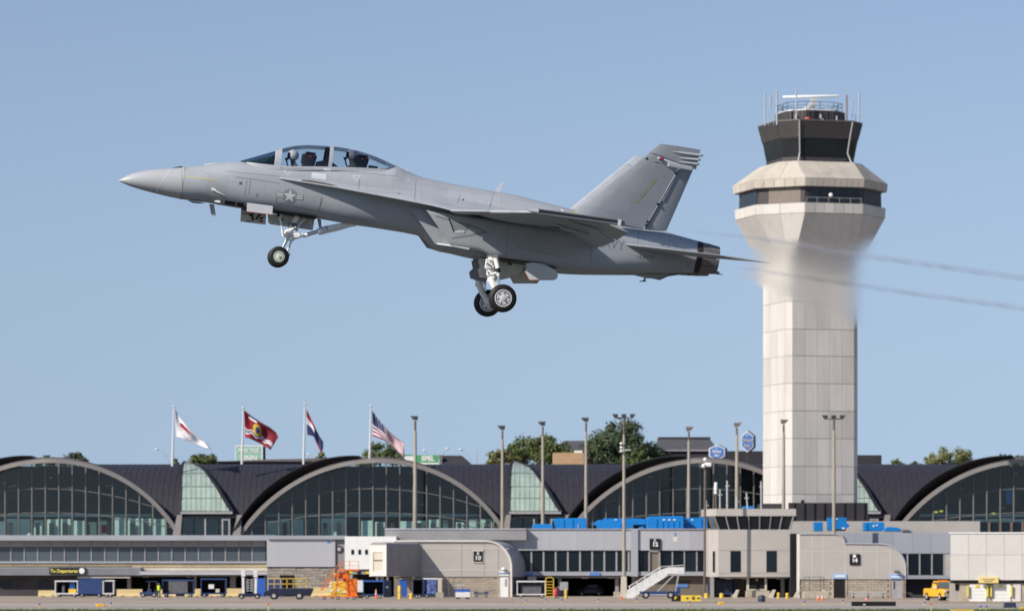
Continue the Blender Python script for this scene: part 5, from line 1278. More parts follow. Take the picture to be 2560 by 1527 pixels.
for k in range(8): MB().box(-0.3, 0.3, 0.03 + 0.045*k, 0.13 + 0.045*k, 0.2 + 0.27*k, 0.24 + 0.27*k).build('rung', 'paint_yellow' if k == 7 else 'cart_grey', r, local=True)
tug(1138, 1176, 1461, 1496.5, 'blue tug with a white front plate at the edge of the bridge shadow', 'cart_bright_blue', 1, 'cart_white')
r, s = veh('low_dolly', 1203, 1493, 'low dark dolly right of the blue and white tug', 'dolly'); MB().box(-0.9, 0.9, -0.5, 0.5, 0.35, 0.55).build('deck', 'cart_grey', r, local=True); MB().bar((-0.9, 0, 0.45), (1.7, 0, 0.9), 0.06).build('tow_bar', 'cart_grey', r, local=True)
for x in (-0.6, 0.6):
    for y in (-0.45, 0.45): vwheel(r, x, y, 0.17, 0.12)
    MB().cbox((x, -0.1, 0.65), (0.5, 0.5, 0.2)).build('bracket', 'cart_blue', r, local=True)
cart(1292, 1364, 1451, 1494, 'white-ended open cart with a grey inside right of gate B 10', 'cart_white', 'cart_grey', load=((0.15, 0.85, 0.05, 1.0, 'cart_grey'),))
r, s = veh('cream_hood', 1329, 1490, 'cream ventilation hood showing over the white-ended cart', 'hood'); MB().prism([(-0.65, -0.4, 1.9), (0.65, -0.4, 1.9), (0.5, -0.4, 2.5), (-0.45, -0.4, 2.5)], (0, 0.8, 0)).build('hood', 'cream_band', r, local=True, bevel=0.08); MB().box(-0.3, 0.3, -0.3, 0.3, 0, 1.9).build('stand', 'cart_grey', r, local=True)
r, s = veh('yellow_ladder_stand', 1374, 1496, 'yellow rolling ladder stand right of the white-ended cart', 'ladder')
for x in (-0.45, 0.45):
    for y in (-0.3, 0.35): MB().bar((x, y, 0.1), (x, y * 0.6, 2.3), 0.09).build('post', 'paint_yellow', r, local=True)
for k in range(6): MB().box(-0.45, 0.45, -0.3, 0.1, 0.25 + 0.34*k, 0.31 + 0.34*k).build('step', 'paint_yellow', r, local=True)
MB().tube([(-0.45, 0, 2.3), (-0.25, 0, 2.45), (0.25, 0, 2.45), (0.45, 0, 2.3)], 0.05, 8).build('handrail', 'paint_yellow', r, local=True)
r, s = veh('fire_extinguisher_cart', 1390, 1495, 'red wheeled extinguisher beside the yellow ladder stand', 'extinguisher'); MB().lathe((0, 0, 0.15), (0, 0, 1), [(0, 0.2), (0.08, 0.24), (0.85, 0.24), (1.0, 0.12), (1.15, 0.06)], 14).build('bottle', mat('extinguisher_red', (0.45, 0.03, 0.07), rough=0.4), r, smooth=True, local=True); vwheel(r, -0.2, -0.2, 0.15, 0.06); vwheel(r, 0.2, -0.2, 0.15, 0.06); MB().bar((0, 0.1, 0.9), (0, 0.3, 1.3), 0.05).build('handle', 'curtain_black', r, local=True)
r, s = veh('control_cabinet', 1410, 1490, 'grey cabinet on a post by the garage mouth', 'cabinet'); MB().box(-0.5, 0.5, -0.25, 0.25, 0.75, 1.8).build('case', 'frame_grey', r, local=True, bevel=0.03); MB().box(-0.15, 0.15, -0.15, 0.15, 0, 0.75).build('post', 'cart_grey', r, local=True)
bollard(1415, 1472, 1495.5, 'yellow bollard at the garage mouth', 7)
r, s = veh('parked_car', 1475, 1489, 'dark car parked inside the garage', 'car')
MB().loft([[Vector((x, y, z)) for y, z in ((-w, 0.35), (-w, h * 0.55), (-w * 0.82, h), (w * 0.82, h), (w, h * 0.55), (w, 0.35))] for x, w, h in ((-1.6, 0.80, 0.75), (-1.2, 0.85, 0.95), (-0.8, 0.85, 1.0), (-0.3, 0.82, 1.5), (0.9, 0.82, 1.52), (1.5, 0.85, 1.05), (1.75, 0.8, 0.85))]).build('body', mat('car_dark', (0.03, 0.03, 0.034), rough=0.3, var=0.05), r, local=True, smooth=True, angle=50)
MB().box(-0.25, 0.9, -0.86, 0.86, 1.1, 1.4).build('window', 'dark_glass', r, local=True); MB().box(-1.65, -1.58, -0.6, 0.6, 0.6, 0.72).build('grille', 'rim_grey', r, local=True)
for x in (-1.05, 1.1):
    for y in (-0.78, 0.78): vwheel(r, x, y, 0.32, 0.2)
r, s = veh('concrete_block', 1542, 1493.5, 'small cream concrete block left of the mast foot', 'block'); MB().box(-0.38, 0.38, -0.4, 0.4, 0, 0.72).build('body', 'concrete_block', r, local=True, bevel=0.05); MB().tube([(0, 0, 0.7), (0, 0, 0.8)], 0.08, 8).build('lifting_eye', 'cart_grey', r, local=True)
cone(1553, 1481, 1497, 'orange cone at the foot of the tall three-lamp mast')
# passenger stairs truck
r, s = veh('passenger_stairs', 1640, 1495.5, 'white mobile passenger stairs on a dark blue truck chassis', 'passenger stairs')
def q(px, py, y=0.0): return Vector(((px - 1640) / s, y, (1495.5 - py) / s))
MB().prism([q(1597, 1477, -0.9), q(1694, 1477, -0.9), q(1694, 1488, -0.9), q(1603, 1489, -0.9)], (0, 1.8, 0)).build('chassis', 'cart_blue', r, local=True, bevel=0.04)
MB().box(q(1602, 0).x, q(1675, 0).x, -0.93, -0.9, q(0, 1486.5).z, q(0, 1485).z).build('chassis_stripe', 'cart_white', r, local=True)
for x in (q(1614, 0).x, q(1676, 0).x):
    for y in (-0.85, 0.85): vwheel(r, x, y, 0.42, 0.28)
for y in (-0.8, 0.8):
    MB().prism([q(1567, 1494, y), q(1582, 1494, y), q(1672, 1436, y), q(1709, 1434, y), q(1709, 1417, y), q(1672, 1417, y), q(1650, 1424, y), q(1569, 1474, y)], (0, 0.06, 0)).build('stair_side', 'cart_white', r, local=True)
    MB().bar(q(1571, 1466, y), q(1652, 1416, y), 0.07).build('handrail', 'cart_white', r, local=True); MB().bar(q(1652, 1416, y), q(1708, 1412, y), 0.06).build('landing_rail', 'cart_white', r, local=True)
    for k in range(5):
        t = k / 4; a = q(1574 + 76 * t, 1472 - 47 * t, y); MB().bar(a, a + Vector((0, 0, 0.35)), 0.05).build('rail_post', 'cart_white', r, local=True)
    MB().bar(q(1640, 1480, y), q(1685, 1436, y), 0.12).bar(q(1688, 1478, y), q(1695, 1438, y), 0.14).build('lift_strut', 'rim_grey', r, local=True)
for k in range(16):
    t = k / 15; a = q(1573 + 95 * t, 1490 - 60 * t); MB().cbox(a, (0.30, 1.55, 0.04)).build('step', 'rim_grey', r, local=True)
MB().box(q(1668, 0).x, q(1709, 0).x, -0.8, 0.86, q(0, 1437).z, q(0, 1434).z).build('landing', 'rim_grey', r, local=True)
MB().box(q(1690, 0).x, q(1700, 0).x, -0.9, 0.9, q(0, 1484).z, q(0, 1466).z).build('cab', 'cart_blue', r, local=True, bevel=0.05)
for px in (1590, 1604, 1622, 1640): 
    a = q(px, 1482 - (px - 1573) * 0.60, -0.815); MB().bar(a, a + Vector((0.02, 0, 0.7)), 0.02, 0.03).build('side_seam', 'rim_grey', r, local=True)
# airfield guidance sign
r, s = veh('airfield_sign', 1716, 1503.5, 'black and yellow airfield sign with letters and arrows at the apron edge', 'airfield sign')
def q(px, py, y=0.0): return Vector(((px - 1716) / s, y, (1503.5 - py) / s))
MB().box(q(1679, 0).x, q(1702, 0).x, -0.1, 0.1, q(0, 1502).z, q(0, 1487).z).build('black_panel', 'sign_black', r, local=True); MB().box(q(1702, 0).x + 0.01, q(1752, 0).x, -0.1, 0.1, q(0, 1502).z, q(0, 1487).z).build('yellow_panel', 'sign_yellow', r, local=True)
for px in (1685, 1715, 1746): MB().box(q(px, 0).x - 0.04, q(px, 0).x + 0.04, -0.05, 0.05, 0, 0.08).build('leg', 'rim_grey', r, local=True)
text_mesh('lettering', 'P', 'sign_yellow', r, q(1689, 1494.5, -0.12), 0.46, local=True, offset=0.02); text_mesh('lettering', 'G', 'sign_black', r, q(1733, 1494.5, -0.12), 0.46, local=True, offset=0.02)
for a, k in ((1718, -1), (1746, 1)):
    c = q(a, 1494.5, -0.12); MB().prism([c + Vector((k*0.16, 0, 0)), c + Vector((k*-0.02, 0, 0.13)), c + Vector((k*-0.02, 0, 0.04)), c + Vector((k*-0.18, 0, 0.04)), c + Vector((k*-0.18, 0, -0.04)), c + Vector((k*-0.02, 0, -0.04)), c + Vector((k*-0.02, 0, -0.13))], (0, -0.01, 0)).build('arrow', 'sign_black', r, local=True)
cart(1772, 1838, 1448, 1492, 'deep blue cart under the ramp control building', 'cart_blue', 'cart_navy', panel=(0.22, 0.9, 'cart_navy'))
for px, lab in ((1804, 'yellow drum before the deep blue cart'), (1766, 'low yellow drum left of the deep blue cart')):
    r, s = veh('drum', px, 1494, lab, 'drum', 'yellow drums'); MB().lathe((0, 0, 0), (0, 0, 1), [(0, 0.26), (0.2, 0.27), (0.25, 0.25), (0.5, 0.26), (0.55, 0.2)], 14).build('body', 'paint_yellow', r, smooth=True, local=True); MB().lathe((0, 0, 0.53), (0, 0, 1), [(0, 0.2), (0.04, 0.18)], 14).build('lid', 'cart_white', r, local=True)
for px, k, lab in ((1839, 1, 'cream slanted buttress right of the deep blue cart'), (1930, 1, 'cream slanted buttress right of the concrete plinth'), (1992, 1, 'cream buttress at the left foot of gate B 14')):
    r, s = veh('buttress', px, 1494.5, lab, 'buttress', 'cream slanted buttresses'); MB().prism([(-0.45, -0.3, 0), (0.1, -0.3, 0), (0.45, -0.3, 1.0), (0.1, -0.3, 1.0)], (0, 0.6, 0)).build('body', 'cream_band', r, local=True, bevel=0.04); MB().box(-0.5, 0.2, -0.35, 0.35, 0, 0.12).build('foot', 'concrete_block', r, local=True)
r, s = veh('screen_frame', 1892, 1492.5, 'cream-framed dark board standing on a concrete plinth under the ramp control building', 'board')
MB().box(-1.35, 1.6, -0.5, 0.5, 0, 0.8).build('plinth', 'concrete_block', r, local=True, bevel=0.05); MB().box(-0.95, 0.95, -0.1, 0.1, 1.0, 2.35).build('board', 'curtain_black', r, local=True)
for a in ((-1.25, -0.95, 0.85, 2.6), (0.95, 1.2, 0.85, 2.6)): MB().box(a[0], a[1], -0.14, 0.14, a[2], a[3]).build('frame_post', 'cream_band', r, local=True)
for a in ((0.85, 1.0), (2.35, 2.55)): MB().box(-0.95, 0.95, -0.13, 0.13, a[0], a[1]).build('frame_rail', 'cream_band', r, local=True)
MB().sphere((0, -0.14, 2.1), 0.12, 8, 6, (1, 0.5, 1)).build('board_lamp', 'paint_yellow', r, local=True)
r, s = veh('dark_drum', 1904, 1504, 'dark blue rounded container on the apron before the ramp control building', 'container'); MB().lathe((0, 0, 0), (0, 0, 1), [(0, 0.38), (0.5, 0.40), (0.66, 0.34), (0.74, 0.12)], 16).build('body', mat('slate_blue', (0.035, 0.05, 0.08), rough=0.5), r, smooth=True, local=True); MB().lathe((0, 0, 0.2), (0, 0, 1), [(0, 0.41), (0.05, 0.41)], 16).build('band', 'cart_navy', r, smooth=True, local=True)
bollard(1946, 1480, 1494.5, 'yellow bollard under the right end of the ramp control building', 8); bollard(1968, 1481, 1495.5, 'yellow bollard in front of the dark gap left of gate B 14', 8)
# gate 14 foreground
r, s = veh('pipe_cage', 2040, 1496, 'dark pipe cage on a concrete plinth left of the black doorway', 'cage')
MB().box(-1.5, 1.5, -0.6, 0.6, 0, 0.85).build('plinth', 'concrete_block', r, local=True, bevel=0.08)
for x in (-1.4, -0.8, 0.5, 0.9): MB().bar((x, -0.3, 0.85), (x, -0.3, 2.5), 0.08).build('upright', 'cart_grey', r, local=True)
for z in (2.1, 2.5): MB().bar((-1.4, -0.3, z), (0.9, -0.3, z), 0.07).build('crossbar', 'cart_grey', r, local=True)
MB().cbox((0.85, -0.35, 0.95), (0.3, 0.3, 0.15)).build('lamp', 'cart_white', r, local=True)
cone(2045, 1486, 1500.5, 'orange cone, left of the pair before the pipe cage'); cone(2056, 1486, 1500.5, 'orange cone, right of the pair before the pipe cage'); cone(2166, 1494, 1500, 'tiny orange cone in front of the steel bench')
r, s = veh('steel_bench', 2171, 1495.5, 'long steel guard rail bench against the block wall of gate B 14', 'guard rail')
for z in (0.35, 0.62): MB().box(-2.05, 2.05, -0.15, 0.05, z, z + 0.14).build('rail', 'rim_grey', r, local=True, bevel=0.03)
for x in (-1.7, 0, 1.7): MB().box(x - 0.08, x + 0.08, 0.06, 0.2, 0, 0.7).build('post', 'cart_grey', r, local=True)
r, s = veh('black_barrier', 2184, 1514, 'long low black barrier lying on the apron before gate B 14', 'barrier')
MB().box(-110/2/s, 110/2/s, -0.35, 0.35, 0, 0.42).build('body', 'curtain_black', r, local=True, bevel=0.06); MB().cbox((-0.9, -0.36, 0.14), (0.22, 0.02, 0.1)).build('tag', 'cart_white', r, local=True)
r, s = veh('dark_container', 2524, 1518.5, 'dark slate container on the taxiway at the right edge', 'container'); MB().prism([(-0.55, -0.4, 0), (0.58, -0.4, 0), (0.5, -0.4, 0.5), (-0.46, -0.4, 0.5)], (0, 0.8, 0)).build('body', 'slate_blue', r, local=True, bevel=0.06); MB().box(-0.5, 0.5, -0.42, -0.39, 0.24, 0.28).build('seam', 'cart_navy', r, local=True)
# yellow pickup, three-quarter view with its nose to the right and towards the camera
r, s = veh('pickup_truck', 2356, 1500.5, 'yellow pickup truck parked before the right-hand garage facing the apron', 'pickup truck', rz=R(-74))
r.scale = (1.12, 1.12, 1.12)
def prof_ring(x, w, h, z0=0.42): return [Vector((x, y, z)) for y, z in ((-w, z0), (-w, h - 0.12), (-w + 0.10, h), (w - 0.10, h), (w, h - 0.12), (w, z0))]
MB().loft([prof_ring(x, w, h) for x, w, h in ((-2.6, 0.92, 1.12), (-2.55, 0.95, 1.18), (-0.35, 0.96, 1.18), (-0.3, 0.96, 1.16), (1.3, 0.96, 1.16), (2.3, 0.94, 1.10), (2.55, 0.88, 1.0))]).build('body', 'truck_yellow', r, local=True, smooth=True, angle=35)
MB().loft([[Vector((x, y, z)) for y, z in ((-w, 1.15), (-w + 0.16, h), (w - 0.16, h), (w, 1.15))] for x, w, h in ((-0.55, 0.92, 1.82), (-0.4, 0.92, 1.9), (0.6, 0.92, 1.9), (0.75, 0.92, 1.86))] ).build('cab', 'truck_yellow', r, local=True, smooth=True, angle=35)
MB().add([(0.78, -0.82, 1.85 - 0.06), (0.78, 0.82, 1.79), (1.35, 0.9, 1.18), (1.35, -0.9, 1.18)], [(0, 1, 2, 3)]).build('windshield', 'grey_glass', r, local=True)
for y in (-1, 1):
    MB().add([(-0.4, y*0.86, 1.22), (0.95, y*0.9, 1.22), (0.65, y*0.80, 1.78), (-0.4, y*0.80, 1.78)], [(0, 1, 2, 3)]).build('side_window', 'dark_glass', r, local=True)
    MB().cbox((2.56, y * 0.72, 0.92), (0.08, 0.3, 0.2)).build('headlight', 'cart_white', r, local=True); MB().cbox((0.95, y * 1.08, 1.28), (0.15, 0.22, 0.22)).build('mirror', 'cart_white', r, local=True)
    for x in (-1.65, 1.65): vwheel(r, x, y * 0.86, 0.40, 0.26)
MB().cbox((2.58, 0, 0.86), (0.06, 1.1, 0.28)).build('grille', 'curtain_black', r, local=True); MB().cbox((2.62, 0, 0.52), (0.14, 1.85, 0.24)).build('bumper', 'rim_grey', r, local=True); MB().box(-2.45, -0.6, -0.8, 0.8, 1.16, 1.19).build('load_bed', 'curtain_black', r, local=True); MB().cbox((0.1, 0, 1.96), (0.2, 0.9, 0.1)).build('light_bar', 'paint_orange', r, local=True)
# taxiway edge lights and low yellow markers
for i, (px, py) in enumerate(((98,1518),(277,1515),(1315,1507),(1365,1506),(1405,1506),(1495,1505),(1592,1504),(1723,1512),(2107,1508),(2312,1513),(2451,1524),(2466,1524),(2011,1511))):
    Y = GY(py); e = empty('taxiway_light', (X(px, Y), Y, 0.012), ['small blue taxiway edge light, %s' % k for k in ('leftmost on the apron', 'right of the low orange marker', 'first right of the gate B 10 door', 'in front of the yellow ladder stand', 'in front of the garage-mouth bollard', 'left of the tall mast foot', 'below the passenger stairs', 'just in front of the airfield sign', 'below the black doorway', 'left of the orange stake by the pickup', 'left of the close pair at the lower right', 'right of the close pair at the lower right', 'right of the dark rounded container')][i], 'taxiway light', 'blue taxiway edge lights')
    MB().tube([(0, 0, 0), (0, 0, 0.22)], 0.05, 8).build('stem', 'paint_yellow', e, local=True); MB().lathe((0, 0, 0.22), (0, 0, 1), [(0, 0.07), (0.03, 0.10), (0.14, 0.10), (0.18, 0.04)], 10).build('lens', mat('lens_blue', (0.12, 0.14, 0.55), rough=0.2, var=0), e, smooth=True, local=True)
for px, py, L, lab in ((250, 1516, 0.8, 'low orange-yellow marker on the apron at the left'), (1802, 1510.5, 0.65, 'low yellow marker right of the airfield sign'), (2405, 1531, 1.9, 'yellow marker cut by the bottom edge of the picture'), (2562, 1524, 0.9, 'yellow marker at the right picture edge')):
    Y = GY(py); e = empty('taxiway_marker', (X(px, Y), Y, 0.012), lab, 'marker', 'yellow taxiway markers')
    MB().prism([(-L/2, -0.2, 0), (L/2, -0.2, 0), (L/2 - 0.06, -0.2, 0.26), (-L/2 + 0.06, -0.2, 0.26)], (0, 0.4, 0)).build('body', 'paint_yellow', e, local=True, bevel=0.03); MB().box(-L*0.2, L*0.2, -0.215, -0.19, 0.08, 0.18).build('panel', 'paint_orange', e, local=True)
for px, py, lab in ((671, 1527, 'thin orange stake on the taxiway edge at the left'), (2328, 1527, 'thin orange stake on the taxiway edge before the pickup')):
    Y = GY(py); e = empty('marker_stake', (X(px, Y), Y, 0), lab, 'stake', 'orange marker stakes'); MB().box(-0.05, 0.05, -0.05, 0.05, 0, 0.62).build('stake', 'barrier_cream', e, local=True); MB().box(-0.08, 0.08, -0.06, 0.06, 0.5, 0.68).build('cap', 'paint_orange', e, local=True)
# ================================================================ the jet fighter
JROT = (R(1.5), R(7.8), R(8.0))
JRM = Euler(JROT).to_matrix()
JP0 = P(294.5, 452, 108.7)                       # nose tip
jet = empty('fighter_jet', JP0, 'grey twin-tailed two-seat navy jet fighter taking off with its landing gear down', 'fighter jet')
jet.rotation_euler = JROT

def JL(px, py, y):
    """photo pixel on the plane y = const of the aircraft -> (x aft, z up)"""
    d = Vector(((px - CX) / F, 1, (HOR - py) / F))
    A = Matrix((JRM.col[0], JRM.col[2], -d)).transposed()
    s = A.inverted() @ (Vector((0, 0, CAMH)) - JP0 - JRM.col[1] * y)
    return s[0], s[1]
def J3(px, py, y):
    x, z = JL(px, py, y); return Vector((x, y, z))

M_body = mat('jet_grey', (0.37, 0.395, 0.425), rough=0.5, var=0.05, scale=1.2, dirt=(0.26, 0.27, 0.29), dscale=1.6, damt=0.45, stretch=(0.6, 1, 1), spec=0.45)
M_dark = mat('jet_grey_dark', (0.245, 0.275, 0.31), rough=0.5, var=0.06, scale=1.5, dirt=(0.16, 0.17, 0.19), dscale=1.5, damt=0.35, spec=0.4)
M_radome = mat('jet_radome', (0.42, 0.435, 0.455), rough=0.38, var=0.03, scale=1.0)
M_mark = mat('jet_mark', (0.23, 0.255, 0.275), rough=0.6, var=0.05)
M_line = mat('jet_line', (0.20, 0.215, 0.235), rough=0.7, var=0.0)
M_pale = mat('jet_pale', (0.58, 0.60, 0.62), rough=0.5, var=0.04)
M_black = mat('jet_black', (0.012, 0.012, 0.014), rough=0.6, var=0.0)
M_gear = mat('gear_white', (0.85, 0.85, 0.82), rough=0.35, var=0.06, scale=6, dirt=(0.4, 0.38, 0.33), dscale=5, damt=0.4)
M_cream = mat('bay_white', (0.66, 0.64, 0.56), rough=0.5, var=0.08, scale=3, dirt=(0.3, 0.27, 0.2), dscale=4, damt=0.4)
M_chrome = mat('chrome', (0.75, 0.75, 0.77), rough=0.15, metal=1.0, var=0.0)
M_steel = mat('dark_steel', (0.10, 0.10, 0.11), rough=0.4, metal=0.6, var=0.1, scale=8)
M_tyre = mat('tyre', (0.012, 0.012, 0.013), rough=0.55, var=0.1, scale=20)
M_red = mat('door_edge_red', (0.42, 0.03, 0.02), rough=0.5, var=0.0)
M_yel = mat('formation_strip', (0.50, 0.47, 0.24), rough=0.5, var=0.03)
M_noz = mat('nozzle_metal', (0.22, 0.205, 0.195), rough=0.42, metal=0.3, var=0.18, scale=6, dirt=(0.05, 0.045, 0.04), dscale=6, damt=0.5)
M_nozd = mat('nozzle_band', (0.045, 0.042, 0.045), rough=0.5, metal=0.4, var=0.1)
M_brown = mat('slot_shadow', (0.10, 0.085, 0.075), rough=0.7, var=0.05)
M_redlamp = mat('red_lamp', (0.45, 0.01, 0.01), rough=0.15, var=0.0)
M_green = mat('bay_green', (0.35, 0.38, 0.27), rough=0.5, var=0.15, scale=8)

def add_panels(m, sx=0.75, sz=0.55, seed=0.0):
    """skin panels: faint seams and slightly different tones from panel to panel"""
    nt = m.node_tree; b = nt.nodes['Principled BSDF']; src = b.inputs['Base Color'].links[0].from_socket
    tc = nt.nodes.new('ShaderNodeTexCoord'); sp = nt.nodes.new('ShaderNodeSeparateXYZ'); cb = nt.nodes.new('ShaderNodeCombineXYZ')
    nt.links.new(tc.outputs['Object'], sp.inputs[0]); nt.links.new(sp.outputs[0], cb.inputs[0]); nt.links.new(sp.outputs[2], cb.inputs[1])
    br = nt.nodes.new('ShaderNodeTexBrick'); nt.links.new(cb.outputs[0], br.inputs['Vector'])
    br.inputs['Scale'].default_value = 1.0; br.inputs['Brick Width'].default_value = sx; br.inputs['Row Height'].default_value = sz
    br.inputs['Mortar Size'].default_value = 0.0055; br.inputs['Mortar Smooth'].default_value = 0.4
    br.offset = 0.37; br.squash = 0.7; br.squash_frequency = 3
    for k, v in (('Color1', 0.955), ('Color2', 1.03), ('Mortar', 0.80)): br.inputs[k].default_value = (v, v, v * 1.005, 1)
    mx = nt.nodes.new('ShaderNodeMix'); mx.data_type = 'RGBA'; mx.blend_type = 'MULTIPLY'; mx.inputs[0].default_value = 1
    nt.links.new(src, mx.inputs[6]); nt.links.new(br.outputs['Color'], mx.inputs[7])
    # rows of fasteners
    vo = nt.nodes.new('ShaderNodeTexVoronoi'); vo.feature = 'F1'; vo.inputs['Scale'].default_value = 9.0; vo.inputs['Randomness'].default_value = 0.25
    nt.links.new(cb.outputs[0], vo.inputs['Vector'])
    r = nt.nodes.new('ShaderNodeMapRange'); r.inputs[1].default_value = 0.05; r.inputs[2].default_value = 0.10; r.inputs[3].default_value = 0.86; r.inputs[4].default_value = 1.0
    nt.links.new(vo.outputs['Distance'], r.inputs[0])
    m2 = nt.nodes.new('ShaderNodeMix'); m2.data_type = 'RGBA'; m2.blend_type = 'MULTIPLY'; m2.inputs[0].default_value = 1
    nt.links.new(mx.outputs[2], m2.inputs[6]); nt.links.new(r.outputs[0], m2.inputs[7]); nt.links.new(m2.outputs[2], b.inputs['Base Color'])
add_panels(M_body); add_panels(M_dark, 0.6, 0.7)

# ---- profiles traced on the centre plane
TOP = [(294.5,452),(312,442),(328.5,434.6),(350,429),(377,424.5),(430,420.5),(455,419),(510,413),(560,407.5),(600,404.5),(640,411),(690,415),
       (760,417),(830,417.5),(900,420),(960,422),(985,416),(1020,429),(1051,442),(1115,456.5),(1180,469),(1236,479),(1288,488),(1331,499),(1400,517),(1460,531),(1520,545),(1600,566),(1680,590),(1740,612)]
BOT = [(294.5,452),(312,460),(328.5,467),(355,475),(389,484),(450,497.6),(510,505),(547,512),(602,521),(684,531),(787,545),(885,562),(940,570),(1030,585),
       (1051,591),(1066,603),(1080,616),(1100,626),(1140,637),(1180,646),(1250,655),(1312,660),(1389,668),(1460,672),(1553,673),(1640,672),(1740,660)]
jt = [JL(a, b, 0) for a, b in TOP]; jb = [JL(a, b, 0) for a, b in BOT]
jt = [(max(a, 0), b) for a, b in jt]; jb = [(max(a, 0), b) for a, b in jb]
HW = [(0,0.0),(0.2,0.13),(0.5,0.235),(1.0,0.34),(1.75,0.44),(2.6,0.52),(3.4,0.575),(4.5,0.60),(5.5,0.62),(6.5,0.66),(7.5,0.68),(8.3,0.71),(9.5,0.78),(11,0.88),(13,0.95),(14.5,0.75),(15.6,0.50),(16.3,0.35)]
NT = [(0,2.0),(2.5,2.0),(3.3,2.3),(4.0,3.0),(7.0,2.8),(7.8,2.1),(10,2.0),(13,2.2),(16,2.4)]
NB = [(0,2.0),(2.5,2.2),(4,2.6),(8,2.8),(9,3.2),(13,3.4),(16,2.5)]
def sup(c, n):
    return math.copysign(abs(c) ** (2.0 / n), c)
def body_ring(x, N=48, grow=0.0):
    zt, zb, w = smooth_interp(jt, x), smooth_interp(jb, x), smooth_interp(HW, x)
    k = 0.5 if x < 2.2 else interp([(2.2, 0.5), (4.0, 0.56), (7.5, 0.55), (9.0, 0.62)], x)
    zc = zb + (zt - zb) * k
    nt_, nb_ = interp(NT, x), interp(NB, x)
    r = []
    for i in range(N):
        a = 2 * math.pi * i / N
        c, s_ = math.cos(a), math.sin(a)
        n = nt_ if s_ >= 0 else nb_
        r.append(Vector((x, (w + grow) * sup(c, n), zc + ((zt - zc) if s_ >= 0 else (zc - zb)) * sup(s_, n) + math.copysign(grow, s_) * abs(s_))))
    return r
xs = [0.004, 0.05, 0.12, 0.22, 0.36, 0.55, 0.8, 1.1, 1.4, 1.7]
rad = MB().loft([body_ring(x) for x in xs + [1.765]]).build('radome', M_radome, jet, smooth=True, local=True)
xs2 = [1.775] + [1.9 + 0.12 * i for i in range(118)]
xs2 = [x for x in xs2 if x < 16.15]
fus = MB().loft([body_ring(x) for x in xs2]).build('fuselage', M_body, jet, smooth=True, local=True, angle=50)
MB().loft([body_ring(1.755, grow=-0.006), body_ring(1.785, grow=-0.006)]).build('radome_joint', M_line, jet, smooth=True, local=True)

# ---- engine nacelles with raked intakes
def nac_table():
    # x, outer y, inner y, z top, z bottom, exponent, shear
    T = []
    lo = [(1128.5,615.6),(1160,625),(1202,638),(1250,646),(1312,655),(1393,671),(1460,677),(1553,679),(1640,679.5),(1731,679)]
    zb = [JL(a, b, -1.3) for a, b in lo]
    tp = [(1559,564),(1608,571),(1663,578),(1700,588),(1742,600)]
    zt = [(9.0, 0.36), (11, 0.40), (12.6, 0.50), (13.3, 0.70)] + [JL(a, b, -0.75) for a, b in tp]
    return zb, zt
nzb, nzt = nac_table()
YO = [(8.4,1.50),(9.2,1.52),(10.5,1.50),(12,1.42),(13.2,1.32),(14.5,1.18),(15.5,1.06),(16.13,0.98)]
YI = [(8.4,0.93),(10,0.75),(11,0.1),(14,0.1),(15.2,0.12),(16.13,0.16)]
NN = [(8.4,9),(10,7),(12,5),(13.5,3.4),(15,2.5),(16.13,2.0)]
SH = [(8.4,1.0),(9.4,0.85),(10.6,0.0)]
X_UP, X_LO = 8.39, 9.23
def nac_ring(x, side, N=40, shrink=0.0):
    """x: station measured at the upper lip; the rings lean back near the intake"""
    yo, yi = smooth_interp(YO, x) - shrink, smooth_interp(YI, x) + shrink * 0.3
    zt, zb = smooth_interp(nzt, x), smooth_interp(nzb, x)
    if x < 9.23: zb = JL(1128.5, 615.6, -1.45)[1] + 0.0
    zt -= shrink * 0.2; zb += shrink
    n = interp(NN, x); sh = interp(SH, x)
    yc, hw, zc, hh = (yo + yi) / 2, (yo - yi) / 2, (zt + zb) / 2, (zt - zb) / 2
    r = []
    for i in range(N):
        a = 2 * math.pi * i / N + 0.02
        z = zc + hh * sup(math.sin(a), n)
        t = (zt - z) / (zt - zb)
        slope = 0.10 * t * interp([(8.4,0.6),(10,1),(13,0.5),(14,0)], x)    # sides lean in towards the belly
        y = yc + hw * sup(math.cos(a), n)
        if y > yc: y -= slope
        r.append(Vector((x + sh * t * (X_LO - X_UP), side * y, z)))
    return r
nacs = []
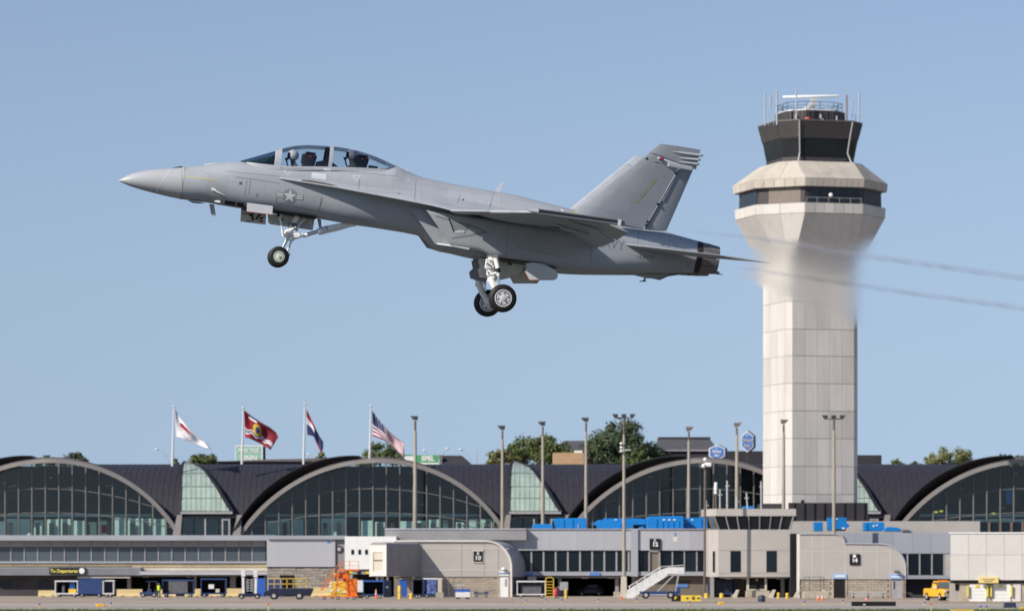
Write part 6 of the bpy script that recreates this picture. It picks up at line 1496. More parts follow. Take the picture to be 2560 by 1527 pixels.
for side in (-1, 1):
    st = [8.39] + [8.5 + 0.16 * i for i in range(48)]
    st = [x for x in st if x < 16.1] + [16.13]
    rings = [nac_ring(x, side) for x in st]
    inner = [nac_ring(x, side, shrink=0.05) for x in (8.42, 8.7, 9.3, 10.2, 11.2)]
    m = MB(); m.loft(rings, cap=False)
    m.loft([rings[0], inner[0]], cap=False)
    nc = m.build('engine_nacelle', M_body, jet, smooth=True, local=True, angle=45)
    nacs.append(nc)
    m = MB(); m.loft([[p + Vector((0.004, 0, 0)) for p in r] for r in inner], cap=False); n = len(inner[-1])
    m.add(inner[-1], [tuple(range(n))])
    m.build('intake_duct', M_dark, nc, smooth=True, local=True)
    # splitter ramp standing ahead of the cowl, the lower lip between them
    a, b = J3(1025, 520.7, -0.98), J3(1087.6, 610, -0.98)
    pl = [a, Vector((a.x + 0.9, -0.98, a.z + 0.03)), Vector((b.x + 0.9, -0.95, b.z)), b]
    pl = [Vector((p.x, p.y * -side, p.z)) for p in pl]
    MB().prism(pl, (0, -side * -0.05, 0)).build('intake_ramp', M_body, nc, local=True)
    lip = [b + Vector((0, 0, 0.0)), J3(1128.5, 615.6, -1.42)]
    lip = [Vector((p.x, p.y * -side, p.z)) for p in lip]
    m = MB(); m.add([lip[0], lip[1], lip[1] + Vector((0.5, 0, -0.02)), lip[0] + Vector((0.9, 0, -0.03)),
                     lip[0] + Vector((0, 0, 0.035)), lip[1] + Vector((0, 0, 0.035)), lip[1] + Vector((0.5, 0, 0.03)), lip[0] + Vector((0.9, 0, 0.03))],
                    [(0,1,2,3),(7,6,5,4),(0,4,5,1),(1,5,6,2),(2,6,7,3),(3,7,4,0)])
    m.build('intake_lip', M_pale, nc, local=True)
    # nozzle: dark band, then petals
    ycn = side * (0.98 + 0.16) / 2; zcn = (smooth_interp(nzt, 16.13) + smooth_interp(nzb, 16.13)) / 2
    hh = (smooth_interp(nzt, 16.13) - smooth_interp(nzb, 16.13)) / 2
    rr = 0.405
    MB().lathe((16.12, ycn, zcn), (1, 0, 0), [(0.0, hh * 0.93), (0.02, hh * 0.985), (0.16, hh * 0.97), (0.17, hh * 0.9)], 36).build('nozzle_ring', M_nozd, nc, smooth=True, local=True)
    for k in range(12):
        a0, a1 = 2*math.pi*(k+0.04)/12, 2*math.pi*(k+0.96)/12; am = (a0+a1)/2
        def q(x, r, a): return Vector((x, ycn + r*math.cos(a), zcn + r*math.sin(a)))
        m = MB(); R0, R1, R2 = hh*0.955, hh*0.93, hh*0.83
        xs_ = [16.27, 16.45, 16.78]; rs_ = [R0, R1, R2]; rg = []
        for xx, r0 in zip(xs_, rs_):
            rg.append([q(xx, r0, a0), q(xx, r0*1.012, am), q(xx, r0, a1), q(xx, r0-0.03, a1), q(xx, r0-0.03, am), q(xx, r0-0.03, a0)])
        m.loft(rg)
        m.build('nozzle_petal', M_noz, nc, smooth=True, local=True, angle=30)
    MB().lathe((16.2, ycn, zcn), (1, 0, 0), [(0, hh*0.8), (0.5, hh*0.7), (0.51, 0.01)], 24).build('exhaust_duct', M_black, nc, smooth=True, local=True)
    # engine bay heat shield under the tail
    m = MB(); m.loft([[Vector((x, side*(0.57 + 0.40*math.cos(t)), zcn - hh*1.012*math.sin(t)*s)) for t in [math.pi*(0.2+0.6*i/8) for i in range(9)]] for x, s in ((15.0, 1.03), (15.6, 1.02), (16.1, 1.0))], closed=False)
    m.build('belly_heat_panel', M_dark, nc, smooth=True, local=True)

# ---- wing plane helper: a slab with rounded leading edge between two chord lines
def slab(stations, m, name, parent, thick_le=0.012, thick_te=0.008, smooth=True):
    """stations: list of (LE point, TE point, max thickness); sections lie along the chord"""
    prof = [(0, 0.0), (0.015, 0.25), (0.06, 0.55), (0.2, 0.88), (0.4, 1.0), (0.65, 0.75), (0.85, 0.38), (1.0, 0.05)]
    rings = []
    for le, te, th in stations:
        le, te = Vector(le), Vector(te); d = te - le
        up = Vector((-d.z, 0, d.x)).normalized()
        top = [le + d * t + up * th * 0.5 * h for t, h in prof]
        bot = [le + d * t - up * th * 0.5 * h for t, h in reversed(prof[1:])]
        rings.append(top + bot)
    return MB().loft(rings).build(name, m, parent, smooth=smooth, local=True, angle=60)

def mir(p, side): return Vector((p[0], p[1] * -side, p[2]))     # written for the port side (y < 0)

LEXE = [(691.7,445.5,-0.58),(760,455.5,-0.76),(840,468,-1.00),(920,483,-1.24),(1000,498,-1.46),(1080,513.5,-1.66),(1112,521,-1.80),(1128,526,-1.92)]
LEXR = [(691.7,442.5),(760,450),(840,459.5),(920,469),(1000,477.5),(1080,486),(1112,492),(1140,497)]
wings = {}
for side in (-1, 1):
    edge = [J3(*e) for e in LEXE]
    m = MB(); rings = []
    for i, e in enumerate(edge):
        xi = e.x; w = smooth_interp(HW, xi) - 0.05
        for it in range(3):      # meet the flank of the body at the height of the traced root line
            zi = max(JL(LEXR[i][0], LEXR[i][1], -w)[1], e.z + 0.03)
            zt, zb = smooth_interp(jt, xi), smooth_interp(jb, xi); zc = zb + (zt - zb) * 0.57; nn = interp(NT, xi)
            k_ = min(max((zi - zc) / (zt - zc), 0.0), 0.97); w = smooth_interp(HW, xi) * (1 - k_ ** nn) ** (1 / nn) - 0.03
        rings.append([mir(p, side) for p in (Vector((xi, -w, zi + 0.02)), Vector((xi, (e.y - w) / 2, (e.z + zi) / 2 + 0.03)), Vector((xi, e.y + 0.012, e.z + 0.018)), Vector((xi, e.y, e.z)),
                      Vector((xi, e.y + 0.012, e.z - 0.016)), Vector((xi, (e.y - w) / 2, (e.z + zi) / 2 - 0.05)), Vector((xi, -w, min(zi, e.z) - 0.06)))])
    last = rings[-1]
    for xx, dz in ((9.8, -0.01), (10.8, -0.03), (11.8, -0.06), (12.5, -0.09)):
        rings.append([Vector((xx, p.y, p.z + dz)) for p in last])
    lex = m.loft(rings).build('leading_edge_extension', M_body, jet, smooth=True, local=True, angle=35)
    # main wing box, drooped leading edge, flaps
    zr, zt_ = 0.42, 0.44
    yR, yT = -1.75, -6.15
    def w3(x, y, z): return mir((x, y, z), side)
    leR, leT = J3(1126, 527, -1.95), J3(1340, 531, -6.15)
    boxR, boxT = (9.75, yR, zr + 0.02), (11.05, yT, zt_)
    hinR, hinT = (12.45, yR, zr), (12.62, yT, zt_)
    wing = slab([(w3(*boxR), w3(*hinR), 0.20), (w3(*boxT), w3(*hinT), 0.10)], M_body, 'wing', jet)
    # leading-edge flap in two panels, with the snag outboard
    def lerp(a, b, t): return tuple(a[i] + (b[i] - a[i]) * t for i in range(3))
    leS = lerp(leR, leT, 0.52); boxS = lerp(boxR, boxT, 0.52)
    for nm, a, b, c, d in (('leading_edge_flap', leR, leS, boxR, boxS), ('leading_edge_flap', lerp(leS, leT, 0.02) if 0 else (leS[0] - 0.12, leS[1] - 0.06, leS[2] - 0.03), leT, boxS, boxT)):
        def te_(q): return (q[0] + 0.10, q[1], q[2])
        slab([(w3(*a), w3(*te_(c)), 0.15), (w3(*b), w3(*te_(d)), 0.09)], M_body, nm, wing)
    # trailing-edge flap and aileron, both drooped
    teI, teM, teO = J3(1491, 620, -1.62), J3(1539, 603, -4.1), J3(1571, 581, -5.85)
    hI = lerp(hinR, hinT, 0.0); hM = lerp(hinR, hinT, (4.1 - 1.75) / 4.4); hO = lerp(hinR, hinT, (5.85 - 1.75) / 4.4)
    slab([(w3(hI[0], -1.36, hI[2]), w3(teI[0], -1.36, teI[2]), 0.14), (w3(hM[0], hM[1] + 0.02, hM[2]), w3(*teM), 0.10)], M_body, 'flap', wing)
    slab([(w3(hM[0], hM[1] - 0.02, hM[2]), w3(teM[0] + 0.03, teM[1] - 0.02, teM[2] + 0.03), 0.10), (w3(*hO), w3(*teO), 0.07)], M_body, 'aileron', wing)
    # wing tip rail
    ra, rb = J3(1333, 527.5, -6.3), J3(1555, 557.5, -6.3)
    ax = (rb - ra).normalized()
    m = MB(); m.bar(mir(ra + ax * 0.12, side), mir(rb - ax * 0.12, side), 0.10, 0.15)
    rail = m.build('wingtip_rail', mat('rail_grey', (0.13, 0.14, 0.16), rough=0.45, var=0.1, scale=5), wing, local=True, bevel=0.015)
    MB().tube([mir(ra - ax * 0.16, side), mir(ra, side), mir(ra + ax * 0.14, side)], [0.015, 0.05, 0.07], 10).build('rail_nose', M_body, wing, smooth=True, local=True)
    MB().bar(mir(rb - ax * 0.12, side), mir(rb - ax * 0.03, side), 0.11, 0.16).build('rail_collar', M_pale, wing, local=True)
    MB().bar(mir(rb - ax * 0.03, side), mir(rb + ax * 0.07, side), 0.08, 0.11).build('rail_tail', M_steel, wing, local=True)
    MB().bar(mir(ra + ax * 0.16 + Vector((0, -0.055, 0.02)), side), mir(rb - ax * 0.15 + Vector((0, -0.055, 0.02)), side), 0.012, 0.05).build('rail_slot', M_black, wing, local=True)
    plate_ = [(1403, 531), (1402.5, 521), (1413, 530), (1417, 534)]
    MB().prism([mir(J3(a_, b_, -5.9), side) for a_, b_ in plate_], (0, 0.02, 0)).build('rail_fin', M_gear, wing, local=True)
    MB().prism([mir(J3(a_, b_, -5.7), side) for a_, b_ in ((1420, 534), (1427, 528), (1445, 530), (1449, 535))], (0, 0.02, 0)).build('wing_light', M_yel, wing, local=True)
    # flap hinge fairings under the wing
    for t in (0.30, 0.72):
        h = lerp(hinR, hinT, t); x0 = lerp(boxR, boxT, t)[0]
        dz = -0.10
        m = MB(); m.tube([w3(h[0] - 0.75, h[1], h[2] - 0.05), w3(h[0] - 0.5, h[1], h[2] - 0.13), w3(h[0] - 0.05, h[1], h[2] - 0.17), w3(h[0] + 0.25, h[1], h[2] - 0.20)], [0.02, 0.05, 0.055, 0.012], 8)
        m.build('hinge_fairing', M_body, wing, smooth=True, local=True)
    wings[side] = wing
    # ---- vertical tail: fixed fin, rudder, fairings
    def t3(px, py, y): return mir(J3(px, py, y), side)
    
    def onfin(px, py):
        t = (py - 575) / (360 - 575); return J3(px, py, -1.32 - 0.78 * max(0, min(1.05, t)))
    bLE, tLE, tTE, bTE = onfin(1424, 538), onfin(1650, 360), onfin(1751, 375), onfin(1608, 573)
    rT1, rB1 = onfin(1732, 426), onfin(1666, 577)
    def fin_pts(rows, name, m_, th=0.11, parent=jet):
        return slab([(mir(a, side), mir(b, side), t_) for a, b, t_ in rows], m_, name, parent)
    # the slab helper thickens in x-z; fins are thick sideways, so build them with their own sections
    def fin(rows, name, m_, parent, te=0.15):
        prof = [(0, 0.06), (0.05, 0.5), (0.25, 0.95), (0.5, 1.0), (0.8, 0.7), (1.0, te)]
        rings = []
        for a, b, th in rows:
            a, b = mir(a, side), mir(b, side); d = b - a
            nrm = Vector((0, math.cos(R(20)), side * -1 * -math.sin(R(20)))).normalized()
            top = [a + d * t + nrm * th * 0.5 * h for t, h in prof]; bot = [a + d * t - nrm * th * 0.5 * h for t, h in reversed(prof)]
            rings.append(top + bot)
        return MB().loft(rings).build(name, m_, parent, smooth=True, local=True, angle=50)
    fin_o = fin([(bLE, bTE, 0.17), (onfin(1538, 448), onfin(1651, 500), 0.13), (onfin(1624, 380.5), onfin(1694, 423), 0.09)], 'vertical_tail', M_body, jet, te=0.5)
    fin([(onfin(1624, 380.8), onfin(1740, 424), 0.09), (tLE, tTE, 0.055)], 'fin_tip', M_body, fin_o)
    fin([(onfin(1611, 573), rB1, 0.09), (onfin(1654.5, 500.5), onfin(1699, 502), 0.07), (onfin(1697, 424), rT1, 0.05)], 'rudder', M_dark, fin_o)
    m = MB()
    for a, b in (((1609.5, 573), (1652.8, 500)), ((1652.8, 500), (1695.5, 424))):
        m.bar(mir(onfin(*a) + Vector((0, -0.05, 0)), side), mir(onfin(*b) + Vector((0, -0.035, 0)), side), 0.03, 0.02)
    m.build('rudder_gap', M_line, fin_o, local=True)
    for a in ((1615, 563), (1618, 555), (1644, 511), (1689, 434)):
        p = onfin(*a); MB().cbox(mir(p + Vector((0, -0.06, 0)), side), (0.06, 0.03, 0.06)).build('rudder_hinge', M_black, fin_o, local=True)
    for a, b in (((1675, 379), (1752, 389.5)), ((1693, 395), (1746, 400)), ((1690, 404), (1742.5, 411))):
        p, q = onfin(*a) + Vector((0, -0.02, 0)), onfin(*b) + Vector((0, -0.08, 0)); d = q - p
        MB().tube([mir(p, side), mir(p + d * 0.4, side), mir(p + d * 0.9, side), mir(q, side)], [0.006, 0.03, 0.042, 0.04], 12).build('tail_pod', M_body, fin_o, smooth=True, local=True)
        MB().tube([mir(q, side), mir(q + d.normalized() * 0.05, side)], [0.036, 0.022], 12).build('pod_tip', M_dark, fin_o, smooth=True, local=True)
    p, q = onfin(1668, 412) + Vector((0, -0.07, 0)), onfin(1731, 423) + Vector((0, -0.06, 0))
    MB().bar(mir(p, side), mir(q, side), 0.10, 0.13).build('rudder_fairing', M_body, fin_o, local=True, bevel=0.03)
    MB().cbox(mir(onfin(1652, 397) + Vector((0, -0.06, 0)), side), (0.16, 0.06, 0.05)).build('anticollision_light', M_redlamp, fin_o, local=True, bevel=0.015)
    MB().cbox(mir(onfin(1646, 396) + Vector((0, -0.06, 0)), side), (0.04, 0.07, 0.06)).build('light_housing', M_pale, fin_o, local=True)
    # ---- stabilator
    sLE, sTT = J3(1559, 611, -1.20), J3(1929, 658, -3.45)
    stab = slab([(mir(sLE, side), mir((sLE.x + 2.35, -1.05, sLE.z - 0.01), side), 0.13), (mir((sTT.x - 1.35, -3.45, sTT.z + 0.005), side), mir(sTT, side), 0.04)], M_body, 'stabilator', jet)

# fairing between the engines and the arrestor hook beneath
hk = [J3(1553, 679, 0), J3(1600, 692, 0), J3(1620, 696, 0), J3(1650, 695, 0), J3(1670, 688, 0), J3(1731, 680, 0)]
MB().tube(hk[:1] + hk[3:4] + hk[4:] + [J3(1798, 681, 0)], [0.03, 0.06, 0.035, 0.03, 0.03], 10).build('arrestor_hook', M_dark, jet, smooth=True, local=True)
m = MB()
m.loft([[Vector((p.x, w * math.cos(t), p.z + d * max(0.0, -math.sin(t)) - d + 0.10 * (1 + math.sin(t)))) for t in [2*math.pi*i/16 for i in range(16)]] for p, w, d in
        ((hk[0], 0.06, 0.0), (hk[1], 0.13, 0.0), (hk[2], 0.15, 0.0), (hk[3], 0.13, 0.0), (hk[4], 0.05, 0.0))])
m.build('hook_fairing', M_body, jet, smooth=True, local=True)
a = J3(1614, 695, 0); b = J3(1608, 703, 0)
MB().bar(a, b, 0.03, 0.05).bar(b, J3(1599, 703, 0), 0.03, 0.03).bar(b, J3(1616, 702.5, 0), 0.03, 0.03).build('belly_aerial', M_dark, jet, local=True)

# ---- canopy
SILL = [(600,403.5),(640,409.5),(660,412),(704,417),(760,418.5),(832,419.5),(900,421.5),(982,425.5)]
js = [JL(a, b, -0.42) for a, b in SILL]
CT = [(600,402.6),(640,391.5),(690,377),(702,373.2),(720,368.5),(737.6,365.2),(769,363.2),(811,365.3),(852,369),(894,377.6),(936,391),(978,410),(992,417)]
jc = [JL(a, b, 0) for a, b in CT]
CW = [(3.2,0.10),(3.6,0.34),(4.2,0.45),(5.0,0.485),(6.0,0.48),(7.0,0.42),(7.45,0.36),(7.7,0.28)]
def can_ring(x, grow=0.0, N=25, low=0.0):
    zt, zs, w = smooth_interp(jc, x) + grow, smooth_interp(js, x) - low, smooth_interp(CW, x) + grow
    return [Vector((x, w * sup(math.cos(t), 2.25), zs + (zt - zs) * sup(math.sin(t), 2.0))) for t in [math.pi * i / (N - 1) for i in range(N)]]
M_can = glass_mat('canopy_glass', (0.84, 0.88, 0.90), gloss=0.03, rough=0.02, refl=(0.75, 0.80, 0.95))
M_ws = glass_mat('windshield_glass', (0.22, 0.31, 0.28), gloss=0.05, rough=0.03, refl=(0.75, 0.85, 0.85))
xa = lambda px, py: JL(px, py, 0)[0]
x_ws0, x_ws1, x_f1, x_m0, x_m1, x_end = xa(602,402), xa(688,377), xa(704,373), xa(824,366), xa(833,367), xa(985,413)
def span(a, b, n): return [a + (b - a) * i / n for i in range(n + 1)]
MB().loft([can_ring(x) for x in span(x_ws0, x_ws1, 12)], closed=False).build('windshield', M_ws, jet, smooth=True, local=True)
can = MB().loft([can_ring(x) for x in span(x_f1, x_m0, 12)], closed=False).build('canopy_front', M_can, jet, smooth=True, local=True)
MB().loft([can_ring(x) for x in span(x_m1, x_end, 14)], closed=False).build('canopy_rear', M_can, jet, smooth=True, local=True)
def shell(x0, x1, n=2, g=0.012, low=0.05):
    out = [can_ring(x, g, low=low) for x in span(x0, x1, n)]; inn = [can_ring(x, -0.03, low=low) for x in span(x0, x1, n)]
    m = MB(); m.loft(out, closed=False); m.loft(inn, closed=False); m.loft([out[0], inn[0]], closed=False); m.loft([out[-1], inn[-1]], closed=False); return m
shell(x_ws1 - 0.005, x_f1 + 0.005, 3).build('windshield_arch', M_body, jet, smooth=True, local=True)
shell(x_m0, x_m1, 2).build('canopy_bow', M_body, jet, smooth=True, local=True)
MB().loft([can_ring(x, -0.034, low=0.05) for x in span(x_m0 - 0.10, x_m0 + 0.02, 2)], closed=False).build('canopy_bow_lining', M_black, jet, smooth=True, local=True)
shell(x_end - 0.01, x_end + 0.10, 2).build('canopy_rear_frame', M_body, jet, smooth=True, local=True)
for sgn in (-1, 1):
    m = MB(); pts = []
    for x in span(x_ws0 + 0.15, x_end + 0.08, 24):
        w = smooth_interp(CW, x); zs = smooth_interp(js, x)
        pts.append([Vector((x, sgn * (w - 0.035), zs - 0.02)), Vector((x, sgn * (w - 0.03), zs + 0.022)), Vector((x, sgn * (w + 0.012), zs + 0.022)), Vector((x, sgn * (w + 0.045), zs - 0.09)), Vector((x, sgn * (w - 0.02), zs - 0.12))])
    m.loft(pts); m.build('canopy_sill', M_body, jet, smooth=True, local=True)
# cockpit tub, coamings, consoles, seats, head-up display
M_pit = mat('cockpit_dark', (0.014, 0.016, 0.02), rough=0.8, var=0.2, scale=8)
m = MB(); m.loft([[Vector((x, -smooth_interp(CW, x) + 0.03, smooth_interp(js, x) + 0.012)), Vector((x, 0, smooth_interp(js, x) + 0.03)), Vector((x, smooth_interp(CW, x) - 0.03, smooth_interp(js, x) + 0.012))] for x in span(x_ws0 + 0.2, x_end - 0.02, 20)], closed=False)
m.build('cockpit_deck', M_pit, jet, local=True)
def ck(px, py, y=0): return J3(px, py, y)
c0 = ck(650, 408); c1 = ck(690, 392)
MB().loft([[Vector((x, w*math.cos(t), z0 + h*math.sin(t))) for t in [math.pi*i/10 for i in range(11)]] for x, w, z0, h in
           ((c0.x - 0.25, 0.25, smooth_interp(js, c0.x)-0.0, 0.04), (c0.x, 0.33, smooth_interp(js, c0.x), 0.10), (c1.x - 0.08, 0.36, smooth_interp(js, c1.x), 0.14), (c1.x, 0.36, smooth_interp(js, c1.x), 0.12))], closed=False).build('instrument_coaming', M_pit, jet, smooth=True, local=True)
m = MB()
hz = smooth_interp(js, c1.x)
for yy in (-0.14, 0.14):
    m.bar((c1.x - 0.28, yy, hz + 0.08), (c1.x - 0.02, yy, hz + 0.34), 0.02).bar((c1.x - 0.10, yy, hz + 0.1), (c1.x + 0.02, yy, hz + 0.30), 0.015).bar((c1.x - 0.2, yy, hz + 0.16), (c1.x + 0.0, yy, hz + 0.18), 0.015).bar((c1.x - 0.13, yy, hz + 0.24), (c1.x + 0.0, yy, hz + 0.25), 0.012)
m.bar((c1.x - 0.02, -0.14, hz + 0.34), (c1.x - 0.02, 0.14, hz + 0.34), 0.02)
m.build('head_up_display', M_black, jet, local=True)
def seat(px, py_top):
    p = ck(px, py_top); z0 = smooth_interp(js, p.x) - 0.05
    m = MB()
    tilt = 0.16
    def sx(z): return p.x + 0.05 - (p.z - z) * -tilt - 0.1
    h = p.z - z0
    q = [Vector((p.x - 0.14, 0, p.z - 0.02)), Vector((p.x + 0.19, 0, p.z - 0.09)), Vector((p.x + 0.13, 0, z0)), Vector((p.x - 0.20, 0, z0))]
    m.prism([v + Vector((0, -0.18, 0)) for v in q], (0, 0.36, 0))
    s = m.build('ejection_seat', M_pit, jet, local=True, bevel=0.02)
    MB().cbox((p.x - 0.17, 0, p.z - 0.20), (0.10, 0.28, 0.26)).build('headrest', M_black, s, local=True, bevel=0.03)
    MB().cbox((p.x + 0.01, 0, p.z - 0.02), (0.26, 0.40, 0.03)).build('canopy_breaker', M_black, s, local=True)
    for yy in (-0.19, 0.19):
        MB().bar((p.x + 0.14, yy, p.z - 0.06), (p.x + 0.06, yy, z0), 0.04).build('seat_rail', M_black, s, local=True)
        MB().cbox((p.x + 0.0, yy - math.copysign(0.004, -yy), p.z - 0.13), (0.08, 0.012, 0.05)).build('warning_label', mat('seat_label', (0.3, 0.03, 0.03), var=0), s, local=True)
    return s
seat(776, 381.5); seat(906, 388.5)
r0 = ck(812, 398)
MB().loft([[Vector((x, w*math.cos(t), z0 + h*math.sin(t))) for t in [math.pi*i/10 for i in range(11)]] for x, w, z0, h in
           ((r0.x - 0.22, 0.30, smooth_interp(js, r0.x), 0.16), (r0.x, 0.33, smooth_interp(js, r0.x), 0.24), (r0.x + 0.20, 0.33, smooth_interp(js, r0.x), 0.22), (r0.x + 0.42, 0.32, smooth_interp(js, r0.x), 0.10))], closed=False).build('rear_coaming', M_pit, jet, smooth=True, local=True)
e0 = ck(950, 418); z0 = smooth_interp(js, e0.x)
MB().cbox((e0.x - 0.2, -0.1, z0 + 0.05), (0.25, 0.16, 0.08)).cbox((e0.x + 0.12, 0.05, z0 + 0.04), (0.2, 0.2, 0.06)).build('rear_deck_equipment', M_black, jet, local=True)

# ---- landing gear
def J(px, py, y): return J3(px, py, y)
def wheel(c, r, w, name, hubm, parent, holes=0, rimr=0.55, axis=(0, 1, 0)):
    c = Vector(c)
    prof = [(-w/2, rimr*r), (-w/2, r*0.72), (-w*0.46, r*0.86), (-w*0.34, r*0.96), (-w*0.15, r), (w*0.15, r), (w*0.34, r*0.96), (w*0.46, r*0.86), (w/2, r*0.72), (w/2, rimr*r)]
    t = MB().lathe(c, axis, prof, 40).build(name, hubm if False else M_tyre, parent, smooth=True, local=True, angle=60)
    for sg in (-1, 1):
        pr = [(0, 0.01), (sg*(w/2+0.030), 0.01), (sg*(w/2+0.028), rimr*r*0.26), (sg*(w/2+0.006), rimr*r*0.30), (sg*(w/2+0.002), rimr*r*0.78), (sg*(w/2-0.012), rimr*r*0.81), (sg*(w/2-0.012), rimr*r*0.86), (sg*(w/2+0.010), rimr*r*0.90), (sg*(w/2+0.008), rimr*r*1.04), (0, rimr*r*1.0)]
        MB().lathe(c, axis, pr, 32).build('hub', hubm, t, smooth=True, local=True, angle=30)
        for k in range(holes):
            a = 2*math.pi*(k+0.3)/holes
            q = c + Vector((math.cos(a)*rimr*r*0.60, sg*(w/2-0.004), math.sin(a)*rimr*r*0.60))
            MB().lathe(q, axis, [(0, 0.028*r/0.38), (sg*0.012, 0.026*r/0.38)], 10).build('hub_hole', M_steel, t, smooth=True, local=True)
    return t
# nose gear
nh = J(697, 641.6, -0.22)
ng = MB().tube([J(718, 597, 0), Vector((nh.x, 0, nh.z))], 0.045, 12).build('nose_gear_strut', M_chrome, jet, smooth=True, local=True)
top = J(741, 546, 0); mid = J(722, 584, 0)
MB().tube([top + Vector((0.02, 0, 0.25)), top, mid, J(718, 597, 0), J(716, 600.5, 0)], [0.07, 0.075, 0.085, 0.075, 0.06], 14).build('gear_housing', M_gear, ng, smooth=True, local=True)
MB().tube([Vector((nh.x, -0.28, nh.z)), Vector((nh.x, 0.28, nh.z))], 0.04, 10).build('axle', M_gear, ng, smooth=True, local=True)
MB().tube([J(722, 580, 0), J(718, 584, -0.05), J(713, 586, 0)], [0.10, 0.11, 0.09], 10).build('steering_collar', M_gear, ng, smooth=True, local=True)
MB().tube([J(699.5, 541, -0.1), J(706, 577, -0.06)], 0.028, 10).tube([J(706, 577, -0.06), J(709, 590, -0.03)], [0.05, 0.05], 10).build('launch_bar_link', M_gear, ng, smooth=True, local=True)
MB().tube([J(694, 533, -0.1), J(698, 541, -0.1)], 0.035, 8).build('link_boot', M_black, ng, smooth=True, local=True)
MB().tube([J(755, 588, 0), J(716, 585, 0)], [0.06, 0.05], 10).tube([J(752, 590, 0), J(728, 596, 0)], [0.05, 0.06], 10).tube([J(755, 588, -0.12), J(755, 588, 0.12)], 0.06, 10).build('brace_lug', M_gear, ng, smooth=True, local=True)
MB().tube([J(765, 587.5, 0), J(798, 578, 0)], 0.052, 12).build('drag_brace_rod', M_chrome, ng, smooth=True, local=True)
MB().tube([J(757, 590, 0), J(768, 587, 0)], [0.045, 0.058], 12).build('drag_brace_end', M_gear, ng, smooth=True, local=True)
MB().tube([J(795, 579, 0), J(818, 572, 0), J(850, 565, 0), J(890, 560, 0)], [0.085, 0.085, 0.075, 0.06], 14).tube([J(797, 586, 0), J(850, 574, 0), J(884, 563, 0)], [0.025, 0.02, 0.02], 8).build('drag_brace', M_gear, ng, smooth=True, local=True)
for px, py in ((806.5, 574.5), (813, 572.8), (818, 571.5)):
    a = J(px, py, 0); d = (J(818, 572, 0) - J(795, 579, 0)).normalized()
    MB().tube([a - d * 0.012, a + d * 0.012], 0.0885, 14).build('brace_band', M_line, ng, smooth=True, local=True)
MB().tube([J(727, 606, 0), J(724, 614, 0), J(718, 630, 0)], [0.018, 0.03, 0.03], 8).tube([J(720, 632, 0), J(722, 640, 0)], [0.05, 0.05], 8).tube([Vector((nh.x, 0, nh.z)), J(720, 632, 0)], 0.025, 8).build('torque_link', M_gear, ng, smooth=True, local=True)
m = MB()
rng = random.Random(3)
for k in range(22):
    px, py = rng.uniform(716, 746), rng.uniform(566, 606)
    if py > 598 and px > 742: continue
    a = J(px, py, rng.uniform(-0.14, 0.1)); b = J(px + rng.uniform(-9, 9), py + rng.uniform(-7, 7), rng.uniform(-0.14, 0.1))
    m.tube([a, b], rng.choice([0.012, 0.018, 0.026]), 6)
m.build('gear_hydraulics', M_gear, ng, smooth=True, local=True)
MB().tube([J(744, 566, 0.1), J(762, 546, 0.05)], 0.03, 8).tube([J(742, 545, 0), J(737, 555, 0)], [0.09, 0.07], 10).build('upper_brace', M_gear, ng, smooth=True, local=True)
m = MB(); m.cbox(J(735, 562, -0.09), (0.16, 0.05, 0.1)).cbox(J(727, 563, 0.09), (0.12, 0.05, 0.14)).cbox(J(741, 573, -0.08), (0.09, 0.05, 0.05)); m.build('gear_actuator_block', M_steel, ng, local=True, bevel=0.01)
for yy in (-0.20, 0.20):
    wheel((nh.x, yy, nh.z), 0.285, 0.17, 'nose_wheel', mat('hub_green', (0.62, 0.64, 0.54), rough=0.35, var=0.08, scale=8), ng, rimr=0.52)
# nose gear doors
def plate(pts, y, th, m_, name, parent=jet, edge=None):
    pl = [J(a, b, y) for a, b in pts]
    o = MB().prism(pl, (0, th, 0)).build(name, m_, parent, local=True)
    if edge:
        n = len(pl); up = Vector((0, th/2, 0))
        for i in edge: MB().bar(pl[i] + up, pl[(i+1) % n] + up, abs(th) + 0.006, 0.012).build('door_edge', M_red, o, local=True)
    return o
d1 = plate([(603,518),(666,526),(664,561),(601,553)], 0.36, 0.03, M_cream, 'nose_gear_door', edge=[2])
rng = random.Random(5); m = MB()
for k in range(26):
    c = J(rng.uniform(607, 661), rng.uniform(528, 554), 0.355); m.cbox(c, (rng.uniform(0.02, 0.09), 0.015, rng.uniform(0.015, 0.05)))
m.build('door_fittings', M_green, d1, local=True)
m = MB()
for a, b in (((630,534),(632,552)),((622,536),(628,540)),((640,548),(650,536)),((650,546),(657,546)),((650,553),(656,554))):
    m.bar(J(a[0], a[1], 0.345), J(b[0], b[1], 0.345), 0.015, 0.045)
m.build('door_levers', M_black, d1, local=True)
d2 = plate([(669,534),(787,545),(782,575),(676,560),(671,556)], 0.36, 0.03, M_cream, 'nose_gear_door', edge=[2, 3])
m = MB()
for a in ((680,552,712,560),(714,556,727,562),(752,562,778,571)):
    pl = [J(a[0], a[1]-3.5, 0.35), J(a[2], a[1]+ (a[2]-a[0])*0.12-3.5, 0.35), J(a[2], a[3]+2, 0.35), J(a[0], a[3]-2-(a[2]-a[0])*0.02, 0.35)]
    m.prism(pl, (0, 0.015, 0))
m.build('door_inner_panel', mat('bay_blue_grey', (0.45, 0.5, 0.55), rough=0.4, var=0.08), d2, local=True)
MB().cbox(J(705, 549, 0.34), (0.07, 0.02, 0.04)).build('door_latch', M_black, d2, local=True)
plate([(618,506.7),(682,515),(681,537),(617,529)], -0.66, 0.035, M_pale, 'nose_gear_door', edge=[2])
plate([(793,546),(803,549),(804,572),(798,570)], -0.05, 0.03, M_dark, 'blade_aerial')
plate([(523,510),(535,511),(540,540),(529,540)], 0, 0.025, M_body, 'belly_blade_aerial')
MB().box(0,1,0,1,0,1)
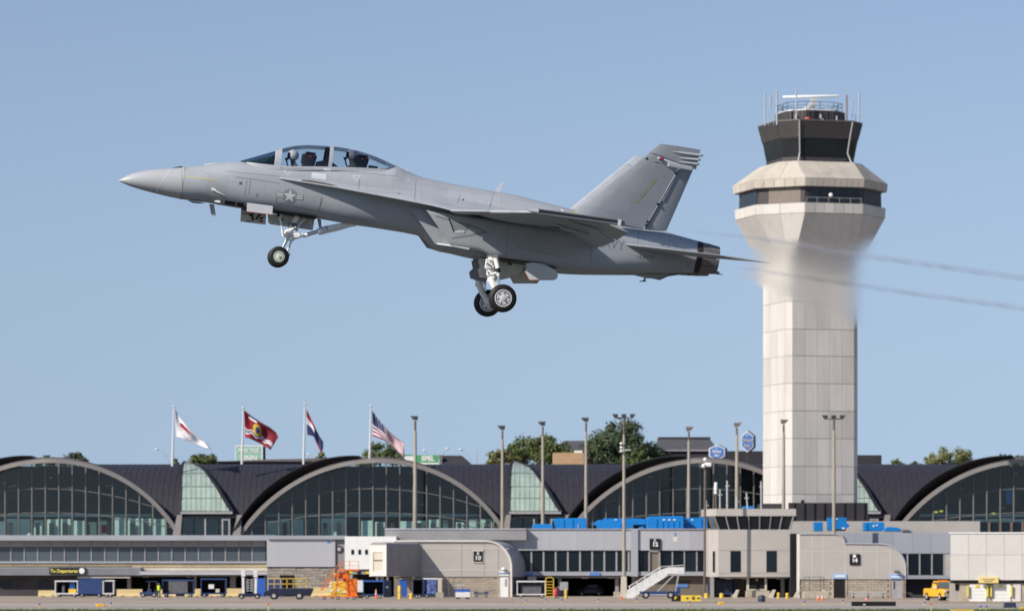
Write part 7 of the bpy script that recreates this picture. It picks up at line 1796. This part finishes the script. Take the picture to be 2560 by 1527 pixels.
m = MB(); bz = lambda px, py: J(px, py, 0)
bw = [J(668, 533, 0), J(800, 549, 0)]
m.loft([[Vector((p.x, yy, p.z + 0.012)) for yy in (-0.36, 0.36)] for p in (J(606, 523.5, 0), J(700, 535, 0), J(790, 548, 0))], closed=False)
m.build('nose_gear_bay', M_black, jet, local=True)
# main gear, both sides
hub = J(1256.5, 745.7, -1.62)
for side in (-1, 1):
    def K(px, py, y): return mir(J3(px, py, y), side)
    kn = K(1226, 689, -1.30)
    mg = MB().tube([K(1229, 632, -1.15), K(1227, 660, -1.2), kn], [0.125, 0.135, 0.11], 14).build('main_gear_strut', M_gear, jet, smooth=True, local=True)
    hubp = mir(hub, side)
    inn = hubp + Vector((0, side * 0.22 * 1, 0)) * -1
    ax_in = Vector((hub.x - 0.05, 0, hub.z)); ax_in = mir((hub.x, -1.38, hub.z), side)
    MB().tube([K(1224, 680, -1.25), K(1229, 700, -1.32), K(1238, 722, -1.38), ax_in], [0.085, 0.10, 0.085, 0.08], 12).build('trailing_arm', M_gear, mg, smooth=True, local=True)
    MB().tube([ax_in, hubp], 0.06, 12).build('axle', M_gear, mg, smooth=True, local=True)
    MB().tube([K(1239, 645, -1.38), K(1243, 662, -1.40), K(1245, 671, -1.42)], [0.07, 0.07, 0.065], 12).build('shock_absorber', M_gear, mg, smooth=True, local=True)
    MB().tube([K(1244.5, 669, -1.41), K(1246, 681, -1.42)], 0.063, 12).build('shock_sleeve', M_black, mg, smooth=True, local=True)
    MB().tube([K(1246, 681, -1.42), K(1246, 690, -1.42)], 0.05, 12).build('shock_collar', M_gear, mg, smooth=True, local=True)
    MB().tube([K(1246, 688, -1.42), K(1247, 716, -1.42)], 0.032, 12).build('shock_rod', M_chrome, mg, smooth=True, local=True)
    m = MB()
    m.tube([K(1218, 688, -1.35), K(1232, 685, -1.38), K(1247, 680, -1.42)], [0.04, 0.03, 0.04], 8).tube([K(1222, 692, -1.35), K(1243, 712, -1.42)], 0.022, 8).tube([K(1236, 690, -1.4), K(1226, 708, -1.38)], 0.018, 8)
    rg = random.Random(9)
    for k in range(16):
        px, py = rg.uniform(1216, 1248), rg.uniform(642, 700); yy = rg.uniform(-1.42, -1.28)
        m.tube([K(px, py, yy), K(px + rg.uniform(-5, 5), py + rg.uniform(4, 18), yy)], rg.choice([0.012, 0.018]), 6)
    m.build('gear_linkage', M_gear, mg, smooth=True, local=True)
    MB().cbox(K(1222, 660, -1.36), (0.2, 0.05, 0.28)).build('gear_fitting', M_gear, mg, local=True, bevel=0.02)
    m = MB()
    for k in range(9): m.cbox(K(rg.uniform(1216, 1236), rg.uniform(650, 690), -1.40), (0.03, 0.03, 0.03))
    m.build('gear_bolts', M_steel, mg, local=True)
    wheel(hubp, 0.385, 0.26, 'main_wheel', mat('hub_silver', (0.66, 0.66, 0.67), rough=0.4, metal=0.1, var=0.06), mg, holes=6, rimr=0.60)
# main gear doors as they hang in view
Z5 = lambda pts: [(1100 + a / 6.453, 600 + b / 6.453) for a, b in pts]
plate(Z5([(640,290),(950,240),(1330,330),(1340,480),(1270,572),(1200,560),(1110,610),(970,640),(760,632),(640,592),(600,490),(640,430),(615,360)]), -0.72, 0.03, M_cream, 'main_gear_door', edge=[3, 5, 6, 7, 8, 9, 10, 11])
plate(Z5([(545,295),(700,230),(680,430),(640,592),(760,632),(740,690),(490,620),(468,520),(530,460),(510,365)]), 0.2, 0.03, M_dark, 'main_gear_door')
plate(Z5([(1385,378),(1500,365),(1680,390),(1860,480),(1905,570),(1880,632),(1840,642),(1440,645),(1372,520),(1410,455)]), -1.38, 0.04, M_pale, 'main_gear_door', edge=[6, 7])
plate(Z5([(1130,604),(1190,558),(1280,560),(1350,440),(1430,500),(1610,640),(1600,660),(1570,697),(1180,697)]), 1.05, 0.03, M_cream, 'main_gear_door', edge=[7])
for side in (-1, 1):
    pl = [mir(J3(a, b, -1.3), side) for a, b in ((1204, 641), (1240, 648), (1318, 660), (1392, 673))]
    m = MB(); m.loft([[Vector((p.x, side*0.85, p.z - 0.012)), Vector((p.x, side*1.28, p.z - 0.002))] for p in pl], closed=False)
    m.build('main_gear_bay', M_black, jet, local=True)
MB().cbox(J(1275, 659, -0.735), (0.12, 0.01, 0.075)).build('bay_placard', M_brown, jet, local=True)

# ---- aerials and probes
plate([(1236,480),(1248,482),(1259,457),(1254,455.5)], -0.015, 0.03, M_pale, 'dorsal_blade_aerial')
plate([(1009,427),(1021,431),(1020,421),(1014,422)], -0.01, 0.02, M_pale, 'dorsal_stub_aerial')
MB().loft([[J(a, b, 0) + Vector((0, w*math.cos(t), h*math.sin(t))) for t in [math.pi*i/8 for i in range(9)]] for a, b, w, h in ((430,420.6,0.02,0.01),(442,420.5,0.07,0.035),(454,420.5,0.08,0.055),(456,420.5,0.07,0.01))], closed=False).build('nose_vent', M_black, jet, smooth=True, local=True)
MB().loft([[J(a, b, 0) + Vector((0, w*math.cos(t), h*math.sin(t))) for t in [math.pi*i/8 for i in range(9)]] for a, b, w, h in ((510,413.2,0.02,0.01),(522,411.5,0.09,0.03),(545,409.5,0.09,0.025),(551,408.8,0.03,0.005))], closed=False).build('nose_antenna_fairing', M_pale, jet, smooth=True, local=True)
MB().loft([[J(a, b, 0) + Vector((0, w*math.cos(t), -h*math.sin(t))) for t in [math.pi*i/8 for i in range(9)]] for a, b, w, h in ((470,501,0.03,0.01),(482,503,0.15,0.05),(496,505,0.16,0.045),(512,507,0.04,0.01))], closed=False).build('chin_sensor_fairing', M_body, jet, smooth=True, local=True)

# ---- markings laid on the skin
def local_bvh(objs):
    vs, fs = [], []
    for o in objs:
        n = len(vs); vs += [v.co.copy() for v in o.data.vertices]; fs += [[i + n for i in p.vertices] for p in o.data.polygons]
    return BVHTree.FromPolygons(vs, fs)
port_parts = [o for o in bpy.data.objects if o.parent == jet and o.type == 'MESH' and o.name.split('.')[0] in ('fuselage', 'radome', 'engine_nacelle', 'leading_edge_extension', 'vertical_tail', 'canopy_sill', 'intake_ramp')]
port_parts += [o for o in bpy.data.objects if o.name.split('.')[0] in ('fin_tip',)]
JB = local_bvh(port_parts)
JINV = JRM.inverted()
CAML = JINV @ (Vector((0, 0, CAMH)) - JP0)
def on_skin(px, py, lift):
    d = JINV @ Vector(((px - CX) / F, 1, (HOR - py) / F)).normalized()
    h, n, i, t = JB.ray_cast(CAML, d)
    if h is None: return None
    if n.dot(d) > 0: n = -n
    return h + n * lift
def decal_bm(bm, name, m_, parent, lift=0.004, step=5.0):
    xs_ = [v.co.x for v in bm.verts]; ys_ = [v.co.y for v in bm.verts]
    for ax, lo, hi in ((0, min(xs_), max(xs_)), (1, min(ys_), max(ys_))):
        k = math.ceil(lo / step) * step
        while k < hi:
            no = Vector((1, 0, 0)) if ax == 0 else Vector((0, 1, 0))
            bmesh.ops.bisect_plane(bm, geom=bm.verts[:] + bm.edges[:] + bm.faces[:], plane_co=no * k, plane_no=no)
            k += step
    bad = []
    for v in bm.verts:
        q = on_skin(v.co.x, v.co.y, lift)
        if q is None: bad.append(v)
        else: v.co = q
    if bad: bmesh.ops.delete(bm, geom=bad, context='VERTS')
    me = bpy.data.meshes.new(name); bm.to_mesh(me); bm.free(); me.materials.append(m_)
    o = bpy.data.objects.new(name, me); COL.objects.link(o); o.parent = parent
    return o
def decal(name, polys, m_, parent=fus, lift=0.004, step=5.0):
    bm = bmesh.new()
    for pl in polys:
        f = bm.faces.new([bm.verts.new((a, b, 0)) for a, b in pl])
    bmesh.ops.triangulate(bm, faces=bm.faces[:])
    return decal_bm(bm, name, m_, parent, lift, step)
def stroke(pts, w):
    out = []
    for (a, b), (c, d) in zip(pts, pts[1:]):
        l = math.hypot(c - a, d - b) or 1; nx, ny = -(d - b) / l * w / 2, (c - a) / l * w / 2
        out.append([(a + nx, b + ny), (c + nx, d + ny), (c - nx, d - ny), (a - nx, b - ny)])
    return out
def text_decal(name, txt, px, py, size, ang, m_, parent=fus, sx=1.0, lift=0.004):
    c = bpy.data.curves.new('t', 'FONT'); c.body = txt; c.size = size; c.align_x = 'LEFT'; c.align_y = 'CENTER'; c.resolution_u = 2
    t = bpy.data.objects.new('t', c); COL.objects.link(t)
    dg = bpy.context.evaluated_depsgraph_get(); dg.update()
    me = bpy.data.meshes.new_from_object(t.evaluated_get(dg)); bpy.data.objects.remove(t)
    bm = bmesh.new(); bm.from_mesh(me)
    ca, sa = math.cos(R(ang)), math.sin(R(ang))
    for v in bm.verts:
        u, w = v.co.x * sx, -v.co.y
        v.co = Vector((px + u * ca - w * sa, py + u * sa + w * ca, 0))
    return decal_bm(bm, name, m_, parent, lift, 4.0)
def circ(cx, cy, r, n=40): return [(cx + r*math.cos(2*math.pi*i/n), cy + r*math.sin(2*math.pi*i/n)) for i in range(n)]
# star and bars
sc_ = (724.5, 490.5); ang = R(8)
def rot2(dx, dy): return (sc_[0] + dx*math.cos(ang) - dy*math.sin(ang), sc_[1] + dx*math.sin(ang) + dy*math.cos(ang))
ins = decal('insignia_disc', [circ(*sc_, 18.6)], M_mark)
decal('insignia_bars', [[rot2(*q) for q in ((-35, -6.2), (-16, -6.2), (-16, 6.2), (-35, 6.2))], [rot2(*q) for q in ((16, -6.2), (35, -6.2), (35, 6.2), (16, 6.2))]], M_mark)
decal('insignia_stripes', [[rot2(*q) for q in p] for p in (((-33, -4.2), (-17, -4.2), (-17, -1.0), (-33, -1.0)), ((-33, 1.0), (-17, 1.0), (-17, 4.2), (-33, 4.2)), ((17, -4.2), (33, -4.2), (33, -1.0), (17, -1.0)), ((17, 1.0), (33, 1.0), (33, 4.2), (17, 4.2)))], M_pale, lift=0.008)
star = []
for k in range(10):
    r_ = 17.6 if k % 2 == 0 else 6.9
    star.append(rot2(r_*math.sin(math.pi*k/5), -r_*math.cos(math.pi*k/5)))
decal('insignia_star', [[star[k], star[(k+1) % 10], sc_] for k in range(10)], M_pale, lift=0.008)
decal('formation_light', [[(462.5,439.5),(541,448.5),(541,452),(462.5,442)]], M_yel)
tail_o = [o for o in bpy.data.objects if o.name.split('.')[0] == 'vertical_tail'][0]
decal('formation_light', [[(1639,446),(1643,448),(1592,508),(1588,507)]], M_yel, tail_o)
decal('formation_light_edge', stroke([(1638.5,446),(1588,507)], 1.4), M_line, tail_o)
decal('tail_stripes', [[(a, 394), (a+1.4, 394), (a+1.2, 400), (a-0.2, 400)] for a in (1614.5, 1616.8, 1619.1)], M_black, tail_o)
decal('vent_grille', stroke([(1633,404),(1640,402),(1654,406),(1649,412),(1633,408),(1633,404)], 1.6) , M_pale, tail_o)
decal('vent_slots', stroke([(1638,404.5),(1651,407)], 1.3) + stroke([(1637,406.5),(1649,409)], 1.3), M_line, tail_o)
decal('side_bars', [[(a, 455), (a+1.3, 455), (a+1.0, 462), (a-0.3, 462)] for a in (598.5, 601.2, 603.9)], M_black)
for pts in ([(588,443),(627,447.5),(622,486)], [(617,450),(612,488)], [(628,448),(700,459)], [(800,494),(807,495),(797,527)], [(690,506),(797,529),(930,556)],
            [(706,419),(700,421),(760,423),(860,427.5),(990,441),(994,429)], [(688,505),(700,479)], [(803,497),(796,530)], [(560,428),(700,441)], [(640,515),(690,522)],
            [(1090,506),(1130,512)], [(1150,487),(1143,510)], [(1040,448),(1036,500)], [(1235,480),(1222,525)], [(900,437),(896,478)],[(455,420),(456,497)]):
    decal('panel_line', stroke(pts, 1.1), M_line, lift=0.003)
decal('radome_stripe', stroke([(424,425),(390,480)], 2.2), M_pale, rad, lift=0.004)
for cx_ in ((720, 432), (892, 446)):
    a, b = cx_
    decal('rescue_triangle', stroke([(a-9,b-7),(a+9,b-5.5),(a-0.5,b+7.5),(a-9,b-7)], 1.8), M_pale)
decal('rescue_placard', [[(780,431.5),(816,436),(815,450),(778,446)]], M_pale)
decal('sill_placard', [[(809,421),(828,422.5),(828,429.5),(809,428)]], M_pale)
decal('canopy_rail_slot', stroke([(773,423.5),(804,426)], 1.8), M_mark)
text_decal('side_code', '24', 1012, 451, 13, 6, M_pale)
text_decal('small_stencil', 'E', 640, 488, 13, 7, M_mark)
for px, py in ((691,506),(740,512),(758,514),(791,519),(808,522),(841,529),(880,535),(911,541),(722,504)):
    decal('fastener', [circ(px, py, 1.3, 8)], M_line)
decal('side_vent', [[(563,501),(590,505),(588,515),(561,510.5)], [(593,505.5),(610,508),(609,519),(591,515.5)]], M_black)
decal('lower_side_vent', [[(543,510),(555,511.5),(554,514),(543,512.5)]], M_black)
e3 = [J3(*e) for e in LEXE]
def lex_edge(x): return Vector((x, interp([(e.x, e.y) for e in e3], x), interp([(e.x, e.z) for e in e3], x)))
sl = []
for px, py in ((722, 447), (750, 448.6), (778, 451), (805, 455.5), (828, 460.5), (844, 464.8)):
    x_ = JL(px, py, -0.85)[0]; e_ = lex_edge(x_); x2, z2 = JL(px, py, e_.y + 0.10)
    sl.append([Vector((x_, e_.y + 0.015, e_.z + 0.022)), Vector((x2, e_.y + 0.10, z2))])
MB().loft(sl, closed=False).build('extension_slot', M_brown, [o for o in bpy.data.objects if o.name.startswith('leading_edge_extension')][0], local=True)
decal('extension_slit', [[(994,483),(1000,483.5),(1001,485),(994,484.6)]], M_black)
decal('wing_root_vent', [[(1154,501),(1159,497),(1160,501)]], M_black)
nac_p = nacs[0]
decal('walkway_stripe', stroke([(1088,539.5),(1130,552),(1175,563),(1217,581)], 5) + stroke([(1218,580.5),(1175,588),(1130,595.5)], 4.5), M_mark, nac_p)
decal('auxiliary_inlet', [[(1122,546),(1178,566),(1166,575),(1136,580)]], M_mark, nac_p, lift=0.006)
decal('auxiliary_inlet_edge', stroke([(1122,546),(1135,580)], 3) , M_black, nac_p, lift=0.01)
decal('auxiliary_inlet_lip', [[(1135,579),(1145,575),(1163,576),(1160,582),(1140,583)]], M_pale, nac_p, lift=0.010)
text_decal('serial_number', '169979', 1590, 642, 15, 5, M_line, nac_p, sx=1.0)
text_decal('service_name', 'NAVY', 1484, 606, 31, 7, M_mark, nac_p, sx=0.95)
for pts in ([(1270,560),(1266,640)], [(1480,560),(1476,665)], [(1598,575),(1594,610)], [(1700,590),(1703,605)], [(1700,650),(1706,678)], [(1180,640),(1360,655)], [(1290,616),(1400,640)]):
    decal('panel_line', stroke(pts, 1.1), M_line, nac_p, lift=0.003)
decal('hot_panel_slots', stroke([(1715,655),(1728,656)], 2) + stroke([(1714,661),(1727,662)], 2) + stroke([(1713,667),(1726,668)], 2), M_mark, nac_p)
# air-data probes on the nose
for a, b, c in (((535,472.5), (541,477), (563,488)), ((537,503), (552,502), (553,500))):
    p, q, r = on_skin(*a, 0.0), on_skin(*b, 0.05), on_skin(*b, 0.05)
    if p and q:
        r = q + (J3(c[0], c[1], q.y) - Vector((J3(b[0], b[1], q.y))))
        pb = MB().tube([p, q, r], [0.035, 0.03, 0.006], 10).build('air_data_probe', M_pale, fus, smooth=True, local=True)
MB().lathe(on_skin(533, 472.5, 0.0), (0, -1, 0.1), [(-0.02, 0.06), (0.012, 0.055), (0.014, 0.02)], 16).build('probe_base', M_pale, fus, smooth=True, local=True)

# ---- the two crew members
M_suit = mat('flight_suit', (0.10, 0.105, 0.075), rough=0.85, var=0.2, scale=12)
M_vest = mat('dark_vest', (0.03, 0.035, 0.06), rough=0.8, var=0.2, scale=14)
M_helm = mat('helmet_silver', (0.58, 0.58, 0.60), rough=0.25, metal=0.0, var=0.05, scale=10)
M_visor = mat('visor_black', (0.008, 0.008, 0.010), rough=0.1, var=0)
M_skin = mat('skin', (0.45, 0.28, 0.2), rough=0.6, var=0.05)
def crew(px, py, label, helm):
    hd = J3(px, py, 0)                     # centre of the helmet
    p = bpy.data.objects.new('person', None); COL.objects.link(p); p.location = JP0; p.rotation_euler = JROT
    tag(p, label, 'person', 'jet crew')
    pel = hd + Vector((0.16, 0, -0.74)); ch = hd + Vector((0.10, 0, -0.36)); nk = hd + Vector((0.04, 0, -0.17))
    vs_ = [(pel, 0.15), (hd + Vector((0.14, 0, -0.55)), 0.145), (ch, 0.165), (nk, 0.062), (hd + Vector((0.005, 0, -0.06)), 0.085), (hd + Vector((0, 0, 0.05)), 0.09)]
    ed = [(0, 1), (1, 2), (2, 3), (3, 4), (4, 5)]
    for sg in (-1, 1):
        b0 = len(vs_)
        vs_ += [(ch + Vector((0.02, sg*0.19, 0.07)), 0.075), (ch + Vector((-0.08, sg*0.24, -0.17)), 0.06), (ch + Vector((-0.30, sg*0.20, -0.24)), 0.045), (ch + Vector((-0.39, sg*0.18, -0.22)), 0.04)]
        ed += [(2, b0), (b0, b0+1), (b0+1, b0+2), (b0+2, b0+3)]
        b1 = len(vs_)
        vs_ += [(pel + Vector((-0.08, sg*0.11, 0.0)), 0.10), (pel + Vector((-0.46, sg*0.14, 0.10)), 0.075), (pel + Vector((-0.62, sg*0.12, -0.25)), 0.055), (pel + Vector((-0.74, sg*0.12, -0.27)), 0.05)]
        ed += [(0, b1), (b1, b1+1), (b1+1, b1+2), (b1+2, b1+3)]
    me = bpy.data.meshes.new('body'); me.from_pydata([v for v, r in vs_], ed, [])
    me.materials.append(M_suit)
    b = bpy.data.objects.new('body', me); COL.objects.link(b); b.parent = p
    b.modifiers.new('skin', 'SKIN'); b.modifiers.new('sub', 'SUBSURF').render_levels = 2
    for v, (c, r) in zip(me.skin_vertices[0].data, vs_): v.radius = (r, r)
    me.skin_vertices[0].data[0].use_root = True
    h = MB().sphere(hd + Vector((0.015, 0, 0.03)), 0.148, 20, 14, (1.06, 0.9, 1.05)).build('helmet', M_helm if helm else M_helm, p, smooth=True, local=True)
    m = MB(); rings = []
    for i in range(7):
        t = R(-40 + 10 * i)
        rings.append([hd + Vector((0.015, 0, 0.03)) + Vector((-0.165*math.cos(t)*math.cos(u), 0.145*math.sin(u), 0.16*math.sin(t)*1.0)) for u in [R(-52 + 10.4*k) for k in range(11)]])
    m.loft(rings, closed=False); m.build('visor', M_visor, p, smooth=True, local=True)
    MB().tube([hd + Vector((-0.12, 0, -0.06)), hd + Vector((-0.165, 0, -0.085)), hd + Vector((-0.15, 0, -0.14))], [0.06, 0.055, 0.03], 10).build('oxygen_mask', M_vest, p, smooth=True, local=True)
    MB().tube([hd + Vector((-0.15, 0, -0.14)), hd + Vector((-0.12, -0.05, -0.24)), hd + Vector((-0.06, -0.08, -0.36))], 0.02, 8).build('oxygen_hose', M_vest, p, smooth=True, local=True)
    m = MB(); m.loft([[ch + Vector((0.02 + 0.175*math.cos(t), 0.185*math.sin(t), z)) for t in [2*math.pi*i/16 for i in range(16)]] for z in (-0.16, 0.0, 0.07)], cap=False)
    m.build('survival_vest', M_vest, p, smooth=True, local=True)
    return p
crew(731.5, 391, 'pilot in silver helmet with dark visor in the front cockpit seat', True)
crew(878, 389.5, 'crew member in silver helmet with dark visor in the rear cockpit seat', True)
# ================================================================ vapour trails and the shimmering exhaust air behind the jet
def volume_mat(name, col, dens):
    m = bpy.data.materials.new(name); m.use_nodes = True; nt = m.node_tree; nt.nodes.clear()
    o = nt.nodes.new('ShaderNodeOutputMaterial'); v = nt.nodes.new('ShaderNodeVolumePrincipled')
    v.inputs['Color'].default_value = (*col, 1); v.inputs['Density'].default_value = dens; v.inputs['Anisotropy'].default_value = 0.0
    tc = nt.nodes.new('ShaderNodeTexCoord'); n = nt.nodes.new('ShaderNodeTexNoise'); n.inputs['Scale'].default_value = 2.2; n.inputs['Detail'].default_value = 3
    nt.links.new(tc.outputs['Object'], n.inputs['Vector'])
    r = nt.nodes.new('ShaderNodeMapRange'); r.inputs[1].default_value = 0.3; r.inputs[2].default_value = 0.7; r.inputs[3].default_value = dens * 0.35; r.inputs[4].default_value = dens * 1.5
    nt.links.new(n.outputs[0], r.inputs[0]); nt.links.new(r.outputs[0], v.inputs['Density'])
    nt.links.new(v.outputs[0], o.inputs['Volume']); return m
M_vap = volume_mat('vapour', (0.76, 0.80, 1.0), 2.6)
def jw(px, py, y): return JP0 + JRM @ J3(px, py, y)
for pts, y, lab in ((((1690,573),(1760,580),(1870,592),(1990,611),(2090,629),(2300,657),(2600,699),(3200,781),(4200,918)), 1.9, 'thin grey vapour trail behind the jet, the upper of the two'),
                    (((1812,662),(1880,671),(1980,688),(2090,707),(2300,734),(2600,774),(3200,856),(4200,993)), -1.1, 'thin grey vapour trail behind the jet, the lower of the two')):
    W = [jw(a, b, y) for a, b in pts]
    rw = random.Random(4); W = [p + JRM @ Vector((0, rw.uniform(-.03, .03), rw.uniform(-.03, .03))) for p in W]
    ring_r = [0.02] + [0.055 + 0.011 * i for i in range(len(W) - 1)]
    base = W[0].copy()
    o = MB().tube([p - base for p in W], ring_r, 12).build('vapour_trail', M_vap, smooth=True)
    o.location = base; tag(o, lab, 'vapour trail', 'vapour trails behind the jet')
# hot exhaust air: bends the light from the tower behind it
m = bpy.data.materials.new('hot_air'); m.use_nodes = True; nt = m.node_tree; nt.nodes.clear()
o_ = nt.nodes.new('ShaderNodeOutputMaterial'); rf_ = nt.nodes.new('ShaderNodeBsdfRefraction')
rf_.inputs['IOR'].default_value = 1.0032; rf_.inputs['Roughness'].default_value = 0.72
n_ = nt.nodes.new('ShaderNodeTexNoise'); n_.inputs['Scale'].default_value = 4.0; n_.inputs['Detail'].default_value = 5
tc_ = nt.nodes.new('ShaderNodeTexCoord'); bp_ = nt.nodes.new('ShaderNodeBump'); bp_.inputs['Strength'].default_value = 0.12; bp_.inputs['Distance'].default_value = 0.25
nt.links.new(tc_.outputs['Object'], n_.inputs['Vector']); nt.links.new(n_.outputs[0], bp_.inputs['Height']); nt.links.new(bp_.outputs[0], rf_.inputs['Normal'])
# the air is hottest in the core: it thins out to nothing at the rim, and again some metres downstream
tr_ = nt.nodes.new('ShaderNodeBsdfTransparent'); mx_ = nt.nodes.new('ShaderNodeMixShader')
lw_ = nt.nodes.new('ShaderNodeLayerWeight'); lw_.inputs[0].default_value = 0.5
r1_ = nt.nodes.new('ShaderNodeMapRange'); r1_.interpolation_type = 'SMOOTHSTEP'
for i_, v_ in enumerate((0.08, 0.55, 1.0, 0.0)): r1_.inputs[i_ + 1].default_value = v_
nt.links.new(lw_.outputs['Facing'], r1_.inputs[0])
sx_ = nt.nodes.new('ShaderNodeSeparateXYZ'); nt.links.new(tc_.outputs['Object'], sx_.inputs[0])
r2_ = nt.nodes.new('ShaderNodeMapRange'); r2_.interpolation_type = 'SMOOTHSTEP'
for i_, v_ in enumerate((21.2, 22.6, 1.0, 0.0)): r2_.inputs[i_ + 1].default_value = v_
nt.links.new(sx_.outputs[0], r2_.inputs[0])
mu_ = nt.nodes.new('ShaderNodeMath'); mu_.operation = 'MULTIPLY'; nt.links.new(r1_.outputs[0], mu_.inputs[0]); nt.links.new(r2_.outputs[0], mu_.inputs[1])
nt.links.new(mu_.outputs[0], mx_.inputs[0]); nt.links.new(tr_.outputs[0], mx_.inputs[1]); nt.links.new(rf_.outputs[0], mx_.inputs[2])
nt.links.new(mx_.outputs[0], o_.inputs['Surface'])
rings = []
for i in range(24):
    t = i / 23; x = 16.9 + 5.9 * t
    ry, rz = 0.95 + 0.9 * t, 0.36 + 1.0 * min(1.0, t * 1.6) ** 0.8 + 0.2 * t
    zc = 0.30 + 0.05 * t
    rings.append([Vector((x, ry * math.cos(a) * (1 + 0.06 * math.sin(3 * a + 9 * t)), zc + rz * math.sin(a) * (1 + 0.05 * math.sin(2 * a + 14 * t)))) for a in [2 * math.pi * k / 28 for k in range(28)]])
hp = MB().loft(rings).build('exhaust_heat', m, smooth=True)
hp.location = JP0; hp.rotation_euler = JROT
tag(hp, 'shimmering hot exhaust air trailing from the jet across the tower', 'exhaust air', kind='stuff')
